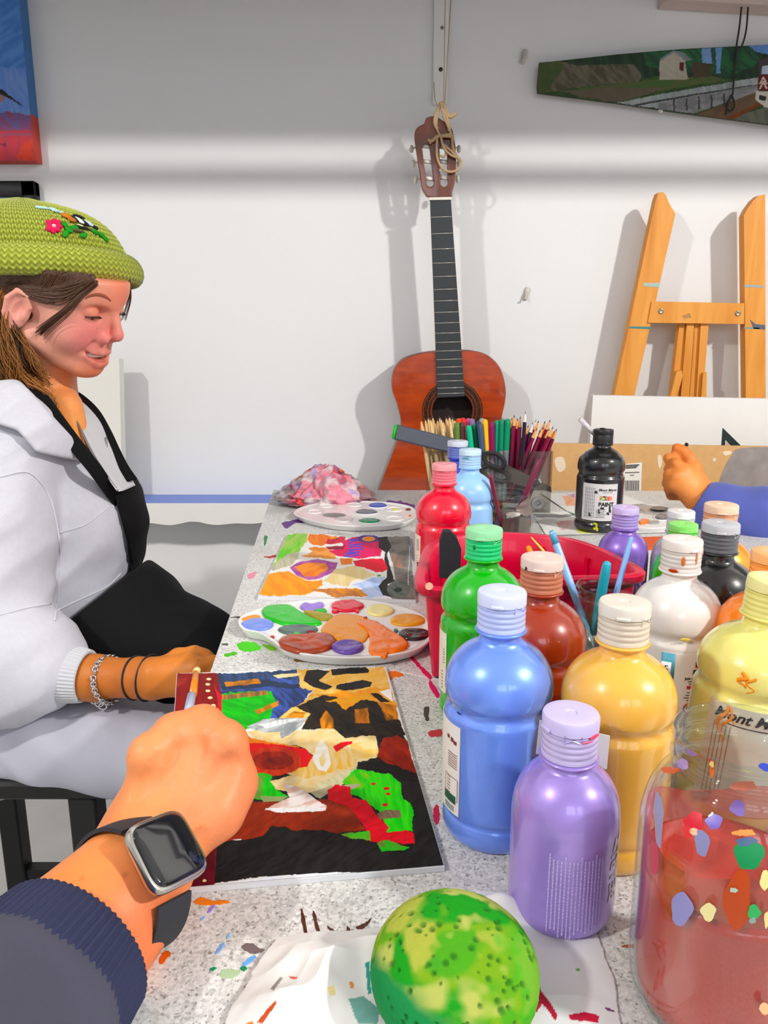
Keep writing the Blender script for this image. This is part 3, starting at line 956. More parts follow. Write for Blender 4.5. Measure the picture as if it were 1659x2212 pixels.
bottle('ochre', 1351, 1298, 'big', OCH, 'ochre yellow paint bottle with cloudy cap behind the front purple bottle', (222, 210, 190), (226, 220, 208))
bottle('white', 1475, 1163, 'big', (238, 234, 232), 'white paint bottle with paint smudged clear cap', (228, 222, 220), (236, 228, 224), notch=290)
bottle('black', 1558, 1128, 'big', (18, 18, 20), 'black paint bottle with grey cap behind the white bottle', (88, 90, 96), (190, 192, 198))
bottle('copper', 1567, 1096, 'big', (224, 150, 50), 'golden copper paint bottle behind the black one near the blue sleeve', (226, 170, 130), (238, 205, 180), pearl=True, dpos=(.325, .722))
bottle('orange', 1672, 1190, 'big', (252, 138, 10), 'bright orange paint bottle cut off at the right edge', (252, 160, 90), (250, 185, 130))
bottle('yellow', 1648, 1254, 'big', (236, 230, 146), 'pale yellow leaning paint bottle with dried drips', (232, 228, 150), (236, 232, 170), lean=(.25, 1, 4), wide=1.06, dpos=(.247, .490))
bottle('silver', 1475, 1110, 'small', (190, 186, 190), 'small silver grey paint bottle with clear cap behind the green capped one', (215, 218, 218), (226, 228, 228), pearl=True, dpos=(.3515, .885))
bottle('lime', 1478, 1138, 'small', (40, 190, 40), 'small green paint bottle with green cap behind the white bottle', (120, 215, 110), (150, 232, 130), dpos=(.330, .822))
bottle('violet', 1353, 1097, 'small', (140, 108, 200), 'small purple paint bottle behind the right end of the red caddy', (176, 156, 222), (206, 190, 236), pearl=True, dpos=(.292, .905))
bottle('purple', 1234, 1538, 'small', (166, 142, 218), 'small pearly purple paint bottle in front nearest the green sponge', (196, 184, 226), (206, 196, 238), pearl=True, notch=200)
bottle('grape', 1745, 1440, 'small', (110, 78, 178), 'purple paint bottle mostly cut off at the right edge behind the big jar', (176, 156, 222), (206, 190, 236), dpos=(.2835, .385))

# black bottle with a printed label farther back
p = tbl(1290, 1143)
c = np.array([p[0], p[1], TZ + .0002]); sc_ = 1.05; R = np.eye(3) * sc_
t = thing('paint_bottle', 'tall black paint bottle with black cap and printed grey label near the back', 'paint bottle', c)
MB().lathe(dense([(r * 1.06 if z < .125 else r, z) for r, z in BIG]), c, 80, R=R).build('body', body_mat((14, 14, 15), False), t)
capb = MB().lathe([(.0128, .1395), (.0156, .1397), (.0158, .141), (.0158, .156), (.0155, .1565), (.0158, .157), (.0158, .163), (.015, .1645), (.0, .1650)], c, 48, R=R)
cp = capb.build('cap', M((26, 26, 28), .45), t, auto=40)
MB().lathe([(0, .1655), (.004, .1655), (.0045, .166), (.004, .1675), (0, .168)], c + [-.002, 0, -.001], 16, R=R).build('dried_drip', M((20, 20, 20), .4), cp)
rb = .036 * 1.06 * sc_ + .0003
lab = MB(); cyl_patch(lab, c, rb, 213, 298, .024, .0865, n=40)
lb = lab.build('label', M((214, 212, 212), .5), t, smooth=True, auto=40)
pr = MB()
for k in range(6):
    for j in range(9):
        cyl_bars(pr, c, rb + .0008, [(222 + k * 4.2, .031 + j * .0058, .0006, .0046)])
for j in range(6):
    cyl_bars(pr, c, rb + .0008, [(258 + j % 3, .030 + j * .0028, .016 - .002 * (j % 2), .0006)])
cyl_text(pr, c, rb + .0008, 271, .0520, 'PAINT', .0092, bold=.0004)
cyl_text(pr, c, rb + .0008, 273, .0765, 'Mont Marte', .0064, shear=.3, bold=.0001)
cyl_bars(pr, c, rb + .0008, [(273, .0722, .017, .0005)])
for an, z, w, h in ((246, .073, .004, .004), (262, .046, .006, .003), (234, .034, .003, .005), (255, .0405, .002, .006), (276, .037, .004, .004), (280, .0445, .003, .010), (265, .0655, .004, .002)):
    cyl_bars(pr, c, rb + .0009, [(an, z, w, h), (an + 2, z - h * .4, w * .7, h * .5)])
pr.build('printing', M((40, 40, 42), .6), lb, smooth=False)
col_ = [(230, 120, 60), (120, 200, 60), (90, 90, 95), (235, 130, 50), (235, 70, 120), (245, 140, 60)]
for ch, an, cc in zip('POSTER', (258.5, 263.3, 268.1, 272.6, 277.0, 281.6), col_):
    q = MB(); cyl_text(q, c, rb + .0008, an, .0622, ch, .0092, bold=.0003); q.build('letter', M(cc, .6), lb, smooth=False)
q = MB(); cyl_text(q, c, .0377 * 1.0, 300, .111, 'B', .014, bold=.0002)
q.build('letter', M((225, 225, 228), .5), t, smooth=False)
q = MB(); cyl_bars(q, c, rb + .0006, [(250, .0105, .007, .004), (252, .0155, .003, .008), (248, .019, .005, .003), (254, .009, .003, .005)]); q.build('paint_drip', M((195, 200, 70), .5), t)
# clear pipe-like dropper lying against its cap
a = aty(1253, 905, 1.29); b = aty(1284, 938, 1.29)
tag(MB().tube([a, a * .5 + b * .5, b], [.0045, .0042, .0036], 10).build('dropper_tube', mat('cloudy_plastic', (214, 206, 210), .3, vary=(300, .3)), None),
    'short cloudy plastic tube with dark specks sticking up beside the black cap', 'tube')

# ---------------------------------------------------------------- labels and printing on the other bottles
WHT = M((236, 232, 228), .5); INK = M((45, 42, 42), .6); WINK = M((238, 236, 240), .5)
def label(key, a0, a1, z0, z1, m=WHT):
    t, c, R, r = BOT[key]
    mb = MB(); cyl_patch(mb, c, r + .0002, a0, a1, z0, z1, R=R, n=max(12, int(abs(a1 - a0) / 3)))
    return mb.build('label', m, t, auto=40), c, R, r + .0009, t
lb, c, R, r, t = label('red', 120, 213, .028, .080, M((244, 226, 214), .5))
q = MB(); cyl_bars(q, c, r, [(203, .074 - k * .0022, .007, .0007) for k in range(7)] + [(198 + (k % 2), .052 - k * .0032, .003, .0007) for k in range(7)] + [(205, .041, .004, .008)], R=R); q.build('printing', INK, lb, smooth=False)
lb, c, R, r, t = label('green', 120, 209, .026, .081, M((236, 232, 216), .5))
q = MB(); cyl_bars(q, c, r, [(203, .066 - k * .0024, .002, .0008) for k in range(6)] + [(199, .045 - k * .003, .003, .0007) for k in range(6)], R=R); q.build('printing', INK, lb, smooth=False)
lb, c, R, r, t = label('blue', 120, 221, .022, .0855)
q = MB(); cyl_bars(q, c, r, [(210, .0650 - k * .0016, .010, .0005) for k in range(7)] + [(209, .0745, .003, .003), (202, .0752, .003, .0026), (214, .0735, .003, .0026)]
                   + [(197, .0400, .0004, .016), (219, .0400, .0004, .016), (208, .0480, .013, .0004), (208, .0320, .013, .0004)] + [(204, .047 - k * .0022, .004, .0005) for k in range(6)]
                   + [(212 - k * 1.1, .0445 - 0, .0004, .007) for k in range(0)], R=R); q.build('printing', M((120, 60, 60), .6), lb, smooth=False)
q = MB(); cyl_bars(q, c, r, [(216 - k * 1.5, .0355 - .003, .0006 + .0004 * (k % 2), .006) for k in range(14)], R=R)
cyl_bars(q, c, r, [(206, .0272 - k * .0014, .011, .0006) for k in range(3)], R=R); q.build('barcode', M((40, 90, 75), .6), lb, smooth=False)
# rust bottle: dark label with small white box
lb, c, R, r, t = label('brown', 250, 360, .028, .076, M((120, 34, 8), .4))
q = MB(); cyl_patch(q, c, r, 288, 306, .063, .073, R=R, n=8); w_ = q.build('size_mark', WHT, lb)
q = MB(); cyl_text(q, c, r + .0006, 297, .0695, '500', .0055, R=R, bold=.0001); cyl_text(q, c, r + .0006, 297, .0655, 'ml', .003, R=R); q.build('printing', INK, lb, smooth=False)
q = MB(); cyl_text(q, c, r, 301, .0520, 'Burnt', .0052, R=R); cyl_text(q, c, r, 301, .0455, 'Sienna', .0052, R=R); q.build('lettering', M((235, 205, 190), .6), lb, smooth=False)
# white bottle
lb, c, R, r, t = label('white', 236, 330, .012, .0855, M((240, 234, 230), .45))
q = MB(); cyl_patch(q, c, r - .0004, 236, 252, .060, .0855, R=R, n=8); q.build('label_stripe', M((95, 165, 190), .5), lb)
q = MB(); cyl_patch(q, c, r, 236, 248, .066, .078, R=R, n=8); w_ = q.build('price_mark', M((244, 244, 246), .5), lb)
q = MB(); cyl_text(q, c, r + .0008, 239.5, .0722, '95', .008, R=R); 
cyl_text(q, c, r, 278, .0770, 'I', .0055, R=R, bold=.0001)
cyl_text(q, c, r, 277, .0655, 'Join the fun!', .0030, R=R, bold=.0001)
cyl_bars(q, c, r, [(277, .0630 - k * .0020, .010 - .002 * (k % 2), .0006) for k in range(2)] + [(274, .0535 - k * .0022, .006 + .002 * (k % 3), .0006) for k in range(4)] + [(277, .0335 - k * .0022, .010, .0006) for k in range(4)]
         + [(277, .0185, .010, .0012), (271, .0240, .002, .005), (275, .0240, .001, .005)], R=R)
q.build('printing', INK, lb, smooth=False)
q = MB(); cyl_bars(q, c, r, [(285, .0772, .010, .0055)], R=R); q.build('red_box', M((214, 40, 50), .5), lb)
q = MB(); cyl_text(q, c, r + .0006, 285, .0772, 'can', .0050, R=R, bold=.0001); q.build('lettering', WINK, lb, smooth=False)
q = MB(); cyl_bars(q, c, r, [(280, .0708, .0065, .0042)], R=R); q.build('icon', M((35, 30, 32), .5), lb)
q = MB(); cyl_text(q, c, r + .0006, 280, .0708, '>', .0044, R=R, bold=.0003); q.build('icon_mark', WINK, lb, smooth=False)
q = MB(); cyl_bars(q, c, r, [(273, .0580, .0055, .0026)], R=R); q.build('badge', M((205, 40, 60), .5), lb)
q = MB()
th = np.linspace(0, 2 * PI, 33)[:-1]
def onr(a, z, rr): 
    a = math.radians(a); return np.array([rr * math.cos(a), rr * math.sin(a), z]) @ np.array(R).T + c
q.tube(np.array([onr(273.5 + math.degrees(.0042 * math.cos(k) / r), .0400 + .0042 * math.sin(k), r) for k in th]), .0004, 6, closed=True)
q.tube(np.array([onr(273.5 + math.degrees(.0030 * s / r), .0400 - .0030 * s, r) for s in (-1, 0, 1)]), .0004, 6)
q.build('warning_symbol', M((165, 50, 55), .5), lb)
q = MB(); cyl_text(q, c, r, 273.5, .0398, '0-3', .0032, R=R, bold=.0001); q.build('lettering', INK, lb, smooth=False)
for an, z, cc in ((300, .112, (240, 130, 60)), (254, .0855, (228, 200, 80)), (318, .095, (238, 160, 120))):
    pass
# pale yellow bottle
lb, c, R, r, t = label('yellow', 205, 320, .014, .0895, M((222, 212, 196), .55))
q = MB(); cyl_text(q, c, r, 250, .0825, 'Mont Marte', .0105, shear=.35, R=R, bold=.00025); cyl_bars(q, c, r, [(252, .0765, .034, .0007)], R=R)
q.build('lettering', M((35, 28, 28), .6), lb, smooth=False)
q = MB(); cyl_bars(q, c, r, [(214 + k * 4.0, .046, .0006, .058) for k in range(5)], R=R); q.build('printing', M((150, 140, 130), .6), lb, smooth=False)
prof_y = None
def drips(key, items, rgb, name='paint_drip'):
    t, c, R, r = BOT[key]; kind = BIG if r > .033 else SMALL
    pz = np.array(dense(kind)); sc_w = r / max(pz[:, 0])
    q = MB()
    for an, z0, z1, wd in items:
        zs = np.linspace(z0, z1, 12)
        P = []
        for i, z in enumerate(zs):
            k = np.argmin(np.abs(pz[5:-10, 1] - z)) + 5
            rr = pz[k, 0] * (sc_w if z < .11 else 1 + (sc_w - 1) * min(1, max(0, (HB * .8 - z) / .02)))
            a = math.radians(an + 4 * math.sin(i * .8 + an))
            P.append(np.array([rr * math.cos(a), rr * math.sin(a), z]) @ np.array(R).T + c)
        q.tube(np.array(P), wd * (0.7 + .3 * np.sin(np.linspace(.3, 5, 12))), 8)
    q.build(name, M(rgb, .35), t)
drips('yellow', [(232, .113, .104, .0016), (240, .112, .1005, .0010), (226, .088, .060, .0013), (221, .0885, .055, .0016), (229, .088, .068, .0010)], (240, 150, 60))
drips('yellow', [(282, .094, .080, .004), (300, .094, .078, .003)], (226, 220, 150))
drips('yellow', [(270, .132, .128, .0030), (300, .132, .126, .003)], (236, 226, 140))
# purple front bottle: rows of vertical small print and big letters on the right
t, c, R, r = BOT['purple']; rr = r + .0003
q = MB(); rs = random.Random(3)
for k in range(15):
    an = 243 + k * 3.95
    z = .054 - (.0 if k % 4 else -.003) ; zend = .0065 + rs.random() * .006
    while z > zend:
        h = .0008 + rs.random() * .0018
        cyl_bars(q, c, rr, [(an, z - h / 2, .0009, h)]); z -= h + .0003
q.build('printing', M((196, 180, 234), .5), t, smooth=False)
q = MB(); cyl_text(q, c, rr, 322, .038, 'PEARL', .012, rotate=90, bold=.0005); cyl_text(q, c, rr, 322, .056, 'M', .012, shear=.3, bold=.0003)
q.build('lettering', WINK, t, smooth=False)
# paint smears on caps
def dab(key, an, z, size, rgb, rad=.0158):
    t, c, R, r = BOT[key]
    a = math.radians(an); p = np.array([rad * math.cos(a), rad * math.sin(a), z]) @ np.array(R).T + c
    u = np.array([-math.sin(a), math.cos(a), 0]); n_ = np.array([math.cos(a), math.sin(a), 0])
    RR = np.stack([u, n_, [0, 0, 1]], 1)
    MB().lathe([(0, -1), (.5, -.86), (.86, -.5), (1, 0), (.86, .5), (.5, .86), (0, 1)], (0, 0, 0), 14).v
    q = MB(); s = MB().lathe([(0.001, -1), (.5, -.86), (.86, -.5), (1, 0), (.86, .5), (.5, .86), (0.001, 1)], (0, 0, 0), 14)
    v = np.concatenate(s.v) * np.array([size[0], .0004, size[1]])
    q.add(v @ RR.T + p, s.f); q.build('paint_smear', M(rgb, .35), t)
dab('purple', 310, .1175, (.0042, .0012), (235, 80, 110)); dab('purple', 292, .1155, (.004, .0006), (230, 100, 140))
dab('white', 255, .155, (.0016, .004), (205, 120, 70)); dab('white', 230, .1465, (.004, .0016), (190, 70, 40)); dab('white', 296, .157, (.001, .005), (220, 150, 100))
dab('brown', 212, .163, (.0012, .0016), (40, 20, 20)); dab('green', 232, .156, (.0012, .0022), (10, 130, 60)); dab('white', 322, .111, (.010, .012), (245, 190, 165), .0357); dab('white', 262, .0975, (.004, .0014), (235, 215, 120), .0350)
dab('sky', 240, .1585, (.006, .0008), (70, 150, 170)); dab('blue', 215, .0942, (.0022, .0008), (30, 55, 130), .0342); dab('yellow', 296, .155, (.0014, .004), (190, 110, 20))

# white price card tucked between blue and ochre bottles
P = [atz(1160, 1556, TZ + .095), None, None, None]
yk = .4105
tag(leaning_slab('price_card', aty(1166, 1556, yk), aty(1318, 1590, yk), aty(1311, 1662, yk), aty(1158, 1628, yk), .0006, WHT, None), 'small white card wedged behind the front purple bottle cap', 'card')
# ================================================================ paintings lying on the table
def flat_painting(name, label, cpx, h, thick, layers, base, nx, ny, m, cat='painting'):
    cor = [tbl(x, y, h) for x, y in cpx]
    cen = sum(cor) / 4
    t = thing(name, label, cat, (cen[0], cen[1], TZ))
    paint_sheet('painted_face', cor, nx, ny, layers, base, t, m)
    P = [c[:2] for c in cor]; m_ = sum(P) / 4
    MB().prism([m_ + (p - m_) * 1.006 for p in P], TZ + .0002, TZ + h - .0002).build('canvas_board', M((226, 228, 232), .7), t, smooth=False, label='white board edge')
    return t
k = c6_
lay = [((175, 205, 110), k([(475, 105), (612, 105), (612, 165), (560, 235), (470, 265), (400, 305), (360, 345), (400, 250)]), 8, (110, 205, 35)),
       ((205, 200, 170), k([(470, 255), (560, 240), (545, 290), (500, 330), (370, 372), (340, 370), (400, 300)]), 8, (180, 180, 160)),
       ((240, 150, 60), k([(620, 120), (720, 112), (825, 122), (820, 165), (740, 190), (650, 195), (612, 150)]), 7, (232, 120, 55)),
       ((238, 165, 95), k([(615, 215), (720, 205), (790, 230), (820, 255), (825, 285), (700, 292), (570, 272), (650, 245)]), 7, (220, 135, 60)),
       ((185, 30, 65), k([(760, 142), (885, 132), (885, 175), (740, 185)]), 5, (210, 60, 70)),
       ((228, 15, 105), k([(870, 160), (1000, 125), (1130, 150), (1155, 200), (1130, 272), (1000, 285), (850, 275), (770, 235), (870, 205)]), 5, (215, 10, 85)),
       ((145, 25, 50), k([(740, 205), (885, 192), (870, 220), (770, 225)]), 3),
       ((62, 50, 150), ('E', 480 + 1050 / 3.318, 1120 + 145 / 3.318, 24, 8.5), 3),
       ((245, 150, 30), ('E', 480 + 1050 / 3.318, 1120 + 147 / 3.318, 14.5, 5.5), 2)]
def stroke(rgb, a, b, w):
    a = np.array(a, float); b = np.array(b, float); e = (b - a) / np.linalg.norm(b - a); n = np.array([-e[1], e[0]]) * w
    return (rgb, k([tuple(a + n), tuple(b + n), tuple(b - n), tuple(a - n)]), 1.2)
for a, b in (((905, 158), (985, 150)), ((985, 150), (905, 178)), ((945, 152), (940, 172)), ((900, 192), (1020, 185)), ((905, 208), (970, 200)), ((970, 200), (1010, 212)), ((900, 225), (1010, 222)), ((960, 222), (905, 240)), ((880, 250), (990, 240)), ((890, 262), (960, 250)), ((930, 272), (985, 258)), ((870, 270), (930, 276))):
    lay.append(stroke((85, 70, 190), a, b, 5))
lay += [((222, 12, 60), k([(935, 302), (1000, 290), (1150, 290), (1192, 375), (1140, 392), (1060, 362), (960, 345)]), 6, (235, 40, 60)),
        ((242, 135, 35), k([(840, 290), (930, 283), (925, 330), (850, 332)]), 6),
        ((245, 170, 25), k([(335, 390), (480, 375), (560, 420), (640, 450), (720, 450), (725, 485), (650, 520), (600, 552), (262, 552)]), 8, (250, 150, 15)),
        ((160, 70, 150), k([(480, 350), (560, 310), (680, 295), (830, 315), (800, 385), (700, 435), (620, 440), (540, 410)]), 4, (185, 105, 165)),
        ((240, 150, 70), k([(520, 350), (600, 318), (740, 325), (760, 365), (680, 415), (590, 415)]), 4, (228, 125, 55)),
        ((238, 220, 170), k([(810, 365), (950, 335), (1050, 380), (1110, 405), (940, 440), (910, 492), (800, 475), (730, 455)]), 7, (230, 205, 150)),
        ((168, 195, 242), k([(930, 478), (1060, 430), (1170, 412), (1150, 470), (1185, 565), (1020, 562), (1000, 500)]), 7, (200, 215, 245)),
        ((232, 155, 65), k([(610, 508), (750, 505), (850, 500), (1000, 508), (1045, 552), (820, 566)]), 7, (190, 120, 70)),
        ((110, 105, 98), k([(1180, 126), (1345, 126), (1385, 590), (1215, 572), (1180, 500), (1240, 450), (1200, 250)]), 4, (145, 140, 132)),
        ((180, 130, 100), k([(1225, 260), (1300, 270), (1290, 370), (1215, 350)]), 8, (120, 112, 105)),
        ((32, 28, 28), k([(1120, 132), (1180, 126), (1215, 200), (1180, 255), (1195, 330), (1240, 450), (1185, 470), (1195, 535), (1222, 566), (1155, 556), (1118, 485), (1178, 420), (1185, 360), (1160, 300), (1168, 240), (1120, 205)]), 3),
        ((70, 84, 75), ('E', 480 + 1262 / 3.318, 1120 + 510 / 3.318, 25, 18), 3, (110, 118, 110)),
        ((35, 50, 40), ('E', 480 + 1262 / 3.318, 1120 + 512 / 3.318, 9, 5), 1.5),
        ((215, 215, 212), k([(1180, 255), (1190, 255), (1225, 330), (1240, 440), (1228, 440), (1212, 340)]), 1.5), ((200, 200, 198), k([(1340, 200), (1346, 200), (1335, 480), (1328, 480)]), 2),
        ((70, 160, 60), k([(1110, 405), (1135, 402), (1140, 414), (1112, 418)]), 1.5)]
flat_painting('painted_canvas', 'small painted canvas with orange, magenta and black patches between the two palettes', [(623, 1152), (885, 1159), (897, 1295), (558, 1287)], .005, 0, lay, (240, 238, 234), 340, 380, paint_mat)

k = cropper(350, 1400, 2.552)
def E(x, y, a, b): return ('E', 350 + x / 2.552, 1400 + y / 2.552, a / 2.552, b / 2.552)
def dots(rgb, items, jit=.6): return [(rgb, E(x, y, a, b), jit) for x, y, a, b in items]
lay = [((20, 18, 18), k([(280, 640), (1300, 400), (1410, 690), (1570, 1215), (560, 1262), (280, 1302)]), 5, (34, 31, 31)),
       ((42, 58, 88), k([(290, 140), (770, 122), (770, 240), (700, 400), (310, 420)]), 6, (58, 78, 120)),
       ((66, 92, 172), k([(290, 195), (420, 215), (560, 180), (640, 160), (770, 190), (832, 228), (780, 300), (700, 350), (600, 405), (560, 380), (640, 300), (420, 240), (290, 245)]), 8, (45, 62, 105)),
       ((38, 52, 80), k([(320, 205), (560, 175), (770, 205), (740, 225), (560, 215), (330, 240)]), 6),
       ((240, 186, 92), k([(745, 125), (1225, 104), (1312, 405), (1000, 430), (690, 400), (640, 392), (720, 330), (810, 275), (830, 235), (760, 215)]), 7, (246, 205, 130)),
       ((242, 155, 35), k([(820, 258), (1260, 215), (1300, 330), (1000, 310), (900, 290)]), 14, (238, 178, 80)),
       ((236, 215, 165), k([(610, 150), (760, 138), (770, 152), (640, 168)]), 3),
       ((15, 195, 30), k([(315, 255), (600, 238), (625, 290), (595, 400), (460, 452), (325, 456)]), 8, (30, 165, 45)),
       ((205, 130, 40), k([(345, 190), (530, 170), (545, 195), (350, 216)]), 5, (150, 95, 45)),
       ((188, 130, 60), k([(330, 262), (575, 236), (590, 258), (330, 288)]), 4, (120, 95, 60)),
       ((210, 140, 45), k([(512, 345), (640, 292), (645, 320), (530, 364)]), 4, (165, 110, 40)),
       ((20, 18, 18), k([(800, 128), (860, 116), (925, 128), (895, 150), (862, 182), (942, 215), (900, 232), (830, 215), (780, 180)]), 3, (38, 36, 36)),
       ((18, 16, 16), k([(930, 115), (1120, 105), (1142, 122), (1135, 138), (935, 150)]), 3, (36, 34, 34)),
       ((18, 16, 16), k([(965, 205), (1110, 175), (1158, 190), (1150, 215), (1000, 237), (962, 225)]), 3, (36, 34, 34)),
       ((18, 16, 16), k([(1150, 255), (1200, 250), (1260, 300), (1210, 300)]), 6),
       ((24, 20, 18), k([(735, 320), (890, 262), (985, 275), (1010, 305), (1090, 285), (1190, 300), (1235, 385), (1315, 400), (1345, 482), (1010, 497), (950, 452), (770, 452), (800, 400), (820, 360)]), 7, (46, 36, 26)),
       ((232, 150, 35), k([(680, 385), (730, 350), (800, 352), (770, 392)]), 5, (150, 95, 30)),
       ((230, 145, 30), k([(872, 400), (900, 345), (945, 392), (948, 456), (880, 456)]), 4, (160, 100, 30)),
       ((225, 135, 28), k([(1060, 345), (1132, 335), (1142, 416), (1070, 416)]), 4, (150, 90, 30)),
       ((226, 140, 30), k([(1185, 295), (1290, 320), (1306, 396), (1240, 402)]), 5, (120, 75, 30)),
       ((240, 175, 70), k([(900, 300), (1060, 240), (1130, 260), (1040, 330), (1010, 345), (960, 300)]), 9, (244, 160, 40)),
       ((240, 220, 175), k([(470, 460), (600, 443), (760, 455), (950, 450), (1010, 497), (1180, 482), (1195, 600), (1080, 630), (1060, 720), (960, 772), (800, 802), (640, 785), (580, 742), (720, 700), (840, 600), (760, 540), (520, 520)]), 5, (236, 205, 145)),
       ((243, 190, 95), k([(690, 690), (820, 610), (960, 520), (1080, 610), (1060, 640), (950, 680), (800, 725)]), 12, (240, 212, 155)),
       ((214, 205, 150), k([(800, 790), (960, 700), (1075, 640), (1060, 720), (960, 775)]), 8, (235, 225, 190)),
       ((236, 214, 160), k([(1040, 530), (1180, 490), (1192, 600), (1050, 612)]), 6, (238, 195, 110)),
       ((200, 205, 206), k([(468, 435), (560, 393), (805, 386), (770, 432), (660, 502), (645, 465), (560, 466)]), 4, (150, 156, 158)),
       ((250, 250, 250), k([(520, 425), (640, 400), (780, 392), (680, 420), (580, 440)]), 5, (205, 208, 208)),
       ((246, 205, 215), k([(325, 455), (430, 468), (455, 520), (410, 565), (370, 530)]), 5, (250, 235, 238)),
       ((246, 158, 30), k([(430, 468), (500, 500), (620, 525), (760, 545), (500, 570), (460, 705), (420, 690), (405, 565)]), 6, (240, 130, 20)),
       ((228, 14, 50), k([(430, 520), (620, 532), (790, 555), (832, 605), (800, 655), (700, 668), (560, 722), (490, 685), (450, 620)]), 5, (225, 40, 35)),
       ((190, 52, 20), E(610, 625, 160, 78), 6, (215, 70, 30)), ((128, 28, 18), E(610, 622, 115, 52), 5, (165, 45, 25)), ((95, 20, 18), E(625, 625, 55, 24), 3, (130, 30, 22)),
       ((250, 248, 242), k([(880, 503), (915, 555), (932, 640), (905, 682), (860, 672), (833, 620), (845, 550)]), 3, (245, 236, 220)), ((242, 214, 150), E(884, 612, 18, 42), 2, (250, 245, 235)),
       ((222, 16, 45), k([(942, 545), (985, 520), (1050, 513), (1052, 526), (1005, 545), (962, 574)]), 2.5),
       ((152, 42, 22), k([(1210, 500), (1300, 478), (1352, 520), (1402, 685), (1340, 692), (1250, 640), (1185, 600)]), 6, (120, 28, 16)),
       ((20, 18, 18), k([(1085, 630), (1190, 618), (1330, 665), (1420, 692), (1400, 740), (1320, 720), (1240, 690), (1095, 665)]), 6),
       ((158, 52, 12), k([(300, 845), (600, 850), (900, 832), (1030, 860), (1110, 980), (1120, 1005), (960, 1022), (880, 1000), (830, 1008), (730, 1008), (680, 985), (600, 985), (555, 1040), (300, 1078), (300, 960)]), 5, (135, 42, 10)),
       ((25, 205, 25), k([(1060, 670), (1240, 690), (1315, 740), (1335, 830), (1392, 900), (1380, 1005), (1240, 1032), (1200, 900), (1100, 830), (1025, 800), (1000, 740)]), 9, (90, 225, 60)),
       ((150, 205, 70), k([(1010, 740), (1070, 680), (1150, 700), (1110, 770), (1040, 790)]), 9, (70, 210, 45)),
       ((185, 180, 150), k([(820, 800), (920, 765), (1100, 750), (1060, 780), (920, 800), (870, 830)]), 5),
       ((228, 12, 55), k([(910, 790), (960, 755), (1040, 770), (1050, 830), (1130, 840), (1190, 930), (1250, 990), (1240, 1020), (1340, 1005), (1385, 1015), (1390, 1082), (1150, 1068), (1110, 970), (1030, 880), (920, 842)]), 5, (210, 10, 40)),
       ((30, 180, 25), k([(450, 770), (495, 698), (560, 690), (612, 705), (600, 740), (640, 790), (700, 820), (600, 842), (500, 832)]), 5, (60, 205, 40)),
       ((120, 140, 75), k([(475, 770), (520, 712), (570, 702), (560, 760), (540, 832), (490, 825)]), 6, (75, 160, 45)),
       ((150, 165, 110), k([(540, 815), (690, 820), (660, 845), (560, 850)]), 4),
       ((248, 240, 236), k([(662, 745), (740, 762), (905, 870), (900, 895), (700, 900), (560, 895), (700, 825)]), 4, (226, 190, 175)),
       ((250, 248, 246), k([(560, 885), (900, 880), (890, 898), (640, 912)]), 3),
       ((145, 118, 95), k([(1185, 915), (1230, 895), (1310, 897), (1322, 935), (1200, 948)]), 3, (115, 95, 75)),
       ((50, 190, 45), k([(1180, 1075), (1240, 1060), (1362, 1098), (1335, 1116), (1210, 1122)]), 4, (110, 130, 60)),
       ((125, 165, 75), k([(985, 1030), (1145, 1008), (1150, 1062), (1050, 1056)]), 6, (80, 190, 60))]
lay += dots((215, 25, 45), [(1165, 750, 14, 7), (1238, 776, 17, 9), (1246, 806, 14, 7), (1230, 866, 16, 9), (1210, 1000, 20, 8)])
lay += [((246, 248, 250), k([(280, 1306), (540, 1268), (640, 1256), (960, 1236), (1100, 1238), (1560, 1212), (1575, 1240), (280, 1340)]), 2.2, (235, 240, 250)),
        ((225, 225, 60), k([(1320, 1222), (1560, 1206), (1560, 1216), (1330, 1228)]), 2),
        ((250, 250, 250), k([(380, 1060), (440, 1052), (430, 1062)]), 2), ((250, 250, 250), k([(1200, 240), (1260, 225), (1275, 300)]), 2),
        ((135, 22, 14), k([(60, 140), (303, 138), (328, 260), (328, 456), (302, 1078), (285, 1340), (-60, 1340), (-60, 430)]), 1.2, (118, 15, 12)),
        ((105, 0, 32), k([(60, 900), (306, 900), (285, 1340), (-60, 1340)]), 3, (88, 0, 24)),
        ((205, 8, 52), k([(286, 200), (312, 250), (330, 262), (332, 458), (300, 458), (310, 300)]), 2),
        ((165, 55, 45), k([(90, 160), (140, 150), (130, 190), (70, 230)]), 6, (130, 25, 18))]
lay += dots((244, 226, 178), [(258, 172, 13, 7), (252, 201, 13, 7), (253, 237, 13, 7), (265, 275, 13, 7), (282, 318, 15, 8), (285, 372, 14, 8), (232, 320, 7, 6), (210, 1138, 18, 11), (200, 1201, 24, 16), (234, 1284, 10, 8), (290, 470, 15, 9)], .5)
flat_painting('painted_canvas', 'large painted sheet with red eye and dotted dark red strip under the hand', [(383, 1455), (833, 1440), (958, 1869), (352, 1921)], .004, 0, lay, (240, 238, 232), 440, 560, paint_gloss)

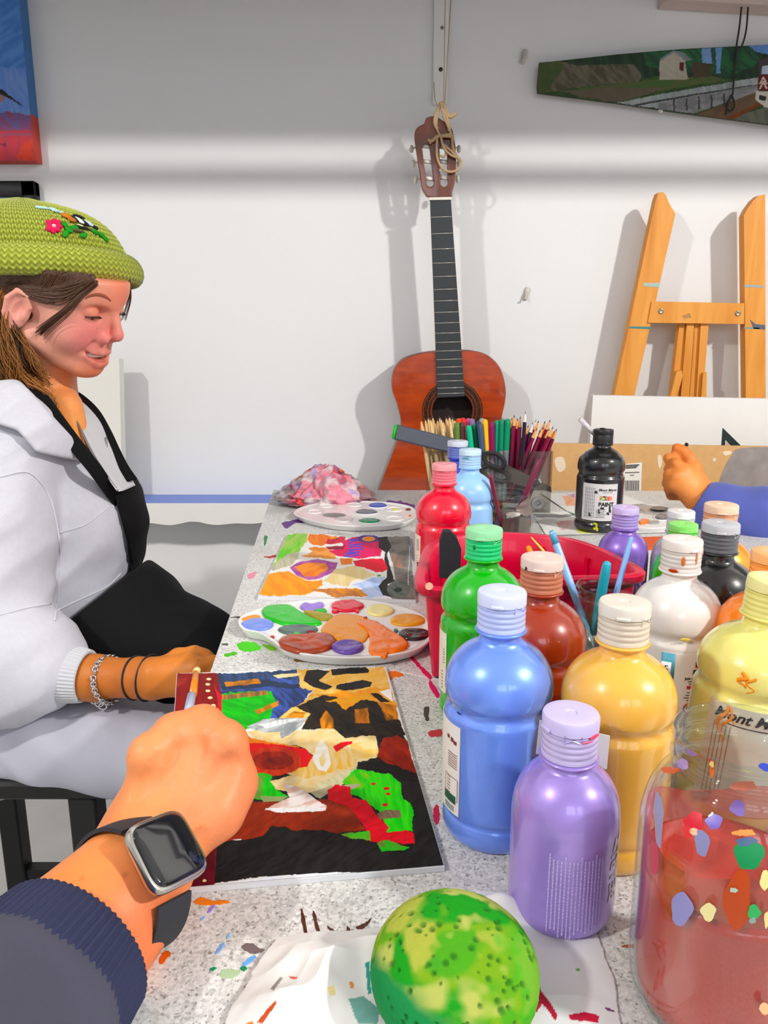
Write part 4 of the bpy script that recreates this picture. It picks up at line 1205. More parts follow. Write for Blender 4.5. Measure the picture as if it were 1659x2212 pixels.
# ================================================================ plastic palettes
def palette(label, outline, blobs, wells, hole=None, h=.012, dirt=()):
    P = np.array([tbl(x, y, h)[:2] for x, y in catmull(outline, 6, True)]); c = P.mean(0)
    t = thing('paint_palette', label, 'palette', (c[0], c[1], TZ))
    n = len(P); v = []
    rings = [(.93, .0005), (.965, .003), (.995, h - .003), (1.01, h - .0008), (1.0, h + .0002), (.975, h), (.955, h - .0014), (.90, h - .0016), (.6, h - .0016), (.3, h - .0016)]
    for s, z in rings:
        v += [(c[0] + (p[0] - c[0]) * s, c[1] + (p[1] - c[1]) * s, TZ + z) for p in P]
    f = []
    for i in range(len(rings) - 1):
        for q in range(n): f.append((i * n + q, i * n + (q + 1) % n, (i + 1) * n + (q + 1) % n, (i + 1) * n + q))
    v.append((c[0], c[1], TZ + h - .0016)); o = (len(rings) - 1) * n
    for q in range(n): f.append((o + q, o + (q + 1) % n, len(v) - 1))
    f.append(tuple(range(n))[::-1])
    mb = MB().add(v, f)
    for x, y, a, b in wells:
        ring = [tbl(x + a * math.cos(g), y + b * math.sin(g), h)[:2] for g in np.linspace(0, 2 * PI, 33)[:-1]]
        mb.tube([(p[0], p[1], TZ + h - .0016) for p in ring], .0014, 6, closed=True)
    mb.build('palette_tray', M((238, 236, 234), .22, coat=.4), t, label='white plastic tray')
    if hole:
        x, y, a, b = hole
        MB().blob([tbl(x + a * math.cos(g), y + b * math.sin(g), h)[:2] for g in np.linspace(0, 2 * PI, 24)[:-1]], TZ + h - .0017, .0004, smooth=0).build('thumb_hole', M((150, 148, 144), .6), t)
    for rgb, poly, hh, gloss in blobs:
        if poly[0] == 'E':
            _, x, y, a, b = poly; poly = [(x + a * math.cos(g) * (1 + .05 * math.sin(3 * g + x)), y + b * math.sin(g) * (1 + .05 * math.cos(2 * g + y))) for g in np.linspace(0, 2 * PI, 20)[:-1]]
        MB().blob([tbl(x, y, h)[:2] for x, y in poly], TZ + h - .0017, hh, smooth=2).build('paint_puddle', M(rgb, gloss, coat=.3), t)
    return t
k = c6_
def E2(x, y, a, b): return ('E', 480 + x / 3.318, 1120 + y / 3.318, a / 3.318, b / 3.318)
out = k([(118, 745), (150, 690), (280, 640), (430, 606), (560, 588), (800, 575), (1050, 585), (1250, 620), (1430, 685), (1500, 780), (1490, 865), (1390, 935), (1200, 978), (1000, 992), (800, 990), (600, 970), (450, 930), (370, 875), (270, 815), (160, 790)])
palette('white palette loaded with wet orange, green and rust paint nearest the large painting', out, [
    ((245, 152, 25), k([(125, 715), (240, 683), (285, 700), (250, 725), (130, 728)]), .0020, .4),
    ((240, 158, 22), k([(690, 800), (760, 720), (830, 675), (1010, 690), (1080, 740), (1050, 850), (1000, 900), (900, 880), (820, 870), (760, 840)]), .0026, .3),
    ((178, 165, 62), k([(560, 655), (700, 670), (800, 690), (790, 720), (720, 730), (640, 700)]), .0030, .35),
    ((10, 186, 42), k([(275, 655), (310, 625), (400, 615), (490, 618), (520, 640), (560, 665), (650, 720), (735, 745), (660, 770), (560, 765), (450, 765), (380, 740), (300, 710)]), .0034, .25),
    ((152, 124, 208), k([(550, 630), (590, 600), (640, 622), (700, 598), (735, 610), (720, 640), (650, 658), (580, 655)]), .0030, .3),
    ((24, 172, 62), k([(650, 655), (740, 645), (755, 670), (690, 675)]), .0032, .3),
    ((226, 0, 60), E2(895, 625, 120, 41), .0034, .2), ((226, 0, 60), k([(780, 662), (800, 650), (835, 655), (835, 672), (795, 676)]), .0026, .2), ((226, 0, 60), k([(940, 650), (985, 648), (980, 672), (960, 672)]), .0022, .2),
    ((246, 236, 165), k([(1030, 660), (1060, 620), (1150, 615), (1240, 645), (1225, 680), (1140, 700), (1060, 690)]), .0034, .3),
    ((236, 166, 32), E2(1328, 725, 128, 44), .0030, .3), ((28, 20, 20), E2(1375, 828, 116, 44), .0030, .15),
    ((252, 132, 14), k([(930, 740), (1070, 720), (1170, 780), (1250, 830), (1345, 890), (1330, 930), (1250, 965), (1190, 965), (1150, 985), (1090, 985), (1040, 950), (1060, 870), (1040, 800)]), .0042, .2),
    ((252, 128, 14), k([(1045, 955), (1120, 950), (1200, 955), (1175, 1005), (1140, 985), (1095, 985)]), .0036, .25),
    ((122, 146, 228), E2(255, 757, 118, 39), .0032, .25), ((84, 104, 98), E2(545, 795, 146, 35), .0028, .3),
    ((24, 172, 62), k([(500, 832), (540, 818), (570, 835), (530, 846)]), .0036, .3), ((120, 30, 30), k([(590, 818), (640, 808), (680, 820), (630, 832)]), .0034, .3),
    ((164, 64, 16), k([(395, 885), (430, 845), (560, 838), (640, 828), (760, 822), (830, 870), (790, 930), (700, 960), (560, 968), (470, 945), (410, 915)]), .0044, .2),
    ((104, 74, 164), E2(900, 922, 118, 45), .0040, .25),
    ((30, 120, 110), k([(1225, 792), (1255, 786), (1262, 810), (1235, 815)]), .0022, .4), ((190, 60, 40), k([(1010, 712), (1038, 708), (1042, 720), (1015, 722)]), .0034, .4),
    ((160, 60, 50), k([(340, 845), (370, 838), (378, 852), (345, 856)]), .0022, .4)], [])
k = c1_
def E3(x, y, a, b): return ('E', 540 + x / 2.37, 880 + y / 2.37, a / 2.37, b / 2.37)
out = k([(225, 540), (250, 515), (330, 492), (450, 480), (560, 478), (700, 485), (800, 500), (845, 522), (845, 560), (790, 588), (700, 602), (560, 606), (440, 600), (340, 582), (260, 560)])
palette('white palette with few colours and a thumb hole beside the stained rag', out, [
    ((42, 70, 172), E3(655, 500, 46, 11), .003, .3), ((98, 102, 112), E3(597, 533, 55, 11), .003, .3), ((18, 140, 95), E3(612, 578, 54, 11), .003, .25), ((222, 222, 130), E3(745, 520, 16, 4), .002, .3),
    ((120, 60, 50), E3(810, 520, 14, 5), .002, .4), ((228, 120, 40), E3(820, 552, 8, 3), .002, .4)],
    [(x[1], x[2], x[3], x[4]) for x in (E3(530, 494, 38, 9), E3(740, 518, 42, 11), E3(478, 570, 44, 12), E3(738, 565, 44, 12), E3(655, 500, 50, 12), E3(597, 533, 60, 13), E3(612, 578, 58, 13), E3(390, 500, 36, 8), E3(330, 530, 34, 9))], E3(430, 547, 62, 12)[1:])

# ================================================================ red caddy
cad = [(.0405, .694), (.0435, .760), (.057, .835), (.082, .868), (.120, .884), (.165, .881), (.208, .862), (.232, .825), (.246, .780), (.254, .745), (.240, .726), (.160, .716), (.075, .692)]
O = catmull(cad, 10, True); n = len(O)
T_ = np.roll(O, -1, 0) - np.roll(O, 1, 0); T_ /= np.linalg.norm(T_, axis=1)[:, None]
N_ = np.c_[T_[:, 1], -T_[:, 0]]
if np.dot(N_[0], O[0] - O.mean(0)) < 0: N_ = -N_
t = thing('caddy', 'red plastic caddy behind the green and white bottles', 'caddy', (O[:, 0].mean(), O[:, 1].mean(), TZ))
hc = .098
prof = [(-.012, .0005), (-.009, .002), (-.0015, hc - .016), (-.001, hc - .010), (.0065, hc - .009), (.0085, hc - .007), (.0085, hc - .001), (.007, hc), (-.001, hc), (-.0035, hc - .003), (-.0042, hc - .018), (-.0048, hc - .019), (-.0056, hc - .045), (-.0050, hc - .046), (-.011, .006), (-.014, .004)]
v = []
for off, z in prof: v += [(p[0] + q[0] * off, p[1] + q[1] * off, TZ + .0002 + z) for p, q in zip(O, N_)]
f = []
for i in range(len(prof) - 1):
    for q in range(n): f.append((i * n + q, i * n + (q + 1) % n, (i + 1) * n + (q + 1) % n, (i + 1) * n + q))
f.append(tuple(range(n))[::-1]); f.append(tuple((len(prof) - 1) * n + q for q in range(n)))
redp = mat('red_caddy_plastic', (202, 0, 66), .36, coat=.2)
MB().add(v, f).build('tub', redp, t, auto=50)
for idx in (22, 38, 55, 70):
    p, q, tt = O[idx], N_[idx], T_[idx]
    MB().bar((*(p - q * .006), TZ + .02), (*(p - q * .0055), TZ + hc - .012), .006, .004, up=(q[0], q[1], 0)).build('rib', redp, t, smooth=False)
MB().blob([tbl(x, y, .098)[:2] for x, y in [(918, 1262), (930, 1258), (938, 1268), (930, 1276), (919, 1274)]], TZ + hc + .0002, .0008).build('paint_smear', M((222, 170, 150), .5), t)

# foam wedge brush standing in the caddy
yb = .745
poly = [(958, 1146), (972, 1146), (986, 1160), (995, 1182), (993, 1243), (949, 1245), (950, 1168)]
P = [aty(x, y, yb) for x, y in poly]
t = thing('foam_brush', 'black foam brush standing upside down in the left of the red caddy', 'brush', (P[4][0], yb, TZ + .01))
MB().prism([(p[0], p[2]) for p in P], -.007, .007, axes=[[1, 0, 0], [0, 0, 1], [0, 1, 0]], o=(0, yb, 0)).build('foam_head', mat('black_foam', (38, 40, 44), .95, bump=(1500, .5, .001)), t, smooth=False)
b = (P[4] + P[5]) / 2
MB().tube([b + [0, 0, .004], [b[0] + .004, yb, TZ + .008]], [.004, .0035], 10).build('handle', M((205, 170, 120), .5), t)

# ================================================================ glass jars
def clear_mat(name, tint, k=1.0, ior=1.45, rough=0.01):
    m = bpy.data.materials.new(name); m.use_nodes = True; nt = m.node_tree
    nt.nodes.remove(nt.nodes['Principled BSDF'])
    tr = nt.nodes.new('ShaderNodeBsdfTransparent'); tr.inputs['Color'].default_value = lin(tint) + [1]
    gl = nt.nodes.new('ShaderNodeBsdfGlossy'); gl.inputs['Roughness'].default_value = rough; gl.inputs['Color'].default_value = (1, 1, 1, 1)
    fr = nt.nodes.new('ShaderNodeLayerWeight'); pw = nt.nodes.new('ShaderNodeMath'); pw.operation = 'POWER'; pw.inputs[1].default_value = 3.5; nt.links.new(fr.outputs['Facing'], pw.inputs[0])
    mm = nt.nodes.new('ShaderNodeMath'); mm.operation = 'MULTIPLY_ADD'; mm.inputs[1].default_value = .55 * k; mm.inputs[2].default_value = .035; nt.links.new(pw.outputs[0], mm.inputs[0])
    mx = nt.nodes.new('ShaderNodeMixShader'); nt.links.new(mm.outputs[0], mx.inputs[0]); nt.links.new(tr.outputs[0], mx.inputs[1]); nt.links.new(gl.outputs[0], mx.inputs[2])
    nt.links.new(mx.outputs[0], nt.nodes['Material Output'].inputs['Surface']); return m
glass = clear_mat('jar_glass', (243, 247, 246), 1.0)
def jar(label, c, prof, wall, liquid, parent_parts=None):
    t = thing('glass_jar', label, 'jar', c)
    prof = catmull(prof, 4); prof[:, 0] = np.maximum(prof[:, 0], 0)
    inner = [(max(r - wall, 0), max(z, .0035)) for r, z in prof[::-1] if True]
    full = [tuple(p) for p in prof] + [(prof[-1][0] - wall * .5, prof[-1][1] + wall * .45)] + inner
    MB().lathe(full, c, 72).build('glass', glass, t)
    if liquid:
        lev, rgb, extra = liquid
        lp = [(0, .0045)] + [(max(r - wall - .0004, .001), max(z, .0045)) for r, z in prof if z < lev and r > wall * 2]
        rl = np.interp(lev, prof[:, 1][prof[:, 0] > wall * 2], prof[:, 0][prof[:, 0] > wall * 2]) - wall - .0004
        lp += [(rl, lev), (rl - .0015, lev - .0006), (0, lev - .0008)]
        MB().lathe(lp, c, 64).build('paint_water', mat('paint_water', rgb, .12, coat=.4, **extra), t)
    return t, prof
# jar with brushes in front of the caddy
JA = np.array([.205, .664, TZ + .0003])
ta, pa = jar('clear jar holding blue handled brushes between the rust and white bottles', JA, [(0, 0), (.025, 0), (.030, .003), (.0325, .010), (.0325, .045), (.0325, .074), (.0315, .082), (.0290, .088), (.0288, .092), (.0300, .094), (.0300, .0965), (.0288, .098), (.0288, .101), (.0302, .103), (.0300, .106)], .0022, (.050, (158, 168, 178), {'vary': (60, .2)}))
def smear(parent, jc, prof, items, off=.0004):
    for a0, a1, z0, z1, rgb in items:
        pz = np.array(prof); m_ = max(6, int(abs(a1 - a0) / 2)); kz = 18
        q = MB(); v = []
        for z in np.linspace(z0, z1, kz):
            tt = (z - z0) / (z1 - z0 + 1e-9)
            mid = (a0 + a1) / 2 + min(6, abs(a1 - a0) * .2) * math.sin(z * 130 + a0); half = (a1 - a0) / 2 * math.sqrt(max(.02, 1 - (2 * tt - 1) ** 2)) * (1 + .18 * math.sin(z * 240 + a1))
            zz = pz[:, 1]; ok = (pz[:, 0] > .01)
            r = np.interp(z, zz[ok], pz[ok, 0]) + off
            for g in np.linspace(mid - half, mid + half, m_): v.append((r * math.cos(math.radians(g)), r * math.sin(math.radians(g)), z))
        f = [(i * m_ + k, i * m_ + k + 1, (i + 1) * m_ + k + 1, (i + 1) * m_ + k) for i in range(kz - 1) for k in range(m_ - 1)]
        q.add(np.array(v) + jc, f).build('paint_smear', M(rgb, .35), parent)
smear(ta, JA, pa, [(255, 275, .088, .100, (235, 160, 40)), (300, 318, .084, .098, (160, 40, 40)), (325, 345, .090, .100, (220, 80, 50)), (205, 225, .06, .075, (150, 170, 190))])
def brush(label, top, low, zb, r0, r1, rgb, extra=None, name='paint_brush', ferr=True, cat='brush', group=None, tip=None, inside=None):
    """handle end at 'top', passing through 'low', down to height zb"""
    top = np.array(top); low = np.array(low); d_ = low - top
    end = top + d_ * ((zb - top[2]) / d_[2])
    if inside is not None:
        o_ = end[:2] - inside[0][:2]; L_ = np.linalg.norm(o_)
        if L_ > inside[1]: end = np.r_[inside[0][:2] + o_ / L_ * inside[1], zb]
    t = thing(name, label, cat, end, group)
    L = end - top
    MB().tube([top + L * .0, top + L * .015, top + L * .1, top + L * .35, top + L * .68], [r0 * .55, r0 * .85, r0, r0 * 1.05, r1], 12).build('handle', M(rgb, .3, coat=.3), t)
    if ferr:
        MB().tube([top + L * .66, top + L * .84], [r1 * 1.08, r1 * 1.15], 12).build('ferrule', M((200, 200, 205), .3, metal=.9), t)
        MB().tube([top + L * .83, top + L * .93, top + L], [r1 * 1.1, r1 * 1.3, r1 * .7], 10).build('bristles', M((90, 70, 60), .8), t)
    if tip:
        MB().tube([top - L * .002, top + L * .02, top + L * .09], [r0 * .56, r0 * .88, r0 * 1.02], 12).build('handle_tip', M(tip, .3, coat=.3), t, label='darker painted handle tip')
    return t
dj = .70
brush('pale blue brush with teal tip leaning left in the clear jar', atd(1191, 1147, dj + .03), atd(1229, 1258, dj), TZ + .02, .0036, .003, (150, 190, 240), tip=(95, 160, 195), inside=(JA, .018))
brush('thin pale blue brush leaning right in the clear jar', atd(1364, 1160, dj + .015), atd(1314, 1268, dj), TZ + .02, .0026, .0022, (140, 180, 235), inside=(JA, .018))
brush('short thick turquoise brush in the middle of the clear jar', atd(1312, 1214, dj - .015), atd(1296, 1290, dj), TZ + .02, .0044, .004, (70, 175, 200), inside=(JA, .018))
tag(MB().tube([atd(1147, 1160, .80), atd(1170, 1186, .80), atd(1240, 1268, .80)], [.0006, .0014, .0016], 8).build('thin_stick', M((220, 215, 110), .5)), 'thin yellow green stick poking out of the red caddy', 'stick')
brush('orange tipped brush mostly hidden in the red caddy', atd(1140, 1180, .83), atd(1160, 1225, .82), TZ + .012, .0035, .003, (238, 150, 30))

# jar of dirty water near the clear bin
p = atz(1097, 1063, TZ + .104); JB = np.array([p[0], p[1], TZ + .0003])
tb_, pb_ = jar('small jar of murky brown water with two dark brushes behind the caddy', JB, [(0, 0), (.030, 0), (.0355, .003), (.0378, .010), (.0378, .045), (.0378, .066), (.0370, .074), (.0345, .080), (.0318, .083), (.0312, .086), (.0325, .0885), (.0325, .0915), (.0312, .0935), (.0312, .0955), (.0322, .0975), (.0322, .1005), (.0312, .103)], .0022, (.0815, (112, 90, 86), {'vary': (70, .3)}))
smear(tb_, JB, pb_, [(195, 250, .072, .100, (130, 90, 50)), (205, 230, .062, .078, (180, 110, 40)), (290, 345, .074, .099, (120, 105, 100)), (255, 285, .075, .082, (150, 140, 135))])
brush('dark maroon brush leaning right in the murky water jar', atd(1167, 990, 1.10), atd(1128, 1072, 1.085), TZ + .02, .0040, .0042, (110, 22, 55), inside=(JB, .022))
brush('short dark maroon brush leaning left in the murky water jar', atd(1059, 1026, 1.07), atd(1068, 1064, 1.075), TZ + .02, .0032, .003, (120, 40, 60), inside=(JB, .022))

# big jar at the right front
JC = np.array([.1668, .322, TZ + .0003])
pc = [(0, 0), (.031, 0), (.037, .003), (.0412, .010), (.0430, .022), (.0432, .045), (.0432, .095), (.0426, .104), (.0408, .113), (.0375, .121), (.0335, .1265), (.0308, .1300), (.0300, .1330), (.0306, .1350), (.0318, .1362), (.0318, .1385), (.0306, .1400), (.0306, .1440), (.0318, .1460), (.0316, .1490)]
tc_, pc_ = jar('large glass jar with red paint water at the right edge in front', JC, pc, .0026, (.079, (206, 72, 62), {'vary': (40, .12)}))
# film of diluted paint left on the glass above the water
film = bpy.data.materials.new('paint_film'); film.use_nodes = True; nt = film.node_tree
bs = nt.nodes['Principled BSDF']; bs.inputs['Base Color'].default_value = lin((214, 92, 80)) + [1]; bs.inputs['Roughness'].default_value = .3; bs.inputs['Alpha'].default_value = .62
fp = [(r - .0030, z) for r, z in pc_ if .079 < z < .1015 and r > .02]
fp = [(fp[0][0], .0788)] + fp
fl = MB(); fl.lathe(fp, JC, 72); vv = fl.v[0]; top = vv[:, 2] > TZ + .098
vv[top, 2] += .006 * np.sin(np.arctan2(vv[top, 1] - JC[1], vv[top, 0] - JC[0]) * 3)
fl.build('paint_film', film, tc_)
def spot(cx, cy, a, b, rgb, off=.0004, rim=False, sides=14):
    """splash of paint on the jar wall around a picture position"""
    pz = np.array(pc_); ok = pz[:, 0] > .02; P = []
    for g in np.linspace(0, 2 * PI, sides * 2, endpoint=False):
        x = cx + a * math.cos(g) * (1 + .16 * math.sin(3 * g + cx)); y = cy + b * math.sin(g) * (1 + .14 * math.cos(2 * g + cy))
        ray = atd(x, y, 1.0) - CAMP; t_ = .25
        for _ in range(400):                     # march to the outside of the jar
            p = CAMP + ray * t_; z = p[2] - JC[2]; r = np.interp(z, pz[ok, 1], pz[ok, 0]) if 0 < z < .149 else .02
            if math.hypot(p[0] - JC[0], p[1] - JC[1]) < r + off + (.0001): break
            t_ += .0006
        P.append(p)
    P = np.array(P); e = P[:, :2] - JC[:2]; rr_ = np.interp(P[:, 2] - JC[2], pz[ok, 1], pz[ok, 0]) + off; P[:, :2] = JC[:2] + e / np.linalg.norm(e, axis=1)[:, None] * rr_[:, None]
    c = P.mean(0); d_ = c - JC; z = d_[2]; r = np.interp(z, pz[ok, 1], pz[ok, 0]) + off; q = d_[:2] / np.linalg.norm(d_[:2]) * r; c = np.array([JC[0] + q[0], JC[1] + q[1], c[2]])
    n_ = len(P); mid = []
    for p in P:
        m_ = (p + c) / 2; e = m_[:2] - JC[:2]; r = np.interp(m_[2] - JC[2], pz[ok, 1], pz[ok, 0]) + off; e = e / np.linalg.norm(e) * r; mid.append((JC[0] + e[0], JC[1] + e[1], m_[2]))
    v = np.concatenate([P, mid, [c]]); f = [(k, (k + 1) % n_, n_ + (k + 1) % n_, n_ + k) for k in range(n_)] + [(n_ + k, n_ + (k + 1) % n_, 2 * n_) for k in range(n_)]
    MB().add(v, f).build('paint_splash', M(rgb, .35), tc_)
c8 = lambda x, y: (1300 + x / 3.022, 1480 + y / 3.022)
for x, y, a, b, rgb in ((605, 890, 62, 62, (206, 20, 52)), (560, 955, 30, 45, (214, 60, 62)), (603, 955, 26, 26, (240, 200, 170)), (655, 1030, 48, 90, (140, 140, 182)), (735, 890, 55, 45, (110, 90, 180)), (372, 880, 30, 200, (150, 146, 178)), (345, 1130, 26, 120, (186, 70, 92)), (960, 1110, 95, 105, (20, 140, 84)), (940, 1020, 70, 28, (80, 100, 135)),
                        (520, 1460, 72, 100, (142, 138, 190)), (696, 1480, 50, 54, (238, 226, 170)), (860, 1336, 26, 18, (190, 206, 190)), (992, 1480, 42, 45, (72, 180, 104)), (985, 1535, 22, 18, (150, 170, 170)), (1065, 1270, 34, 60, (232, 226, 160)), (880, 1330, 0.1, 0.1, (180, 80, 20)), (1075, 1530, 16, 60, (240, 220, 160)), (1060, 2110, 30, 40, (242, 196, 150)),
                        (445, 555, 62, 22, (212, 104, 40)), (530, 515, 40, 34, (170, 140, 186)), (930, 655, 84, 34, (176, 104, 84)), (720, 545, 14, 60, (222, 110, 56)), (930, 960, 74, 24, (226, 150, 90)), (890, 800, 50, 50, (126, 104, 170)), (890, 1400, 90, 190, (186, 76, 14))):
    if a > 1: spot(*c8(x, y), a / 3.022, b / 3.022, rgb, off=.0003 if (x, y) == (890, 1400) else .0006)
for x, y, a, b, rgb in ((530, 320, 26, 50, (246, 152, 30)), (585, 375, 45, 24, (246, 158, 50)), (650, 420, 36, 24, (244, 150, 40)), (714, 460, 24, 40, (218, 24, 40)), (720, 515, 16, 20, (238, 190, 120)), (582, 270, 18, 14, (60, 180, 140)), (945, 522, 32, 22, (236, 230, 120)), (600, 430, 40, 34, (140, 110, 160)), (1020, 440, 26, 26, (70, 90, 200))):
    spot(*c8(x, y), a / 3.022, b / 3.022, rgb, off=.0008)

# ================================================================ clear bin with pencils and markers
acry = clear_mat('clear_acrylic', (240, 240, 238), .8)
bx0, bx1, by0, by1, bz = .0835, .3125, 1.405, 1.492, .118
t = thing('clear_bin', 'clear acrylic bin full of pencils and markers in front of the guitar', 'bin', ((bx0 + bx1) / 2, (by0 + by1) / 2, TZ))
w = .003
for nm, lo, hi in (('panel', (bx0, by0, 0), (bx1, by0 + w, bz)), ('panel', (bx0, by1 - w, 0), (bx1, by1, bz)), ('panel', (bx0, by0 + w, 0), (bx0 + w, by1 - w, bz)), ('panel', (bx1 - w, by0 + w, 0), (bx1, by1 - w, bz)), ('bin_floor', (bx0 + w, by0 + w, 0), (bx1 - w, by1 - w, .003))):
    MB().box((lo[0], lo[1], lo[2] + TZ + .0003), (hi[0], hi[1], hi[2] + TZ + .0003), bev=.0008).build(nm, acry, t, smooth=False)
# taller rounded divider at the middle
a = aty(1010, 950, 1.44); b = aty(1104, 900, 1.44)
pl = [(a[0], TZ + .01), (b[0], TZ + .01), (b[0], b[2] - .02), (b[0] - .008, b[2] - .005), (b[0] - .022, b[2]), (a[0] + .022, b[2]), (a[0] + .008, b[2] - .005), (a[0], b[2] - .02)]
MB().prism(pl, 0, .002, axes=[[1, 0, 0], [0, 0, 1], [0, 1, 0]], o=(0, 1.440, 0)).build('divider', acry, t, smooth=False)

def pencil_mesh(rgb, r=.0037, L=.172, lead=(50, 48, 48), woodc=(232, 180, 120)):
    me_ = MB(); s = 6
    me_.tube([(0, 0, 0), (0, 0, L - .020)], r, 6, m=0)
    me_.tube([(0, 0, L - .020), (0, 0, L - .005)], [r * .98, r * .36], 12, m=1, caps=False)
    me_.tube([(0, 0, L - .0052), (0, 0, L)], [r * .37, r * .06], 8, m=2)
    return me_
def stand(name, mb_mats, label, group, top, foot, cat):
    """copy of a mesh standing along z, set with its top at 'top' leaning from 'foot'"""
    me_, L = mb_mats
    o = bpy.data.objects.new(name, me_); C.objects.link(o)
    d_ = np.array(top) - np.array(foot); d_ /= np.linalg.norm(d_)
    o.rotation_mode = 'QUATERNION'; o.rotation_quaternion = Vector(d_).to_track_quat('Z', 'Y')
    o.location = (np.array(top) - d_ * L).tolist()
    return tag(o, label, cat, group)
def as_mesh(mb, mats, name):
    v = np.concatenate(mb.v); me_ = bpy.data.meshes.new(name); me_.from_pydata(v.tolist(), [], mb.f)
    for m_ in mats: me_.materials.append(m_)
    me_.polygons.foreach_set('material_index', mb.m); me_.update(); return me_
zf = TZ + .006
woodtip = M((236, 170, 110), .6); leadm = M((52, 50, 50), .5)
nat = (as_mesh(pencil_mesh(0), [M((228, 200, 155), .55), M((226, 190, 140), .6), M((90, 70, 60), .6)], 'natural_pencil'), .172)
mar = (as_mesh(pencil_mesh(0, .0039), [M((128, 0, 58), .35, coat=.3), woodtip, leadm], 'maroon_pencil'), .172)
drk = (as_mesh(pencil_mesh(0, .0039), [M((40, 34, 56), .35, coat=.3), M((226, 222, 220), .6), M((120, 120, 120), .5)], 'dark_pencil'), .172)
rs = random.Random(5)
def foot_of(top, dx):
    x = min(max(top[0] + dx, bx0 + .008), bx1 - .008); y = min(max(top[1] + (rs.random() - .5) * .01, by0 + .009), by1 - .009)
    return (x, y, zf)
nat_px = [(909, 905, 1.418), (918, 903, 1.425), (929, 902, 1.420), (939, 909, 1.430), (944, 904, 1.445), (952, 902, 1.422), (957, 907, 1.458), (963, 899, 1.436), (970, 897, 1.425), (976, 900, 1.450), (981, 903, 1.432), (934, 898, 1.468), (949, 899, 1.470), (924, 900, 1.472), (968, 902, 1.474)]
for x, y, Y in nat_px:
    tp = aty(x, y, Y); stand('pencil', nat, 'natural wood pencil in the bunch at the left end of the clear bin', 'natural wood pencils in the clear bin', tp, foot_of(tp, .028), 'pencil')
mar_px = [(1111, 896, 1.425), (1124, 899, 1.432), (1118, 903, 1.46), (1142, 918, 1.47), (1160, 924, 1.42), (1174, 922, 1.425), (1187, 925, 1.435), (1195, 921, 1.42), (1203, 926, 1.43), (1164, 908, 1.46), (1178, 909, 1.45), (1189, 906, 1.44), (1150, 916, 1.44), (1106, 902, 1.45), (1182, 917, 1.47), (1198, 930, 1.445)]
for x, y, Y in mar_px:
    tp = aty(x, y, Y); dx = -.004 if x < 1135 else -.055
    stand('pencil', mar, 'maroon pencil with sharpened tip in the bunch at the right end of the clear bin', 'maroon pencils in the clear bin', tp, foot_of(tp, dx), 'pencil')
for x, y, Y, lb in ((1135, 888, 1.42, 'tallest dark pencil with a white tip among the maroon pencils'), (1151, 911, 1.427, 'dark pencil with a pale tip right of the tallest pencil'), (1158, 906, 1.47, 'dark pencil behind the maroon pencils leaning right')):
    tp = aty(x, y, Y); stand('pencil', drk, lb, None, tp, foot_of(tp, -.004 if x < 1140 else -.03), 'pencil')
def marker(px, py, Y, rgb, cap, label, dx=.0, L=.155, r=.0052):
    mb = MB(); mb.lathe([(0, 0), (r * .8, 0), (r, .004), (r, L * .62), (r * 1.08, L * .63), (r * 1.08, L - .008), (r * .9, L - .002), (0, L)], (0, 0, 0), 16)
    q = np.concatenate(mb.v); m_ = [0 if q[f[0]][2] < L * .62 else 1 for f in mb.f]; mb.m = m_
    tp = aty(px, py, Y); stand('marker_pen', (as_mesh(mb, [M(rgb, .35), M(cap, .3)], 'marker_pen'), L), label, None, tp, foot_of(tp, dx), 'marker')
mk = [(991, 903, 1.45, (90, 120, 60), (215, 80, 40), 'orange ended pen beside the natural pencils', .0), (987, 912, 1.425, (85, 115, 70), (100, 130, 70), 'olive green pen beside the natural pencils', .004), (998, 911, 1.427, (70, 45, 40), (80, 50, 45), 'dark brown pen at the left of the markers', .004),
      (1000, 902, 1.46, (220, 90, 50), (232, 60, 45), 'red ended pen behind the dark brown pen', .0), (1012, 918, 1.42, (170, 200, 195), (30, 180, 140), 'bright teal capped marker leaning left in the clear bin', .022), (1023, 916, 1.43, (120, 130, 125), (15, 110, 80), 'dark green capped marker beside the bright teal one', .022),
      (1033, 909, 1.44, (110, 120, 140), (60, 75, 110), 'slate blue capped marker in the middle of the clear bin', .015), (1036, 914, 1.42, (110, 120, 140), (70, 85, 115), 'slate grey capped marker in front of the slate blue one', .02), (1047, 905, 1.425, (225, 215, 180), (240, 190, 80), 'yellow capped marker in the clear bin', .014), (1062, 911, 1.425, (170, 150, 165), (140, 15, 85), 'magenta capped marker right of the yellow one', .006),
      (1074, 907, 1.43, (150, 160, 160), (20, 150, 115), 'green capped marker right of the magenta one', .0), (1085, 905, 1.425, (150, 160, 160), (15, 140, 105), 'second green capped marker right of the magenta one', .0), (1097, 904, 1.42, (150, 160, 160), (10, 140, 100), 'tallest green capped marker next to the maroon pencils', -.003),
      (1102, 911, 1.47, (220, 205, 170), (228, 205, 160), 'cream marker behind the tallest green one', .0), (1020, 904, 1.47, (150, 140, 170), (150, 140, 190), 'lilac ended marker at the back of the clear bin', .0), (1012, 903, 1.475, (190, 90, 140), (225, 80, 140), 'pink ended marker at the back of the clear bin', .0), (1041, 903, 1.478, (185, 190, 210), (190, 195, 215), 'pale grey marker at the back of the clear bin', .0)]
for q in mk: marker(*q[:4], q[4], q[5], dx=q[6])
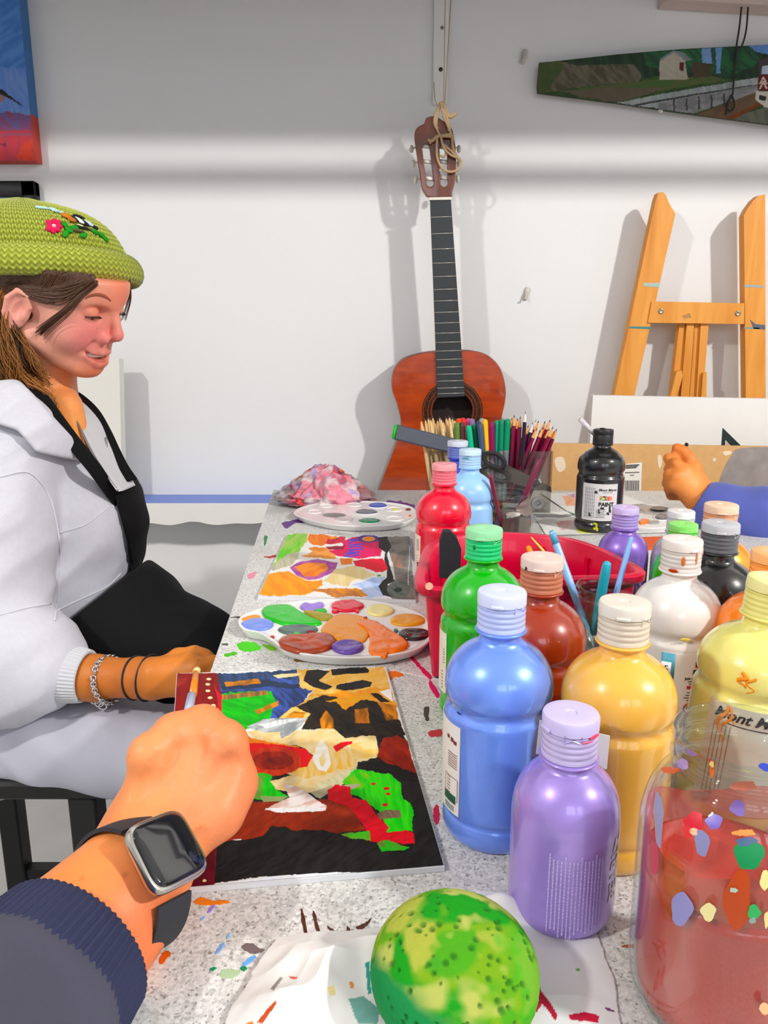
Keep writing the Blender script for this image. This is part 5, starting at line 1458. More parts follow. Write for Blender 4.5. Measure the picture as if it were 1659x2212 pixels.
# scissors lying against the front panel inside the bin
ys = 1.4125
def fx(x, y): return aty(x, y, ys)
t = thing('scissors', 'dark grey scissors lying slanted inside the clear bin', 'scissors', fx(1110, 1040))
for q, nm in (([(1046, 985), (1058, 978), (1078, 984), (1090, 1000), (1082, 1012), (1062, 1006), (1050, 998)], 'handle'), ([(1042, 1012), (1056, 1006), (1084, 1018), (1100, 1032), (1086, 1040), (1062, 1034), (1046, 1024)], 'handle')):
    MB().tube([fx(x, y) for x, y in catmull(q, 5, True)], .0042, 8, closed=True).build(nm, M((60, 58, 58), .5), t)
for q, yo in (([(1080, 1004), (1096, 1004), (1180, 1046), (1190, 1058), (1110, 1030)], 0), ([(1084, 1030), (1100, 1020), (1190, 1052), (1193, 1064), (1110, 1046)], .003)):
    P = [fx(x, y) for x, y in q]
    MB().prism([(p[0], p[2]) for p in P], yo, yo + .0018, axes=[[1, 0, 0], [0, 0, 1], [0, 1, 0]], o=(0, ys, 0)).build('blade', M((130, 120, 115), .35, metal=.8), t, smooth=False)
c = aty(1162, 1093, 1.42)
mb = MB(); mb.lathe([(.0045, -.006), (.0125, -.006), (.0130, -.004), (.0130, .004), (.0125, .006), (.0045, .006), (.0045, -.006)], (c[0], c[1], TZ + .0165), 28, R=rot((1, 0, 0), 90)); 
tag(mb.build('tape_roll', M((225, 226, 230), .4)), 'small white roll at the lower right inside the clear bin', 'roll')
a = aty(1168, 1038, 1.414); b = aty(1150, 1048, 1.414)
q = MB().tube([b, (a + b) / 2, a - (a - b) * .18], .006, 12); q.tube([a - (a - b) * .2, a], [.0062, .004], 12, m=1)
tag(q.build('marker_pen', [M((50, 40, 48), .4), M((225, 225, 230), .3)]), 'dark marker with a white end lying inside the clear bin', 'marker')
# slate coloured spatula lying across the bin's left rim
a = aty(849, 932, 1.388); b = aty(968, 960, 1.412); b2 = aty(1015, 972, 1.425)
t = thing('paint_spatula', 'flat slate grey spatula with a green paint edge resting on the clear bin', 'spatula', b)
d_ = b - a; L = np.linalg.norm(d_); e = d_ / L; up = np.array([-e[2], 0, e[0]]) if abs(e[0]) > 0 else np.array([0, 0, 1.0])
MB().bar(a + e * .004, b2, .007, .028, up=(.15, .2, 1), bev=.0025).build('spatula_blade', M((74, 78, 90), .55), t, auto=40)
MB().bar(a, a + e * .006, .0072, .0282, up=(.15, .2, 1), bev=.003).build('paint_edge', M((20, 190, 40), .4), t, label='bright green painted end')

# ================================================================ paper sheets and far palette on the right
def sheet(name, px, label, layers, h, base=(236, 235, 231), cat='paper', nx=60, ny=60):
    cor = [tbl(x, y, h) for x, y in px]; t = thing(name, label, cat, (*(sum(cor)[:2] / 4), TZ))
    tl, tr, br, bl = cor
    u, v = np.meshgrid(np.linspace(0, 1, nx), np.linspace(0, 1, ny)); u = u.ravel()[:, None]; v = v.ravel()[:, None]
    P = (tl * (1 - u) + tr * u) * (1 - v) + (bl * (1 - u) + br * u) * v
    col, hh = colour_layers(proj(P), layers, base, P)
    P = P + np.c_[np.zeros((len(P), 2)), .0012 * (1 + fnoise(P[:, :2] * 9))]
    i = np.arange(nx * ny).reshape(ny, nx); f = np.stack([i[:-1, :-1], i[1:, :-1], i[1:, 1:], i[:-1, 1:]], -1).reshape(-1, 4)
    top = MB().add(P, f, 0, col); Q = P.copy(); Q[:, 2] -= .0008; top.add(Q, f[:, ::-1], 0, col)
    top.build('sheet', paint_matte, t)
    return t
sheet('paper_sheet', [(1168, 1066), (1330, 1064), (1480, 1120), (1260, 1128)], 'white paper with loose orange and pink strokes behind the black bottle', [((245, 200, 170), [(1215, 1072), (1262, 1070), (1275, 1095), (1225, 1092)], 8, (240, 160, 120)), ((200, 160, 190), [(1225, 1068), (1245, 1066), (1240, 1076)], 4), ((60, 130, 110), [(1184, 1094), (1190, 1092), (1245, 1112), (1238, 1114)], 1)], .0012)
sheet('paper_sheet', [(1150, 1108), (1400, 1100), (1490, 1150), (1180, 1158)], 'lower white paper with grey smudges under the black bottle', [((200, 150, 145), [(1200, 1128), (1290, 1122), (1300, 1142), (1210, 1146)], 8, (214, 200, 196)), ((150, 150, 150), [(1150, 1112), (1240, 1112), (1230, 1118), (1160, 1120)], 3), ((225, 228, 120), [(1245, 1146), (1300, 1146), (1300, 1153), (1250, 1153)], 3)], .0004)
palette('white palette with black and grey blobs by the blue sleeve', [(1325, 1108), (1345, 1094), (1390, 1088), (1440, 1092), (1475, 1106), (1480, 1122), (1450, 1136), (1400, 1140), (1350, 1132), (1330, 1122)],
        [((30, 28, 28), ('E', 1424, 1099, 19, 5), .003, .2), ((110, 112, 114), ('E', 1432, 1116, 16, 5), .003, .3), ((242, 130, 30), [(1379, 1124), (1392, 1120), (1408, 1124), (1400, 1128), (1388, 1132), (1380, 1130)], .003, .3), ((160, 160, 160), ('E', 1412, 1127, 14, 3.5), .002, .3)], [(1424, 1099, 22, 6.5), (1432, 1116, 20, 6.5), (1372, 1104, 20, 6), (1360, 1120, 20, 6)], h=.010)
c = [tbl(1385, 1162, .002), tbl(1500, 1158, .002), tbl(1520, 1182, .002), tbl(1395, 1186, .002)]
tag(MB().prism([p[:2] for p in c], TZ + .0003, TZ + .0035).build('orange_card', M((214, 92, 50), .5), smooth=False), 'orange red card lying behind the small green capped bottle', 'card')

# ================================================================ rag, paper towel, sponge
def uvball(nu, nv):
    u, v = np.meshgrid(np.linspace(0, 2 * PI, nu, endpoint=False), np.linspace(0, PI, nv)); D = np.stack([np.cos(u) * np.sin(v), np.sin(u) * np.sin(v), np.cos(v)], -1).reshape(-1, 3)
    i = np.arange(nu * nv).reshape(nv, nu); j = np.roll(i, -1, 1)
    return D, np.stack([i[:-1], i[1:], j[1:], j[:-1]], -1).reshape(-1, 4)
D, f = uvball(260, 130)
c0 = tbl(700, 1098)
wp = np.c_[fnoise(D * 1.6 + 3), fnoise(D * 1.6 + 13), fnoise(D * 1.6 + 23)] * .9
rid = 1 - np.abs(fnoise((D + wp) * np.array([1.9, 1.9, 2.3]) + np.array([3.3, 8, 1]), 2)) * 3.0
rid2 = 1 - np.abs(fnoise((D + wp * .7) * 4.4 + 20, 2)) * 3
el = np.clip(D[:, 2], -.2, 1)
r = .80 + .16 * rid + .085 * rid2 + .16 * fnoise(D * 1.3 + 5, 2)
V = D * r[:, None] * np.array([.096, .062, .072])
V[:, 2] = np.where(V[:, 2] < 0, V[:, 2] * .1, V[:, 2] * (1 - .50 * np.clip((np.abs(V[:, 0]) - .02) / .075, 0, 1)))
V[:, 2] -= V[:, 2].min(); V = V + np.array([c0[0] - .002, c0[1] + .045, TZ + .0004])
n1 = fnoise(D * 2.3 + 40, 3); n2 = fnoise(D * 3.1 + 70, 3)
col = np.tile(np.array(lin((232, 214, 214))), (len(D), 1))
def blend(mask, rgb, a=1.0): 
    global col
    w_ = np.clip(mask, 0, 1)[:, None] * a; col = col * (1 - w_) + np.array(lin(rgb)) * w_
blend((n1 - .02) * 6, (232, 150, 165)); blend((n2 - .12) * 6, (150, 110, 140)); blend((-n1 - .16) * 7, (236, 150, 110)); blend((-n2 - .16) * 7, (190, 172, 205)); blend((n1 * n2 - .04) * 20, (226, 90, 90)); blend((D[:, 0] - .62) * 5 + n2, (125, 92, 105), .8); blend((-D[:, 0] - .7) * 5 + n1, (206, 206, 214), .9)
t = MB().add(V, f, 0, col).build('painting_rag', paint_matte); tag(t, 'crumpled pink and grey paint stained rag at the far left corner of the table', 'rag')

def crumple(name, outline, label, hfun, colfun, res=200, thick=.0012):
    P = np.array([tbl(x, y)[:2] for x, y in outline]); lo, hi = P.min(0), P.max(0)
    nx = res; ny = int(res * (hi[1] - lo[1]) / (hi[0] - lo[0]))
    x, y = np.meshgrid(np.linspace(lo[0], hi[0], nx), np.linspace(lo[1], hi[1], ny)); q = np.c_[x.ravel(), y.ravel()]
    jit = np.c_[fnoise(q * 60 + 3), fnoise(q * 60 + 9)] * .0025
    d_ = polydist(q + jit, P); ins = d_ < 0
    z = hfun(q, -d_)
    i = np.arange(nx * ny).reshape(ny, nx); I = ins.reshape(ny, nx)
    ok = I[:-1, :-1] & I[1:, :-1] & I[1:, 1:] & I[:-1, 1:]
    f = np.stack([i[:-1, :-1], i[:-1, 1:], i[1:, 1:], i[1:, :-1]], -1)[ok]
    us = np.unique(f); rm = np.full(nx * ny, -1); rm[us] = np.arange(len(us))
    W = np.c_[q, TZ + z][us]; cl = colfun(q, proj(np.c_[q, TZ + z]))[us]; f = rm[f]
    mb = MB().add(W, f, 0, cl); L_ = W.copy(); L_[:, 2] = np.maximum(L_[:, 2] - thick, TZ + .0001); mb.add(L_, f[:, ::-1], 0, cl)
    e = {}
    for a, b in np.concatenate([f[:, [0, 1]], f[:, [1, 2]], f[:, [2, 3]], f[:, [3, 0]]]): e[(a, b)] = 1
    bd = [(a, b) for a, b in e if (b, a) not in e]; nw = len(W)
    mb.f.extend([(b, a, a + nw, b + nw) for a, b in bd]); mb.m.extend([0] * len(bd))
    return tag(mb.build(name, paint_matte), label, 'paper towel')
def fold(q, a, off, sharp=1.0):
    s = q @ np.array([math.cos(a), math.sin(a)]); return 1 - np.abs(((s * 1.0 + off) % .05) / .025 - 1)
def h1(q, d_):
    n_ = fnoise(q * 22 + 4, 3); rg = 1 - np.abs(fnoise(q * 15 + 31, 3)) * 2.6
    return .0016 + np.clip(d_ / .03, 0, 1) * (.008 + .007 * n_ + .009 * np.clip(rg, 0, 1)) + .002 * np.clip(rg, 0, 1)
def smears(base, items):
    def fn(q, px):
        L = [(rgb, poly, j) for rgb, poly, j in items]; c_, _ = colour_layers(px, L, base, q); return c_
    return fn
sm1 = smears((238, 237, 234), [((190, 80, 30), c4_([(255, 645), (300, 590), (322, 568), (328, 575), (305, 610), (275, 650)]), .8), ((226, 130, 30), c4_([(215, 650), (240, 638), (250, 660), (220, 670)]), 1), ((150, 140, 132), c4_([(305, 525), (340, 482), (350, 486), (318, 530)]), 1), ((214, 90, 70), c4_([(372, 478), (400, 482), (398, 490), (376, 488)]), .8), ((240, 225, 150), c4_([(180, 500), (200, 470), (215, 480), (195, 510)]), 2), ((235, 160, 90), c4_([(588, 500), (602, 498), (606, 520), (592, 522)]), 1), ((60, 150, 140), c4_([(645, 430), (660, 425), (668, 540), (655, 545)]), 2), ((240, 220, 160), c4_([(510, 520), (535, 510), (540, 545), (520, 550)]), 2), ((120, 170, 160), c4_([(585, 560), (640, 550), (700, 600), (690, 650), (620, 650)]), 4, )])
crumple('paper_towel', [(455, 2300), (500, 2200), (545, 2110), (600, 2035), (680, 2022), (800, 2012), (900, 2010), (1000, 2060), (1010, 2300), (1000, 2420), (460, 2420)], 'crumpled white paper towel with paint marks left of the green sponge', h1, sm1, 210)
def h2(q, d_):
    n_ = fnoise(q * 14 + 14, 3); rg = 1 - np.abs(fnoise(q * 10 + 51, 2)) * 3
    e = np.exp(-((q[:, 0] - tbl(1085, 1990)[0]) / .016) ** 2 - ((q[:, 1] - tbl(1085, 1985)[1]) / .010) ** 2)
    return .0012 + np.clip(d_ / .02, 0, 1) * (.003 + .003 * n_ + .003 * np.clip(rg, 0, 1)) + .014 * e
sm2 = smears((240, 240, 240), [((185, 20, 60), c4_([(1255, 490), (1268, 495), (1275, 530), (1310, 575), (1335, 620), (1325, 640), (1300, 600), (1262, 560)]), 1), ((200, 30, 60), c4_([(1245, 600), (1275, 560), (1290, 560), (1260, 610)]), 1), ((205, 40, 70), c4_([(1372, 618), (1430, 606), (1485, 620), (1480, 645), (1380, 636)]), 2), ((120, 60, 120), c4_([(1505, 590), (1535, 600), (1540, 610), (1510, 602)]), 1), ((110, 190, 90), c4_([(1400, 452), (1412, 450), (1414, 460), (1402, 462)]), .5)])
crumple('paper_towel', [(960, 2300), (950, 2060), (1000, 1950), (1030, 1925), (1072, 1928), (1100, 1955), (1150, 1975), (1180, 2000), (1240, 2014), (1296, 2020), (1325, 2120), (1352, 2260), (1370, 2420), (960, 2420)], 'white paper towel with red streaks right of the green sponge', h2, sm2, 170)

# green sponge: a thick speckled puck lying tilted on the towels
D, f = uvball(300, 150)
sx = .0405; V = np.sign(D) * np.abs(D) ** np.array([1, 1, .8]); V = V * np.array([sx, sx, .017])
P3 = D * 3
n1 = fnoise(D * 1.7 + np.array([2, 9, 4]), 3); n2 = fnoise(D * 2.2 + 33, 3)
rs = np.random.RandomState(21); hole = np.zeros(len(D))
hd = rs.normal(size=(150, 3)); hd /= np.linalg.norm(hd, axis=1)[:, None]; hr = rs.uniform(.018, .055, 150)
hd[:70, 2] = np.abs(hd[:70, 2]) + .3; hd /= np.linalg.norm(hd, axis=1)[:, None]
for a, b in zip(hd, hr):
    dd = np.linalg.norm(V / np.array([sx, sx, sx]) - (np.sign(a) * np.abs(a) ** np.array([1, 1, .8]) * np.array([1, 1, .017 / sx])), axis=1); hole = np.maximum(hole, np.clip(1 - dd / b, 0, 1) ** .6)
col = np.tile(np.array(lin((132, 178, 52))), (len(D), 1))
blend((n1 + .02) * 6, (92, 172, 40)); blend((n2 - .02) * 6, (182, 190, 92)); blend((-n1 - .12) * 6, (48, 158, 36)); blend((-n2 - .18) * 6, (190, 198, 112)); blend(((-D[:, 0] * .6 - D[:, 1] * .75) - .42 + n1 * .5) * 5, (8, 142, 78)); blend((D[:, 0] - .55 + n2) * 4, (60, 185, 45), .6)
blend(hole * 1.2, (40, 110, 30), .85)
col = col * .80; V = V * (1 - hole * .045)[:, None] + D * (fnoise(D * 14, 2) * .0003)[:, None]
R = rot((1, 0, 0), 16) 
c0 = atd(981, 2122, .372); V = V @ R.T
V = V + np.array([c0[0], c0[1], TZ + .0105 - V[:, 2].min()])
sp = MB().add(V, f, 0, col).build('sponge', mat('sponge_foam', (150, 200, 60), .9, attr='Col', bump=(1800, .5, .0006))); tag(sp, 'round green and yellow speckled sponge on the paper towels in front', 'sponge')
# ================================================================ guitar hung on the wall
yg = 1.935; dep = .085
def G(pts, y=yg): return np.array([aty(a, b, y) for a, b in pts])
outl = catmull([(975, 757), (1020, 757), (1055, 768), (1081, 795), (1093, 838), (1091, 872), (1084, 905), (1086, 935), (1100, 970), (1126, 1015), (1141, 1070), (1134, 1130), (1095, 1185), (985, 1208), (872, 1192), (826, 1135), (815, 1080), (822, 1045), (845, 985), (862, 940), (866, 912), (857, 872), (846, 838), (850, 800), (870, 776), (908, 763), (945, 758)], 6, True)
B = G(outl); n = len(B)
org = B.mean(0); guitar = thing('guitar', 'brown acoustic guitar hanging on the wall by its headstock behind the clear bin', 'guitar', (org[0], 2.0, B[:, 2].min()))
wood_top = wood_mat('guitar_soundboard', (176, 70, 20), (148, 54, 12), (14, 14, 60), .22, coat=.9)
wood_side = wood_mat('guitar_side', (120, 44, 14), (92, 30, 10), (30, 30, 4), .3, coat=.6)
wood_head = wood_mat('guitar_head', (108, 52, 24), (84, 36, 16), (40, 40, 8), .3, coat=.6)
back = B + [0, dep, 0]
mb = MB(); cen = B.mean(0)
ringv = [cen + (B - cen) * np.array([.985, 1, .985]) , B + [0, .004, 0], back - [0, .003, 0], cen + [0, dep, 0] + (B - cen) * np.array([.98, 1, .98])]
v = np.concatenate(ringv); f = [(i * n + k, i * n + (k + 1) % n, (i + 1) * n + (k + 1) % n, (i + 1) * n + k) for i in range(3) for k in range(n)]
f.append(tuple(3 * n + k for k in range(n)))
mb.add(v, f).build('body', wood_side, guitar, auto=40)
hc_ = aty(977, 888, yg); hr = 43 / F * (yg / .99)
B2 = cen + (B - cen) * np.array([.988, 1, .988]); B2[:, 1] = yg - .0005
ang = np.arctan2(B2[:, 2] - hc_[2], B2[:, 0] - hc_[0])
H = np.c_[hc_[0] + hr * np.cos(ang), np.full(n, yg - .0005), hc_[2] + hr * np.sin(ang)]
rows = [B2 * (1 - t_) + H * t_ for t_ in (0, .03, .3, .7, 1)] + [H + [0, .004, 0]]
v = np.concatenate(rows); f = [(i * n + k, i * n + (k + 1) % n, (i + 1) * n + (k + 1) % n, (i + 1) * n + k) for i in range(5) for k in range(n)]
MB().add(v, f).build('soundboard', wood_top, guitar, auto=60)
Rx = rot((1, 0, 0), 90)
MB().lathe([(0, 0), (hr * 1.15, 0)], hc_ + [0, .05, 0], 40, R=Rx).build('soundhole', M((38, 26, 22), .7), guitar)
MB().lathe([(hr * 1.02, 0), (hr * 1.02, .0012), (hr * 1.5, .0012), (hr * 1.5, 0)], hc_ - [0, .0004, 0], 64, R=Rx).build('rosette', wood_mat('rosette_inlay', (72, 34, 20), (30, 18, 14), (160, 160, 160), .25, coat=.8), guitar, auto=40)
for q in (1.04, 1.2, 1.42):
    MB().lathe([(hr * q, 0), (hr * q, .0018), (hr * (q + .03), .0018), (hr * (q + .03), 0)], hc_ - [0, .0004, 0], 64, R=Rx).build('rosette_ring', M((120, 66, 36), .35), guitar, auto=40)
# neck, fretboard, frets, nut
yf_ = yg - .007
q = G([(929, 432), (974, 431), (1004, 856), (945, 859)], yf_)
mb = MB(); mb.add(np.concatenate([q, q + [0, .007, 0]]), [(0, 1, 2, 3)[::-1], (4, 5, 6, 7), (0, 1, 5, 4), (1, 2, 6, 5), (2, 3, 7, 6), (3, 0, 4, 7)]).build('fretboard', M((44, 48, 50), .45), guitar, smooth=False)
nk = []
for t_ in np.linspace(0, 1, 8):
    a = q[0] * (1 - t_) + q[3] * t_; b = q[1] * (1 - t_) + q[2] * t_
    nk.append([(a + b) / 2 + np.array([math.cos(g) * np.linalg.norm(b - a) / 2, .0068 + .016 * math.sin(g), 0]) for g in np.linspace(0, PI, 12)])
nk = [r for r, t_ in zip(nk, np.linspace(0, 1, 8)) if t_ < .8]
v = np.concatenate(nk); f = [(i * 12 + k, i * 12 + k + 1, (i + 1) * 12 + k + 1, (i + 1) * 12 + k) for i in range(len(nk) - 1) for k in range(11)] + [(i * 12, (i + 1) * 12, (i + 1) * 12 + 11, i * 12 + 11) for i in range(len(nk) - 1)]
MB().add(v, f).build('neck', wood_head, guitar)
for y in (675, 765, 848, 925, 998, 1068, 1130, 1192, 1250, 1305, 1355, 1402, 1448, 1490, 1528, 1565, 1603, 1633):
    py = 200 + y / 2.513; t_ = (py - 431.5) / 426
    a = aty(929 + 16 * t_ + .5, py + .8, yf_ - .0004); b = aty(974 + 30 * t_ - .5, py - .8, yf_ - .0004)
    MB().tube([a, b], .0011, 6).build('fret', M((196, 190, 180), .3, metal=.7), guitar)
a = aty(926, 430, yf_); b = aty(976, 429, yf_)
MB().bar(a, b, .009, .0065, up=(0, 0, 1), bev=.001).build('nut', M((232, 228, 216), .4), guitar, auto=40)
# headstock with two slots
k = cropper(780, 200, 2.513)
ho = catmull(k([(372, 568), (345, 545), (328, 510), (322, 460), (312, 400), (300, 320), (290, 250), (294, 205), (318, 180), (342, 168), (352, 140), (380, 128), (410, 130), (440, 150), (470, 165), (490, 190), (500, 215), (508, 260), (516, 330), (514, 430), (506, 500), (494, 540), (486, 568)]), 3, True)
ys_ = yg - .003
W2 = lambda pts: np.array([aty(a, b, ys_) for a, b in pts])[:, [0, 2]]
ho2 = W2(ho); s1 = [W2([k([q])[0]])[0] for q in ((352, 300), (376, 490))]; s2 = [W2([k([q])[0]])[0] for q in ((446, 305), (452, 490))]
def hs(P):
    d2 = polydist(P[:, [0, 2]].astype(float), ho2)
    for a, b in (s1, s2):
        e = b - a; w_ = P[:, [0, 2]] - a; t_ = np.clip((w_ @ e) / (e @ e), 0, 1)
        d2 = np.maximum(d2, -(np.linalg.norm(w_ - t_[:, None] * e, axis=1) - .0085))
    return np.maximum(d2, np.abs(P[:, 1] - (ys_ + .009)) - .009).astype(np.float32)
sdf_obj('headstock', hs, (ho2[:, 0].min() - .006, ys_ - .004, ho2[:, 1].min() - .006), (ho2[:, 0].max() + .006, ys_ + .022, ho2[:, 1].max() + .006), .0014, wood_head, guitar)
for x, y, w_ in ((355, 292, 26), (362, 376, 26), (372, 468, 24), (448, 296, 22), (450, 376, 22), (453, 462, 24)):
    a = k([(x - w_, y - 3)])[0]; b = k([(x + w_, y + 3)])[0]
    MB().tube([aty(*a, ys_ + .009), aty(*b, ys_ + .009)], .0048, 12).build('tuner_roller', M((232, 228, 220), .35), guitar)
for x, y, s_ in ((285, 300, -1), (294, 380, -1), (306, 470, -1), (524, 300, 1), (524, 380, 1), (518, 465, 1)):
    p = k([(x, y)])[0]; c = aty(*p, ys_ + .012)
    tn = MB().tube([c - [s_ * .012, 0, 0], c], .002, 8); 
    o = tn.build('tuning_peg', M((170, 160, 145), .3, metal=.8), guitar)
    MB().lathe([(0, -.009), (.006, -.007), (.0085, 0), (.006, .007), (0, .009)], c + [s_ * .004, .012, 0], 12, sx=.6).build('peg_button', M((206, 200, 186), .35), o)
# twine tied round the headstock
tw = M((188, 160, 128), .85, bump=(500, .5, .001)); mb = MB(); yt = ys_ - .006
def strand(pts, r=.0026, dy=0.0): mb.tube(catmull([aty(*k([q])[0], yt - dy) for q in pts], 6), r, 7)
strand([(430, 70), (415, 120), (410, 190), (430, 240), (440, 290)]); strand([(436, 70), (450, 130), (470, 180), (490, 230), (500, 300), (530, 360)], dy=.004)
strand([(425, 66), (440, 60), (455, 90), (480, 130), (515, 112)], .005); strand([(420, 80), (405, 120), (400, 170), (415, 200)], .004); strand([(445, 90), (470, 150), (480, 210)], .004, .003)
strand([(362, 255), (385, 262), (410, 240), (450, 235), (500, 238)], .004, .006); strand([(370, 275), (400, 255), (430, 235), (490, 225)], .003, .004)
strand([(415, 230), (410, 300), (415, 360), (440, 410), (480, 430), (520, 420), (538, 385), (520, 350), (480, 310), (440, 280)], .003, .006)
strand([(432, 235), (450, 300), (490, 340), (530, 355), (545, 375)], .003, .008); strand([(500, 240), (495, 300), (510, 340), (535, 360)], .0026, .002)
strand([(440, 290), (460, 320), (450, 350), (430, 340)], .0026, .004); strand([(395, 0 - 60), (402, 40), (425, 80)], .0012); 
a = aty(962, -20, 1.99); b = aty(958, 232, yt)
mb.tube([a, b], .001, 6); mb.tube([aty(975, -20, 1.99), aty(960, 235, yt)], .001, 6)
tag(mb.build('twine', tw), 'beige twine knotted around the guitar headstock with a hanging loop', 'twine')

# ================================================================ easel leaning by the wall
ye = 1.965; eth = .028
em = wood_mat('easel_pine', (226, 160, 88), (206, 134, 62), (26, 26, 3), .5)
ea = thing('easel', 'wooden easel frame standing against the wall behind the white board', 'easel', (aty(1500, 900, ye)[0], ye, 0))
def plank(pts, y, th, name='leg', m=em):
    P = G(pts, y); ax = [[1, 0, 0], [0, 0, 1], [0, 1, 0]]
    return MB().prism([(p[0], p[2]) for p in P], 0, th, axes=ax, o=(0, y, 0)).build(name, m, ea, smooth=False)
def down(x0, y0, x1, y1, z=0.0):     # continue a picture line to height z
    a = aty(x0, y0, ye); b = aty(x1, y1, ye); d_ = b - a; return a + d_ * ((z - a[2]) / d_[2])
def plank3(top, lines, name):
    P = [aty(x, y, ye) for x, y in top]; (l0, l1), (r0, r1) = lines
    P += [down(*r0, *r1, .0), down(*l0, *l1, .0)]
    return MB().prism([(p[0], p[2]) for p in P], 0, eth, axes=[[1, 0, 0], [0, 0, 1], [0, 1, 0]], o=(0, ye, 0)).build(name, em, ea, smooth=False)
lg = plank3([(1417, 430), (1422, 416), (1432, 415), (1438, 421), (1446, 440), (1459, 462)], (((1417, 430), (1327, 855)), ((1459, 462), (1370, 857))), 'leg')
rg = plank3([(1607, 466), (1614, 452), (1628, 432), (1640, 422), (1653, 420)], (((1607, 466), (1611, 860)), ((1653, 420), (1654, 860))), 'leg')
ob = plank([(1408, 651), (1608, 655), (1608, 700), (1400, 697)], ye - .004, .03, 'crossbar')
for x, y in ((1428, 672), (1594, 677)):
    c = aty(x, y, ye - .0045); MB().lathe([(0, .0006), (.004, .001), (.0065, .0018), (.007, 0)], c, 20, R=Rx).build('bolt', M((150, 140, 120), .35, metal=.8), ob)
for q in ([(1468, 699), (1480, 699), (1470, 865), (1448, 865)], [(1484, 699), (1500, 699), (1488, 865), (1470, 865)], [(1501, 699), (1513, 699), (1503, 865), (1489, 865)], [(1514, 699), (1531, 700), (1518, 865), (1504, 865)]):
    plank(q, ye + (.006 if q[0][0] in (1484, 1514) else .014), .02, 'mast_strip')
plank([(1462, 803), (1473, 800), (1475, 812), (1462, 858), (1448, 858)], ye - .004, .02, 'mast_clamp'); plank([(1519, 806), (1527, 804), (1526, 858), (1515, 858)], ye - .004, .02, 'mast_clamp')
for pts, rgb in (([(1391, 611), (1426, 611), (1424, 621), (1389, 618)], (170, 190, 180)), ([(1360, 705), (1406, 706), (1405, 711), (1359, 709)], (70, 130, 135)), ([(1608, 615), (1650, 617), (1650, 621), (1608, 620)], (150, 170, 180)), ([(1620, 690), (1632, 700), (1653, 702), (1653, 712), (1628, 710)], (90, 95, 110)), ([(1474, 682), (1490, 676), (1494, 686), (1478, 688)], (175, 130, 85)), ([(1608, 706), (1640, 708), (1640, 711), (1608, 710)], (120, 150, 150))):
    y = ye - .0046 if pts[0][0] in (1474,) else ye - .0006
    P = G(pts, y); MB().prism([(p[0], p[2]) for p in P], 0, .0005, axes=[[1, 0, 0], [0, 0, 1], [0, 1, 0]], o=(0, y, 0)).build('paint_mark', M(rgb, .6), ea, smooth=False)
# white board and brown board standing in front of the easel
yw = 1.78
a = aty(1281, 854, yw); b = aty(1659, 861, yw)
P = np.array([[a[0], a[2]], [a[0] + 1.0, a[2] - .02], [a[0] + 1.0, 0], [a[0] - .004, 0]])
wb = thing('white_board', 'tall white painted board standing behind the brown board with a black triangular emblem', 'board', (a[0] + .4, yw, 0))
MB().prism(P, 0, .022, axes=[[1, 0, 0], [0, 0, 1], [0, 1, 0]], o=(0, yw, 0)).build('board_panel', mat('white_board_paint', (232, 230, 226), .5, vary=(8, .03), bump=(80, .15, .002)), wb, smooth=False)
tri = [(1561, 924), (1600, 962), (1610, 975), (1590, 975), (1567, 950), (1566, 980), (1557, 980)]
P = G(tri, yw - .0006); MB().prism([(p[0], p[2]) for p in P], 0, .0005, axes=[[1, 0, 0], [0, 0, 1], [0, 1, 0]], o=(0, yw - .0006, 0)).build('emblem', M((24, 42, 40), .5), wb, smooth=False)
P = G([(1569, 952), (1574, 958), (1574, 975), (1569, 975)], yw - .0006); MB().prism([(p[0], p[2]) for p in P], 0, .0005, axes=[[1, 0, 0], [0, 0, 1], [0, 1, 0]], o=(0, yw - .0006, 0)).build('emblem_detail', M((205, 170, 160), .5), wb, smooth=False)
a = aty(1546, 857, ye - .03); b = aty(1612, 846, ye - .03)
yb_ = 1.715
a = aty(1192, 958, yb_); b = aty(1659, 965, yb_)
P = np.array([[a[0], a[2]], [a[0] + 1.15, a[2] - .017], [a[0] + 1.15, 0], [a[0], 0]])
bb = thing('brown_board', 'brown fibreboard sheet with a barcode sticker and grey paint patch behind the table', 'board', (a[0] + .5, yb_, 0))
MB().prism(P, 0, .012, axes=[[1, 0, 0], [0, 0, 1], [0, 1, 0]], o=(0, yb_, 0)).build('board_panel', mat('brown_fibreboard', (208, 166, 118), .7, vary=(60, .06)), bb, smooth=False)
def patch(pts, rgb, name, off=.0006, th=.0005, par=bb, sm=0, **kw):
    q = catmull(pts, 4, True) if sm else pts
    P = G(q, yb_ - off); return MB().prism([(p[0], p[2]) for p in P], 0, th, axes=[[1, 0, 0], [0, 0, 1], [0, 1, 0]], o=(0, yb_ - off, 0)).build(name, M(rgb, .65, **kw), par, smooth=False)
patch([(1600, 968), (1700, 966), (1800, 968), (1800, 1120), (1700, 1090), (1640, 1085), (1590, 1080), (1555, 1070), (1553, 1045), (1565, 1010), (1580, 985)], (150, 142, 138), 'paint_patch', vary=(30, .2), sm=1)
for pts in ([(1421, 985), (1428, 984), (1430, 1000), (1425, 1012), (1421, 1000)], [(1200, 990), (1216, 988), (1222, 1010), (1208, 1020), (1199, 1005)], [(1562, 976), (1578, 974), (1580, 980), (1566, 984)], [(1540, 990), (1546, 990), (1546, 996), (1541, 996)]):
    patch(pts, (232, 214, 190), 'paint_fleck', sm=1)
st = patch([(1346, 1003), (1387, 999), (1384, 1077), (1343, 1074)], (236, 232, 226), 'barcode_sticker')
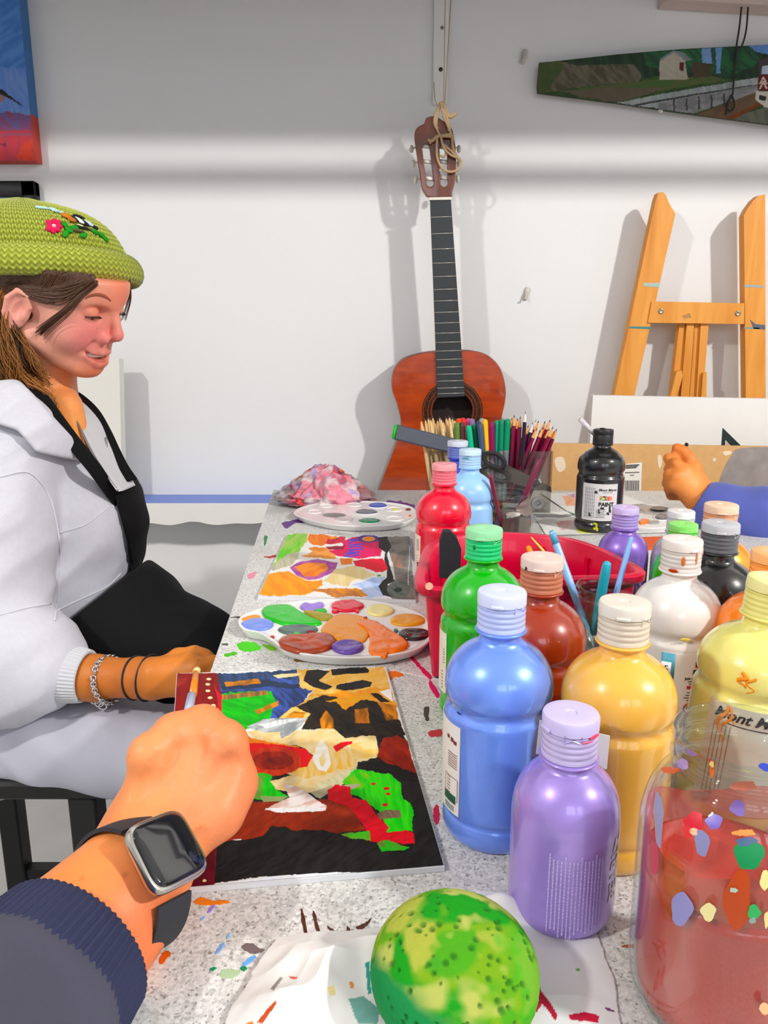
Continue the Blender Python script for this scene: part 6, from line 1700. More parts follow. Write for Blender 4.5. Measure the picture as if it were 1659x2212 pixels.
for k_ in range(3):
    patch([(1349, 1004.5 + k_ * 3), (1381 - k_ * 3, 1003 + k_ * 3), (1381 - k_ * 3, 1005.2 + k_ * 3), (1349, 1006.7 + k_ * 3)], (40, 45, 45), 'printed_line', .0009, .0003, st)
patch([(1350, 1020), (1381, 1019), (1381, 1021.5), (1350, 1022.5)], (120, 110, 105), 'printed_line', .0009, .0003, st); patch([(1361, 1026), (1370, 1025.6), (1370, 1027.6), (1361, 1028)], (120, 110, 105), 'printed_line', .0009, .0003, st)
bars = MB(); x = 1350.0; i_ = 0
while x < 1380:
    w_ = (1.0, .6, 1.6, .8, 1.2)[i_ % 5]; P = G([(x, 1038), (x + w_, 1038), (x + w_ - .3, 1060), (x - .3, 1060)], yb_ - .0009)
    bars.prism([(p[0], p[2]) for p in P], 0, .0003, axes=[[1, 0, 0], [0, 0, 1], [0, 1, 0]], o=(0, yb_ - .0009, 0)); x += w_ + (.9, 1.2, .7)[i_ % 3]; i_ += 1
bars.build('barcode', M((60, 60, 62), .6), st, smooth=False)
# ================================================================ people
skin = mat('skin', (230, 160, 120), .48, attr='Col', sss=0.0, spec=.4, bump=(300, .22, .0015))
def A(px, py, d): return atd(px, py, d)
def rp(p, d): return p * d / F          # picture radius to metres
def skin_cols(base, patches):
    def fn(V):
        n = len(V); c = np.tile(np.array(lin(base)), (n, 1))
        for cen, rad, rgb, s in patches:
            w = np.exp(-(np.linalg.norm(V - np.array(cen), axis=1) / rad) ** 2)[:, None] * s
            c = c * (1 - w) + np.array(lin(rgb)) * w
        m_ = fnoise(V * 90, 3)[:, None]; m2 = fnoise(V * 260 + 7, 2)[:, None]
        return np.clip(c * (1 + .08 * m_ + .05 * m2), 0, 1)
    return fn

# ---------------------------------------------------------------- seated person in the green hat
HT = np.array([-.4725, 1.14, 1.1145])
def _r(y, p, r):
    return rot((0, 0, 1), y) @ rot((0, 1, 0), p) @ rot((1, 0, 0), r)
HR = _r(-12, 21, 6)
def hw(x, y, z): return HT + HR @ (np.array([x, y, z]) * .01)     # head centimetres to world
woman = thing('person', 'seated person in a green knitted hat, white jacket and black apron looking down', 'person', (-.52, 1.15, .0))
def head_sdf(P):
    q = ((P - HT.astype(np.float32)) @ HR.astype(np.float32)) * 100.0
    q = q.astype(np.float32)
    s = q.copy(); s[:, 1] = -np.abs(s[:, 1])             # symmetric copy, near side
    d = sd_ell(q, (.3, 0, 4.0), (9.0, 7.1, 8.6))
    d = smin(d, sd_ell(q, (5.2, 0, 4.6), (4.9, 5.6, 4.6)), 1.5)
    d = smin(d, sd_ell(q, (3.9, 0, -1.6), (5.1, 5.7, 6.0)), 1.5)
    d = smin(d, sd_cone(s, (.8, -4.9, -4.2), (6.6, -1.6, -7.0), 1.7, 1.45), 1.6)
    d = smin(d, sd_ell(q, (7.3, 0, -7.0), (1.75, 1.9, 1.6)), 1.2)
    d = smin(d, sd_ell(q, (4.2, 0, -6.3), (4.0, 3.6, 2.0)), 1.4)
    d = smin(d, sd_ell(s, (5.8, -3.2, -1.5), (2.4, 2.2, 2.5)), 2.6)
    d = smin(d, sd_cone(s, (9.0, -.5, 3.1), (7.0, -4.2, 3.0), .75, .8), 1.1)
    d = smin(d, sd_ell(q, (7.4, 0, -4.5), (1.9, 2.7, 2.6)), 1.2)
    # eye sockets, eyelids
    d = smax(d, -sd_ell(s, (9.1, -3.2, 1.6), (1.55, 1.75, 1.05)), .8)
    lid = sd_ell(s, (7.55, -3.1, 1.55), (1.28, 1.42, 1.2))
    d = smin(d, lid, .22)
    slit = sd_ell(s, (8.80, -3.15, .95), (.72, 1.25, .27))
    d = smax(d, -slit, .12)
    # nose
    n_ = sd_cone(q, (9.05, 0, 2.6), (10.45, 0, -.7), .62, .82)
    n_ = smin(n_, sd_ell(q, (10.45, 0, -1.15), (.98, .95, .85)), .5)
    n_ = smin(n_, sd_ell(s, (9.35, -1.32, -1.85), (.95, .62, .78)), .45)
    n_ = smin(n_, sd_cone(q, (9.6, 0, -2.0), (9.0, 0, -3.0), .55, .4), .5)
    n_ = smin(n_, sd_cone(s, (8.75, -.7, 1.6), (8.9, -.95, -1.2), .52, .58), .5)
    d = smin(d, n_, .75)
    d = smax(d, -sd_ell(s, (9.75, -.62, -2.45), (.55, .30, .34)), .15)
    d = smax(d, -sd_cone(q, (9.75, 0, -2.9), (9.75, 0, -3.8), .22, .26), .35)
    # lips with a slightly open smile
    up = sd_chain(s, [(9.35, 0, -4.15), (9.05, -1.0, -4.15), (8.35, -2.1, -4.15), (7.5, -3.0, -3.95)], [.48, .46, .34, .16], .3)
    lo = sd_chain(s, [(9.05, 0, -5.95), (8.8, -1.0, -5.85), (8.25, -2.1, -5.3), (7.5, -3.0, -4.3)], [.66, .60, .40, .16], .3)
    d = smin(d, np.minimum(up, lo), .35)
    d = smax(d, -sd_chain(s, [(9.2, 0, -5.05), (8.9, -1.1, -4.95), (8.35, -2.2, -4.62), (7.9, -2.9, -4.25)], [.56, .54, .40, .12], .1), .12)
    d = smax(d, -sd_chain(s, [(8.2, 0, -5.0), (7.6, -1.6, -4.85)], [.5, .4], .1), .1)
    d = smax(d, -sd_chain(s, [(8.55, -2.6, -2.6), (8.0, -3.3, -4.2)], [.12, .12]), .9)
    # ear
    e = s - np.array([-.4, -7.0, -.9], np.float32)
    Re = (rot((0, 0, 1), 18) @ rot((0, 1, 0), 14)).astype(np.float32); e = e @ Re
    ear = sd_ell(e, (0, 0, 0), (1.75, .55, 3.0))
    ear = smin(ear, sd_chain(e, [(.9, -.2, -.8), (1.35, -.35, 1.3), (.6, -.5, 2.75), (-.8, -.55, 2.6), (-1.6, -.5, 1.0), (-1.3, -.4, -1.0), (-.3, -.2, -2.4), (.5, -.1, -2.6)], [.28, .32, .36, .38, .38, .34, .5, .5], .2), .25)
    ear = smax(ear, -sd_ell(e, (.25, -.75, .35), (.75, .75, 1.45)), .3)
    ear = smin(ear, sd_ell(e, (1.15, -.15, -.3), (.5, .35, .6)), .3)
    d = smin(d, ear, .45)
    return (d * .01).astype(np.float32)
nk0 = hw(-1.6, 0, -3.5); nk1 = A(78, 905, 1.17); ch = A(105, 985, 1.19)
def neck_sdf(P):
    d = sd_cone(P, nk0, nk1, .052, .056)
    d = smin(d, sd_cone(P, nk1, ch, .060, .046), .03)
    d = smin(d, sd_cone(P, A(140, 880, 1.13), A(172, 965, 1.115), .026, .016), .02)
    return d
HCUT = A(100, 584, 1.125)
def body_sdf(P):
    d = smin(head_sdf(P), neck_sdf(P), .012)
    rad = np.hypot(P[:, 0] - HCUT[0], P[:, 1] - HCUT[1]) - .1165 - 3 * np.clip(HCUT[2] - .012 - P[:, 2], 0, 1)
    return np.maximum(smax(d, rad, .004), P[:, 2] - HCUT[2] - .014).astype(np.float32)
cheek = hw(7.5, -4.2, -1.6)
cols = skin_cols((226, 168, 148), [(hw(8, -3.5, -1.5), .034, (226, 118, 124), .75), (hw(10.3, 0, -1.2), .020, (226, 112, 112), .7), (hw(9.2, 0, 5.0), .040, (232, 122, 92), .7), (hw(8, 0, -7.5), .03, (228, 112, 84), .8), (hw(5, 0, -9), .03, (228, 120, 70), .8),
                             (hw(9.3, 0, -4.2), .0055, (168, 66, 72), .9), (hw(8.9, -1.3, -4.2), .0052, (168, 66, 72), .9), (hw(8.2, -2.3, -4.2), .0045, (168, 66, 72), .8), (hw(9.2, 0, -6.0), .0065, (190, 84, 92), .9), (hw(8.8, -1.3, -5.8), .0065, (190, 84, 92), .9), (hw(8.2, -2.3, -5.1), .0045, (190, 84, 92), .8), (hw(7.8, -3.2, 2.2), .016, (214, 124, 92), .7), (hw(-.4, -7.4, -.6), .03, (226, 150, 142), .6),
                             (A(120, 880, 1.12), .05, (232, 148, 84), .9), (A(165, 930, 1.10), .05, (236, 156, 84), .9)])
cols_head = cols
# the arm and hand belong to the same body
hd = .915
wr = A(215, 1468, .965)
def hand_sdf(P):
    d = sd_chain(P, [A(120, 1462, .97), A(205, 1464, .95), A(300, 1464, .93), A(325, 1464, .925)], [.029, .0265, .0225, .0235], .012)
    mc = [(A(335, 1447, hd - .004), A(412, 1428, hd)), (A(335, 1460, hd - .006), A(424, 1442, hd - .01)), (A(335, 1473, hd - .004), A(420, 1466, hd - .012)), (A(335, 1482, hd), A(408, 1487, hd - .008))]
    p = None
    for a, b in mc:
        e = sd_cone(P, a, b, .0125, .0105); p = e if p is None else smin(p, e, .012)
    d = smin(d, p, .016)
    fing = [[mc[0][1], A(440, 1420, hd + .012), A(458, 1436, hd + .015), A(452, 1458, hd + .016)], [mc[1][1], A(462, 1432, hd), A(478, 1452, hd + .004), A(470, 1474, hd + .006)], [mc[2][1], A(456, 1462, hd - .006), A(470, 1482, hd), A(458, 1500, hd + .004)], [mc[3][1], A(438, 1492, hd - .004), A(450, 1505, hd), A(440, 1518, hd + .004)]]
    for f_ in fing: d = smin(d, sd_chain(P, f_, [.0102, .0092, .0082, .0072], .003), .004)
    th = sd_chain(P, [A(340, 1448, hd + .01), A(385, 1420, hd + .012), A(420, 1412, hd + .014), A(448, 1422, hd + .012)], [.012, .011, .0095, .008], .004)
    return smin(d, th, .006)
cols_hand = skin_cols((192, 118, 64), [(A(380, 1425, .92), .04, (222, 140, 72), .6), (A(280, 1490, .92), .04, (180, 98, 48), .6)])
def whole_body(P):
    d = sd_chain(P, [nk1, A(25, 965, 1.12), A(-30, 1180, 1.02), A(-30, 1400, .985), A(120, 1462, .97)], [.058, .048, .044, .036, .029], .02)
    up = P[:, 2] > .86
    if up.any(): d[up] = smin(d[up], body_sdf(P[up]), .012)
    lo = P[:, 2] < .84
    if lo.any(): d[lo] = smin(d[lo], hand_sdf(P[lo]), .01)
    return d.astype(np.float32)
def body_cols(V):
    c = cols_head(V); k = V[:, 2] < .80; c[k] = cols_hand(V[k]); return c
body = sdf_obj('body', whole_body, (-.72, .76, .57), (-.16, 1.30, 1.20), .0019, skin, woman, body_cols, relax=1)

# eyes, lashes, brows, teeth
def eye(sy):
    c = np.array([7.5, 3.1 * sy, 1.5]); D, f = uvball(32, 20); V = c + D * 1.17
    o = MB().add(np.array([hw(*p) for p in V]), f).build('eyeball', M((225, 215, 212), .15, coat=.5), woman)
    a = np.array([.80, .05 * sy, -.60]); a /= np.linalg.norm(a); sel = np.array([c + D_ * 1.185 for D_ in D if True])
    k = np.array([np.dot(D_, a) > .86 for D_ in D])
    ff = [q for q in f if k[list(q)].all()]
    us = sorted({i for q in ff for i in q}); rm = {i: j for j, i in enumerate(us)}
    MB().add(np.array([hw(*sel[i]) for i in us]), [tuple(rm[i] for i in q) for q in ff]).build('iris', M((48, 34, 28), .2, coat=.6), o)
eye(-1); eye(1)
lash = M((40, 26, 24), .6)
for sy in (-1, 1):
    pts = [(7.9, 4.35 * sy, 1.12), (8.45, 3.95 * sy, 1.16), (8.82, 3.3 * sy, 1.20), (8.85, 2.6 * sy, 1.22), (8.5, 2.0 * sy, 1.18)]
    mb = MB().tube([hw(*p) for p in catmull(pts, 5)], .0007, 6)
    o = mb.build('eyelashes', lash, woman)
    mb = MB()
    for t_ in np.linspace(0, 1, 15):
        p = catmull(pts, 20)[int(t_ * 79)]; q = p + np.array([.34, (.25 if t_ < .5 else .0) * sy * (1 - t_), -.10]); r_ = q + np.array([.14, .1 * sy * (.6 - t_), .10])
        mb.tube([hw(*p), hw(*q), hw(*r_)], [.0004, .0003, .0001], 5)
    mb.build('lash_hairs', lash, o)
D, f = uvball(40, 20); V = np.array([7.35, 0, -4.72]) + D * np.array([1.62, 2.6, .66])
MB().add(np.array([hw(*p) for p in V]), f).build('teeth', M((240, 226, 218), .25, coat=.3), woman)

def on_sdf(fn, px, py, d0=.80, d1=1.45):
    d = d0
    for _ in range(160):
        p = A(px, py, d); s_ = float(fn(p[None].astype(np.float32))[0])
        if s_ < .0008: return p
        d += max(s_ * .75, .0008)
        if d > d1: return None
    return p
for pts in ([(184, 646), (192, 640), (205, 636), (220, 637), (231, 642), (240, 650)], ):
    q = [on_sdf(body_sdf, x, y, .95, 1.3) for x, y in catmull(pts, 5)]; q = [k for k in q if k is not None]
    if len(q) > 3: MB().tube(q, [.0022 * (.25 + .75 * math.sin(PI * min(1, (i + .6) / len(q)))) for i in range(len(q))], 8, flat=.5, up=(0, 0, 1)).build('eyebrow', M((150, 84, 62), .8), woman)

# hair
hair_m = mat('brown_hair', (74, 48, 32), .42, vary=(240, .35), spec=.5); hair_g = mat('golden_hair', (138, 90, 46), .42, vary=(300, .35))
mb = MB(); rs = random.Random(12)
def lock(pts, r0, r1, n_, spread, m=0, wave=0.0):
    base = catmull(pts, 7)
    for _ in range(n_):
        off = np.array([rs.gauss(0, spread), rs.gauss(0, spread), rs.gauss(0, spread)]); ph = rs.random() * 6
        T_ = np.linspace(0, 1, len(base))[:, None]
        q = base + off * (.5 + T_ * .8) + wave * np.sin(T_ * 13 + ph) * np.array([1, .4, .5])
        mb.tube(q, np.linspace(r0, r1, len(q)) * (.7 + .6 * rs.random()), 5, m=m)
for k_ in range(260):                                # temple hair running back under the hat
    t_ = rs.random()
    a = hw(8.9 - 9.4 * t_, -5.0 - 2.35 * min(1, t_ * 2.0), 6.8 - 2.2 * t_ + .6 * rs.random()); b = hw(5.6 - 6.6 * t_, -6.55 - .75 * t_ - .15 * rs.random(), 4.6 - 2.0 * t_ * (1 - t_) - 2.6 * rs.random() ** 1.5); c = hw(-.4 - 1.9 * t_, -7.45 - .2 * rs.random(), 2.4 - .9 * rs.random())
    mb.tube(catmull([a, b, c], 6), np.linspace(.0011, .0007, 13), 4)
lock([hw(8.6, -4.4, 6.2), hw(7.4, -5.6, 4.0), hw(6.4, -6.25, 1.8), hw(5.0, -6.6, -.2), hw(3.9, -6.6, -1.6), hw(2.9, -6.4, -2.8)], .0009, .0003, 60, .0021)
lock([hw(8.4, 3.9, 6.0), hw(8.4, 5.0, 3.0), hw(7.6, 5.9, -.5)], .0006, .0003, 10, .002)
for k_ in range(26):
    a = hw(-1.8 - 4.5 * rs.random(), -7.3 + 1.2 * rs.random(), 2.5 - 4.5 * rs.random())
    e = A(-5 + 115 * rs.random() ** 1.4, 800 + 66 * rs.random(), 1.06 + .06 * rs.random()); m1_ = a * .62 + e * .38 + np.array([-.016 + .022 * rs.random(), -.008, 0])
    m2_ = a * .25 + e * .75 + np.array([.008 * rs.random(), -.008, -.008])
    lock([a, m1_, m2_, e], .0007, .0003, 22, .0026, 1 if rs.random() < .6 else 0, .0032)
for px in ([(70, 820), (95, 842), (112, 858), (108, 868), (96, 862)], [(60, 830), (100, 850), (118, 872), (100, 880)], [(30, 780), (60, 815), (100, 838), (112, 850)], [(40, 800), (80, 850), (95, 862), (70, 868)]):
    lock([A(x, y, 1.055) for x, y in px], .0011, .0004, 7, .0022, 1)
# scalp hair under the hat and at the nape
mb.lathe([(.001, -6), (3.5, -5.6), (6.0, -4), (7.3, -1), (7.7, 2), (7.7, 5)], (0, 0, 0), 40)
s_ = mb.v[-1]; mb.v[-1] = np.array([hw(p[0] * 1.12 - 2.4, p[1], p[2] + 1.5) for p in s_])
mb.build('hair', [hair_m, hair_g], woman)

# knitted hat with rolled brim
hc0 = HCUT; hup = np.array([.0, .04, 1.0]); hup /= np.linalg.norm(hup); hx = np.cross([0, 1, 0], hup); hx /= np.linalg.norm(hx); hy = np.cross(hup, hx); HM = np.stack([hx, hy, hup], 1)
def knit_rev(prof, ncol, rows, per, amp, purl=False):
    p = catmull(prof, 12); seg = np.r_[0, np.cumsum(np.linalg.norm(np.diff(p, axis=0), axis=1))]; nv = rows * 7
    sv = np.linspace(0, seg[-1], nv); R_ = np.interp(sv, seg, p[:, 0]); Z_ = np.interp(sv, seg, p[:, 1])
    tr_, tz_ = np.gradient(R_), np.gradient(Z_); ln = np.hypot(tr_, tz_); nr_, nz_ = tz_ / ln, -tr_ / ln
    U = np.arange(ncol * per); th = U / (ncol * per) * 2 * PI; a = (U / per) % 1.0; v = np.linspace(0, rows, nv)
    s2 = np.where(a < .5, a * 2, (1 - a) * 2)
    if not purl:
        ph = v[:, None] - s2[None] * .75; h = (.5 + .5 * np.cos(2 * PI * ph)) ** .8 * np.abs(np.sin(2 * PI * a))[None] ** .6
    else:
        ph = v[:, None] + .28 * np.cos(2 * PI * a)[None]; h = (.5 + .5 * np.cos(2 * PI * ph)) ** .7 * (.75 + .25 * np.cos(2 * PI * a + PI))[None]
    rr = R_[:, None] + amp * h * nr_[:, None]; zz = Z_[:, None] + amp * h * nz_[:, None]
    rr = np.maximum(rr, 0); V = np.stack([rr * np.cos(th), rr * np.sin(th), zz * np.ones_like(rr)], -1).reshape(-1, 3)
    nu = len(U); i = np.arange(nv * nu).reshape(nv, nu); j = np.roll(i, -1, 1)
    f = np.stack([i[:-1], j[:-1], j[1:], i[1:]], -1).reshape(-1, 4)
    tint = h.reshape(-1)[:, None]; c = np.array(lin((112, 120, 44))) * (1 - tint) + np.array(lin((190, 198, 96))) * tint  # stitch valleys coloured darker than peaks: shade put into the wool colour
    return V, f, c
kn = mat('green_knit', (178, 192, 78), .9, attr='Col', sheen=.3)
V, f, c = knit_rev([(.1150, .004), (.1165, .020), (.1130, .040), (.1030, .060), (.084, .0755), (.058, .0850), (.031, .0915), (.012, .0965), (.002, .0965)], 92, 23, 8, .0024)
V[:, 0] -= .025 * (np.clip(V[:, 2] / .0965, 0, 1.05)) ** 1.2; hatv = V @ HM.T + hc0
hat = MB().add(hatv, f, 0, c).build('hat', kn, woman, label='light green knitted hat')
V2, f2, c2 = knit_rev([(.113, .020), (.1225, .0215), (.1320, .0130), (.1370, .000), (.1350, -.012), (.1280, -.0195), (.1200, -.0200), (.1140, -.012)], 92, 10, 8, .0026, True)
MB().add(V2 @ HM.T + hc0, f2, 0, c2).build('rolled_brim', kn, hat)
hp = proj(hatv); cdist = np.linalg.norm(hatv - CAMP, axis=1)
def on_hat(px, py):
    dd = np.hypot(hp[:, 0] - px, hp[:, 1] - py); s = np.where(dd < 4)[0]
    if not len(s): s = np.argsort(dd)[:6]
    k = s[np.argmin(cdist[s])]; p = hatv[k]; l = (p - hc0) @ HM; nrm = HM @ np.array([l[0], l[1], max(l[2], .0) * 1.6]); return p, nrm / np.linalg.norm(nrm)
def stitch(px, py, rx, ry, rgb, ang=0, h=.0022):
    p, n_ = on_hat(px, py); vw = CAMP - p; u = np.cross([0, 0, 1], n_); u /= np.linalg.norm(u); w = np.cross(n_, u)
    a = math.radians(ang); u2 = u * math.cos(a) + w * math.sin(a); w2 = -u * math.sin(a) + w * math.cos(a); D, f = uvball(16, 10); s_ = rp(1, 1.02)
    V = p + n_ * .0016 + D[:, :1] * u2 * rx * s_ + D[:, 1:2] * w2 * ry * s_ + D[:, 2:] * n_ * h
    return MB().add(V, f).build('embroidery', M(rgb, .8), hat)
for k_ in range(8):
    g = k_ * PI / 4; stitch(116 + 10 * math.cos(g), 487 + 9 * math.sin(g), 8, 6, (214, 20, 84), math.degrees(-g), .003)
stitch(116, 487, 5, 4, (240, 200, 205), 0, .0042)
for x, y, a in ((138, 484, -50), (148, 494, -40), (160, 490, 0), (144, 505, 60), (183, 508, 20), (205, 498, -20), (222, 508, -30), (228, 514, -40)): stitch(x, y, 10, 6.5, (20, 140, 40), a)
for x, y, a, rx, ry, c_ in ((146, 466, -30, 12, 8, (190, 118, 40)), (156, 474, -30, 10, 7, (176, 104, 36)), (161, 471, -60, 12, 6, (24, 24, 30)), (172, 475, -50, 13, 6, (225, 230, 245)), (182, 480, -50, 13, 6, (24, 24, 30)), (194, 482, -40, 11, 6, (205, 215, 245)), (204, 489, -30, 9, 4, (24, 24, 30)), (178, 490, -10, 18, 3.5, (28, 26, 30)), (170, 466, -20, 14, 3, (26, 24, 30)), (172, 488, -20, 9, 4, (235, 220, 190)), (165, 499, -5, 22, 2.5, (96, 78, 60)), (200, 497, -5, 14, 2.5, (96, 78, 60))):
    stitch(x, y, rx, ry, c_, a)
for x, y in ((84, 447), (97, 448), (110, 451), (122, 455), (131, 458)): stitch(x, y, 9, 2.6, (190, 226, 226), -12)

# ---------------------------------------------------------------- white jacket
sx_ = lambda q: proj(q)          # picture position of torso points, to read garment outlines off the photograph
def ell_px(P, px, py, d, rx, ry, rz): return sd_ell(P, A(px, py, d), (rx, ry, rz))
def torso(P):
    d = ell_px(P, 78, 1085, 1.20, .118, .175, .155)
    d = smin(d, ell_px(P, 118, 1215, 1.19, .112, .155, .115), .05)
    d = smin(d, ell_px(P, 176, 1100, 1.17, .083, .11, .085), .04)
    d = smin(d, sd_cone(P, A(40, 945, 1.05), A(60, 945, 1.30), .058, .058), .05)
    d = smin(d, ell_px(P, 50, 1390, 1.20, .135, .17, .10), .05)
    return d
def sleeve(P):
    d = sd_chain(P, [A(0, 985, 1.05), A(-30, 1180, 1.015), A(-45, 1370, .985), A(-25, 1440, .975)], [.074, .082, .084, .078], .03)
    e = sd_chain(P, [A(-30, 1420, .975), A(60, 1425, .965), A(88, 1440, .955)], [.080, .064, .045], .02)
    return smin(d, e, .02)
def folds(P):
    n1 = fnoise(P * np.array([9, 7, 7]) + 3, 2); n2 = 1 - np.abs(fnoise(P * np.array([16, 9, 10]) + 11, 2)) * 2.4
    n3 = 1 - np.abs(fnoise((P @ rot((0, 1, 0), -38)) * np.array([9, 8, 24]) + 31, 2)) * 3
    return (.006 * n1 + .004 * np.clip(n2, -1, 1) + .0042 * np.clip(n3, -1, 1)).astype(np.float32)
seam = lambda P, a, b: 0
def jacket_sdf(P):
    d = smin(torso(P), sleeve(P), .012) - folds(P)
    q = sx_(P)
    hem = np.abs((q[:, 1] - (1392 - .56 * q[:, 0])) / 1.15) / F * 1.1
    d = d - .004 * np.exp(-(hem / .02) ** 2) + .006 * np.exp(-((hem - .028) / .006) ** 2)
    V_ = sd_cone(P, A(120, 820, 1.10), A(182, 950, 1.06), .062, .006)
    d = smax(d, -V_, .01)
    low = (q[:, 1] - (1425 - .50 * q[:, 0])) / F * 1.1                       # torso stops at the waist hem
    t_ = np.maximum(torso(P) - folds(P), low)
    return np.minimum(smax(smin(t_, sleeve(P) - folds(P), .010), -V_, .01), 1.0)
jm = mat('white_fleece', (206, 206, 214), .9, vary=(160, .03), bump=(700, .25, .0015))
jacket = sdf_obj('jacket', jacket_sdf, A(-200, 1600, .95) - [.02, .10, .02], A(330, 860, 1.38) + [.06, .06, .05], .0042, jm, woman, relax=3)
# raised seams on the jacket
def piping(pts, r, m, name, fn, par, lift=.0):
    P = [on_sdf(fn, x, y) for x, y in catmull(pts, 6)]; P = [p - np.array([0, lift, 0]) for p in P if p is not None]
    if len(P) > 3: MB().tube(P, r, 7).build(name, m, par)
seam_m = mat('white_seam', (214, 214, 222), .85)
for pts in ([(0, 1030), (60, 1020), (100, 1060), (120, 1120), (130, 1200), (125, 1290), (118, 1340)], [(130, 1150), (180, 1135), (215, 1110), (238, 1090)], [(0, 1328), (60, 1312), (110, 1304)], [(125, 1318), (180, 1292), (230, 1268), (262, 1238)]):
    piping(pts, .0013, seam_m, 'seam', jacket_sdf, jacket)
def shell(fn, off, th, poly, side=sx_):
    def g(P):
        d = np.abs(fn(P) - off) - th
        q = polydist(side(P).astype(float), np.array(poly, float)) / F * 1.1
        return smax(d, q.astype(np.float32), .004)
    return g
tor = lambda P: torso(P) - folds(P)
def both(P): return smin(torso(P) - folds(P), sleeve(P) - folds(P), .010)
near_half = lambda fn: (lambda P: np.maximum(fn(P), P[:, 1] - 1.20))
far_half = lambda fn: (lambda P: np.maximum(fn(P), 1.16 - P[:, 1]))
collar = near_half(shell(both, .010, .0062, [(-60, 790), (0, 797), (44, 823), (79, 858), (120, 905), (160, 948), (198, 990), (172, 996), (139, 990), (79, 977), (38, 930), (-60, 900)]))
sdf_obj('collar', collar, A(-80, 1010, 1.05) - [.02, .1, .02], A(220, 780, 1.2) + [.02, .05, .03], .0028, jm, jacket, relax=3)
L_ = catmull([(146, 868, 1.125), (163, 905, 1.115), (180, 940, 1.105), (203, 985, 1.095), (232, 1030, 1.085), (256, 1062, 1.08)], 5)
R_ = catmull([(148, 846, 1.175), (186, 872, 1.170), (215, 908, 1.160), (240, 960, 1.150), (262, 1010, 1.140), (284, 1050, 1.130)], 5)
rows = [[A(*(l * (1 - t_) + r * t_)) + np.array([0, -.006 * math.sin(PI * t_), 0]) for t_ in np.linspace(0, 1, 9)] for l, r in zip(L_, R_)]
v = np.array(rows).reshape(-1, 3); n = 9; m_ = len(rows); f = [(i * n + k, i * n + k + 1, (i + 1) * n + k + 1, (i + 1) * n + k) for i in range(m_ - 1) for k in range(n - 1)]
v2 = v + [.004, .006, 0]; nn = len(v); f += [tuple(i + nn for i in q[::-1]) for q in f]
bd = [i * n for i in range(m_)] + [(m_ - 1) * n + k for k in range(1, n)] + [i * n + n - 1 for i in range(m_ - 2, -1, -1)] + list(range(n - 2, 0, -1))
f += [(bd[i], bd[i] + nn, bd[(i + 1) % len(bd)] + nn, bd[(i + 1) % len(bd)]) for i in range(len(bd))]
MB().add(np.concatenate([v, v2]), f).build('collar', mat('pale_grey_fleece', (206, 206, 210), .85, bump=(700, .25, .0015)), jacket, auto=60, label='pale grey far side of the open collar')
# ribbed cuff
def ribbed(a, b, ra, rb, n, amp, m, name, par, rings=10, closed_end=True):
    a = np.array(a); b = np.array(b); z = b - a; L = np.linalg.norm(z); z /= L; x = np.cross([0, 0, 1], z); x /= np.linalg.norm(x); y = np.cross(z, x); R = np.stack([x, y, z], 1)
    seg = n * 6; th = np.arange(seg) / seg * 2 * PI; v = []
    prof = [(ra, 0)] + [(ra + (rb - ra) * t_ + .0018 * math.sin(t_ * PI), L * t_) for t_ in np.linspace(0.02, .97, rings)] + [(rb - .001, L), (rb - .004, L - .0005), (rb - .005, L - .012)]
    for r, zz in prof:
        rr = r + amp * np.cos(n * th); v.append(np.stack([rr * np.cos(th), rr * np.sin(th), np.full(seg, zz)], 1))
    v = np.concatenate(v) @ R.T + a; k = np.arange(seg); f = []
    for i in range(len(prof) - 1): f += [(i * seg + q, i * seg + (q + 1) % seg, (i + 1) * seg + (q + 1) % seg, (i + 1) * seg + q) for q in k]
    return MB().add(v, f).build(name, m, par)
ribbed(A(112, 1450, .955), A(188, 1461, .950), .0355, .0318, 46, .0005, mat('pale_grey_rib', (200, 201, 206), .85), 'cuff', jacket)

# ---------------------------------------------------------------- trousers
def legs(P):
    d = sd_chain(P, [A(-40, 1586, 1.06), A(120, 1598, 1.02), A(260, 1608, .99), A(390, 1632, .96)], [.064, .060, .058, .056], .02)
    d = smin(d, sd_cone(P, A(-20, 1510, 1.25), A(-20, 1560, 1.08), .11, .10), .05)
    k_ = A(390, 1632, .96); an = np.array([k_[0] + .02, k_[1] + .02, .10])
    d = smin(d, sd_cone(P, k_, an, .058, .045), .02)
    d = smin(d, sd_chain(P, [A(20, 1480, 1.24), A(240, 1450, 1.18), A(420, 1450, 1.10)], [.08, .074, .066], .02), .01)
    k2 = A(420, 1450, 1.10); d = smin(d, sd_cone(P, k2, (k2[0] + .02, k2[1], .10), .06, .045), .02)
    d = smax(d, (.506 - P[:, 2] + .25 * np.clip(P[:, 0] + .50, 0, 1) * 40 * .2).astype(np.float32) * np.where(P[:, 0] < -.33, 1, 0) - np.where(P[:, 0] < -.33, 0, 1), .012) if False else d
    return d - (.0035 * fnoise(P * np.array([10, 12, 14]) + 9, 2) + .0035 * np.clip(1 - np.abs(fnoise((P @ rot((0, 1, 0), 35)) * np.array([7, 10, 26]) + 51, 2)) * 3, -1, 1)).astype(np.float32)
sdf_obj('trousers', legs, (-.78, .80, .08), (-.10, 1.42, .76), .0052, mat('pale_grey_jersey', (186, 186, 198), .9, bump=(800, .2, .001)), woman, relax=3)
for dx, k_ in ((0.03, A(390, 1632, .96)), (0.02, A(420, 1450, 1.10))):
    D, f = uvball(32, 18); V = D * np.array([.12, .045, .045]); V[:, 2] = np.where(V[:, 2] < 0, V[:, 2] * .9, V[:, 2] * (1 - .4 * np.clip(V[:, 0] / .12, 0, 1)))
    V[:, 2] -= V[:, 2].min(); MB().add(V + [k_[0] + .07, k_[1] + .02, .001], f).build('shoe', M((60, 60, 64), .6), woman)

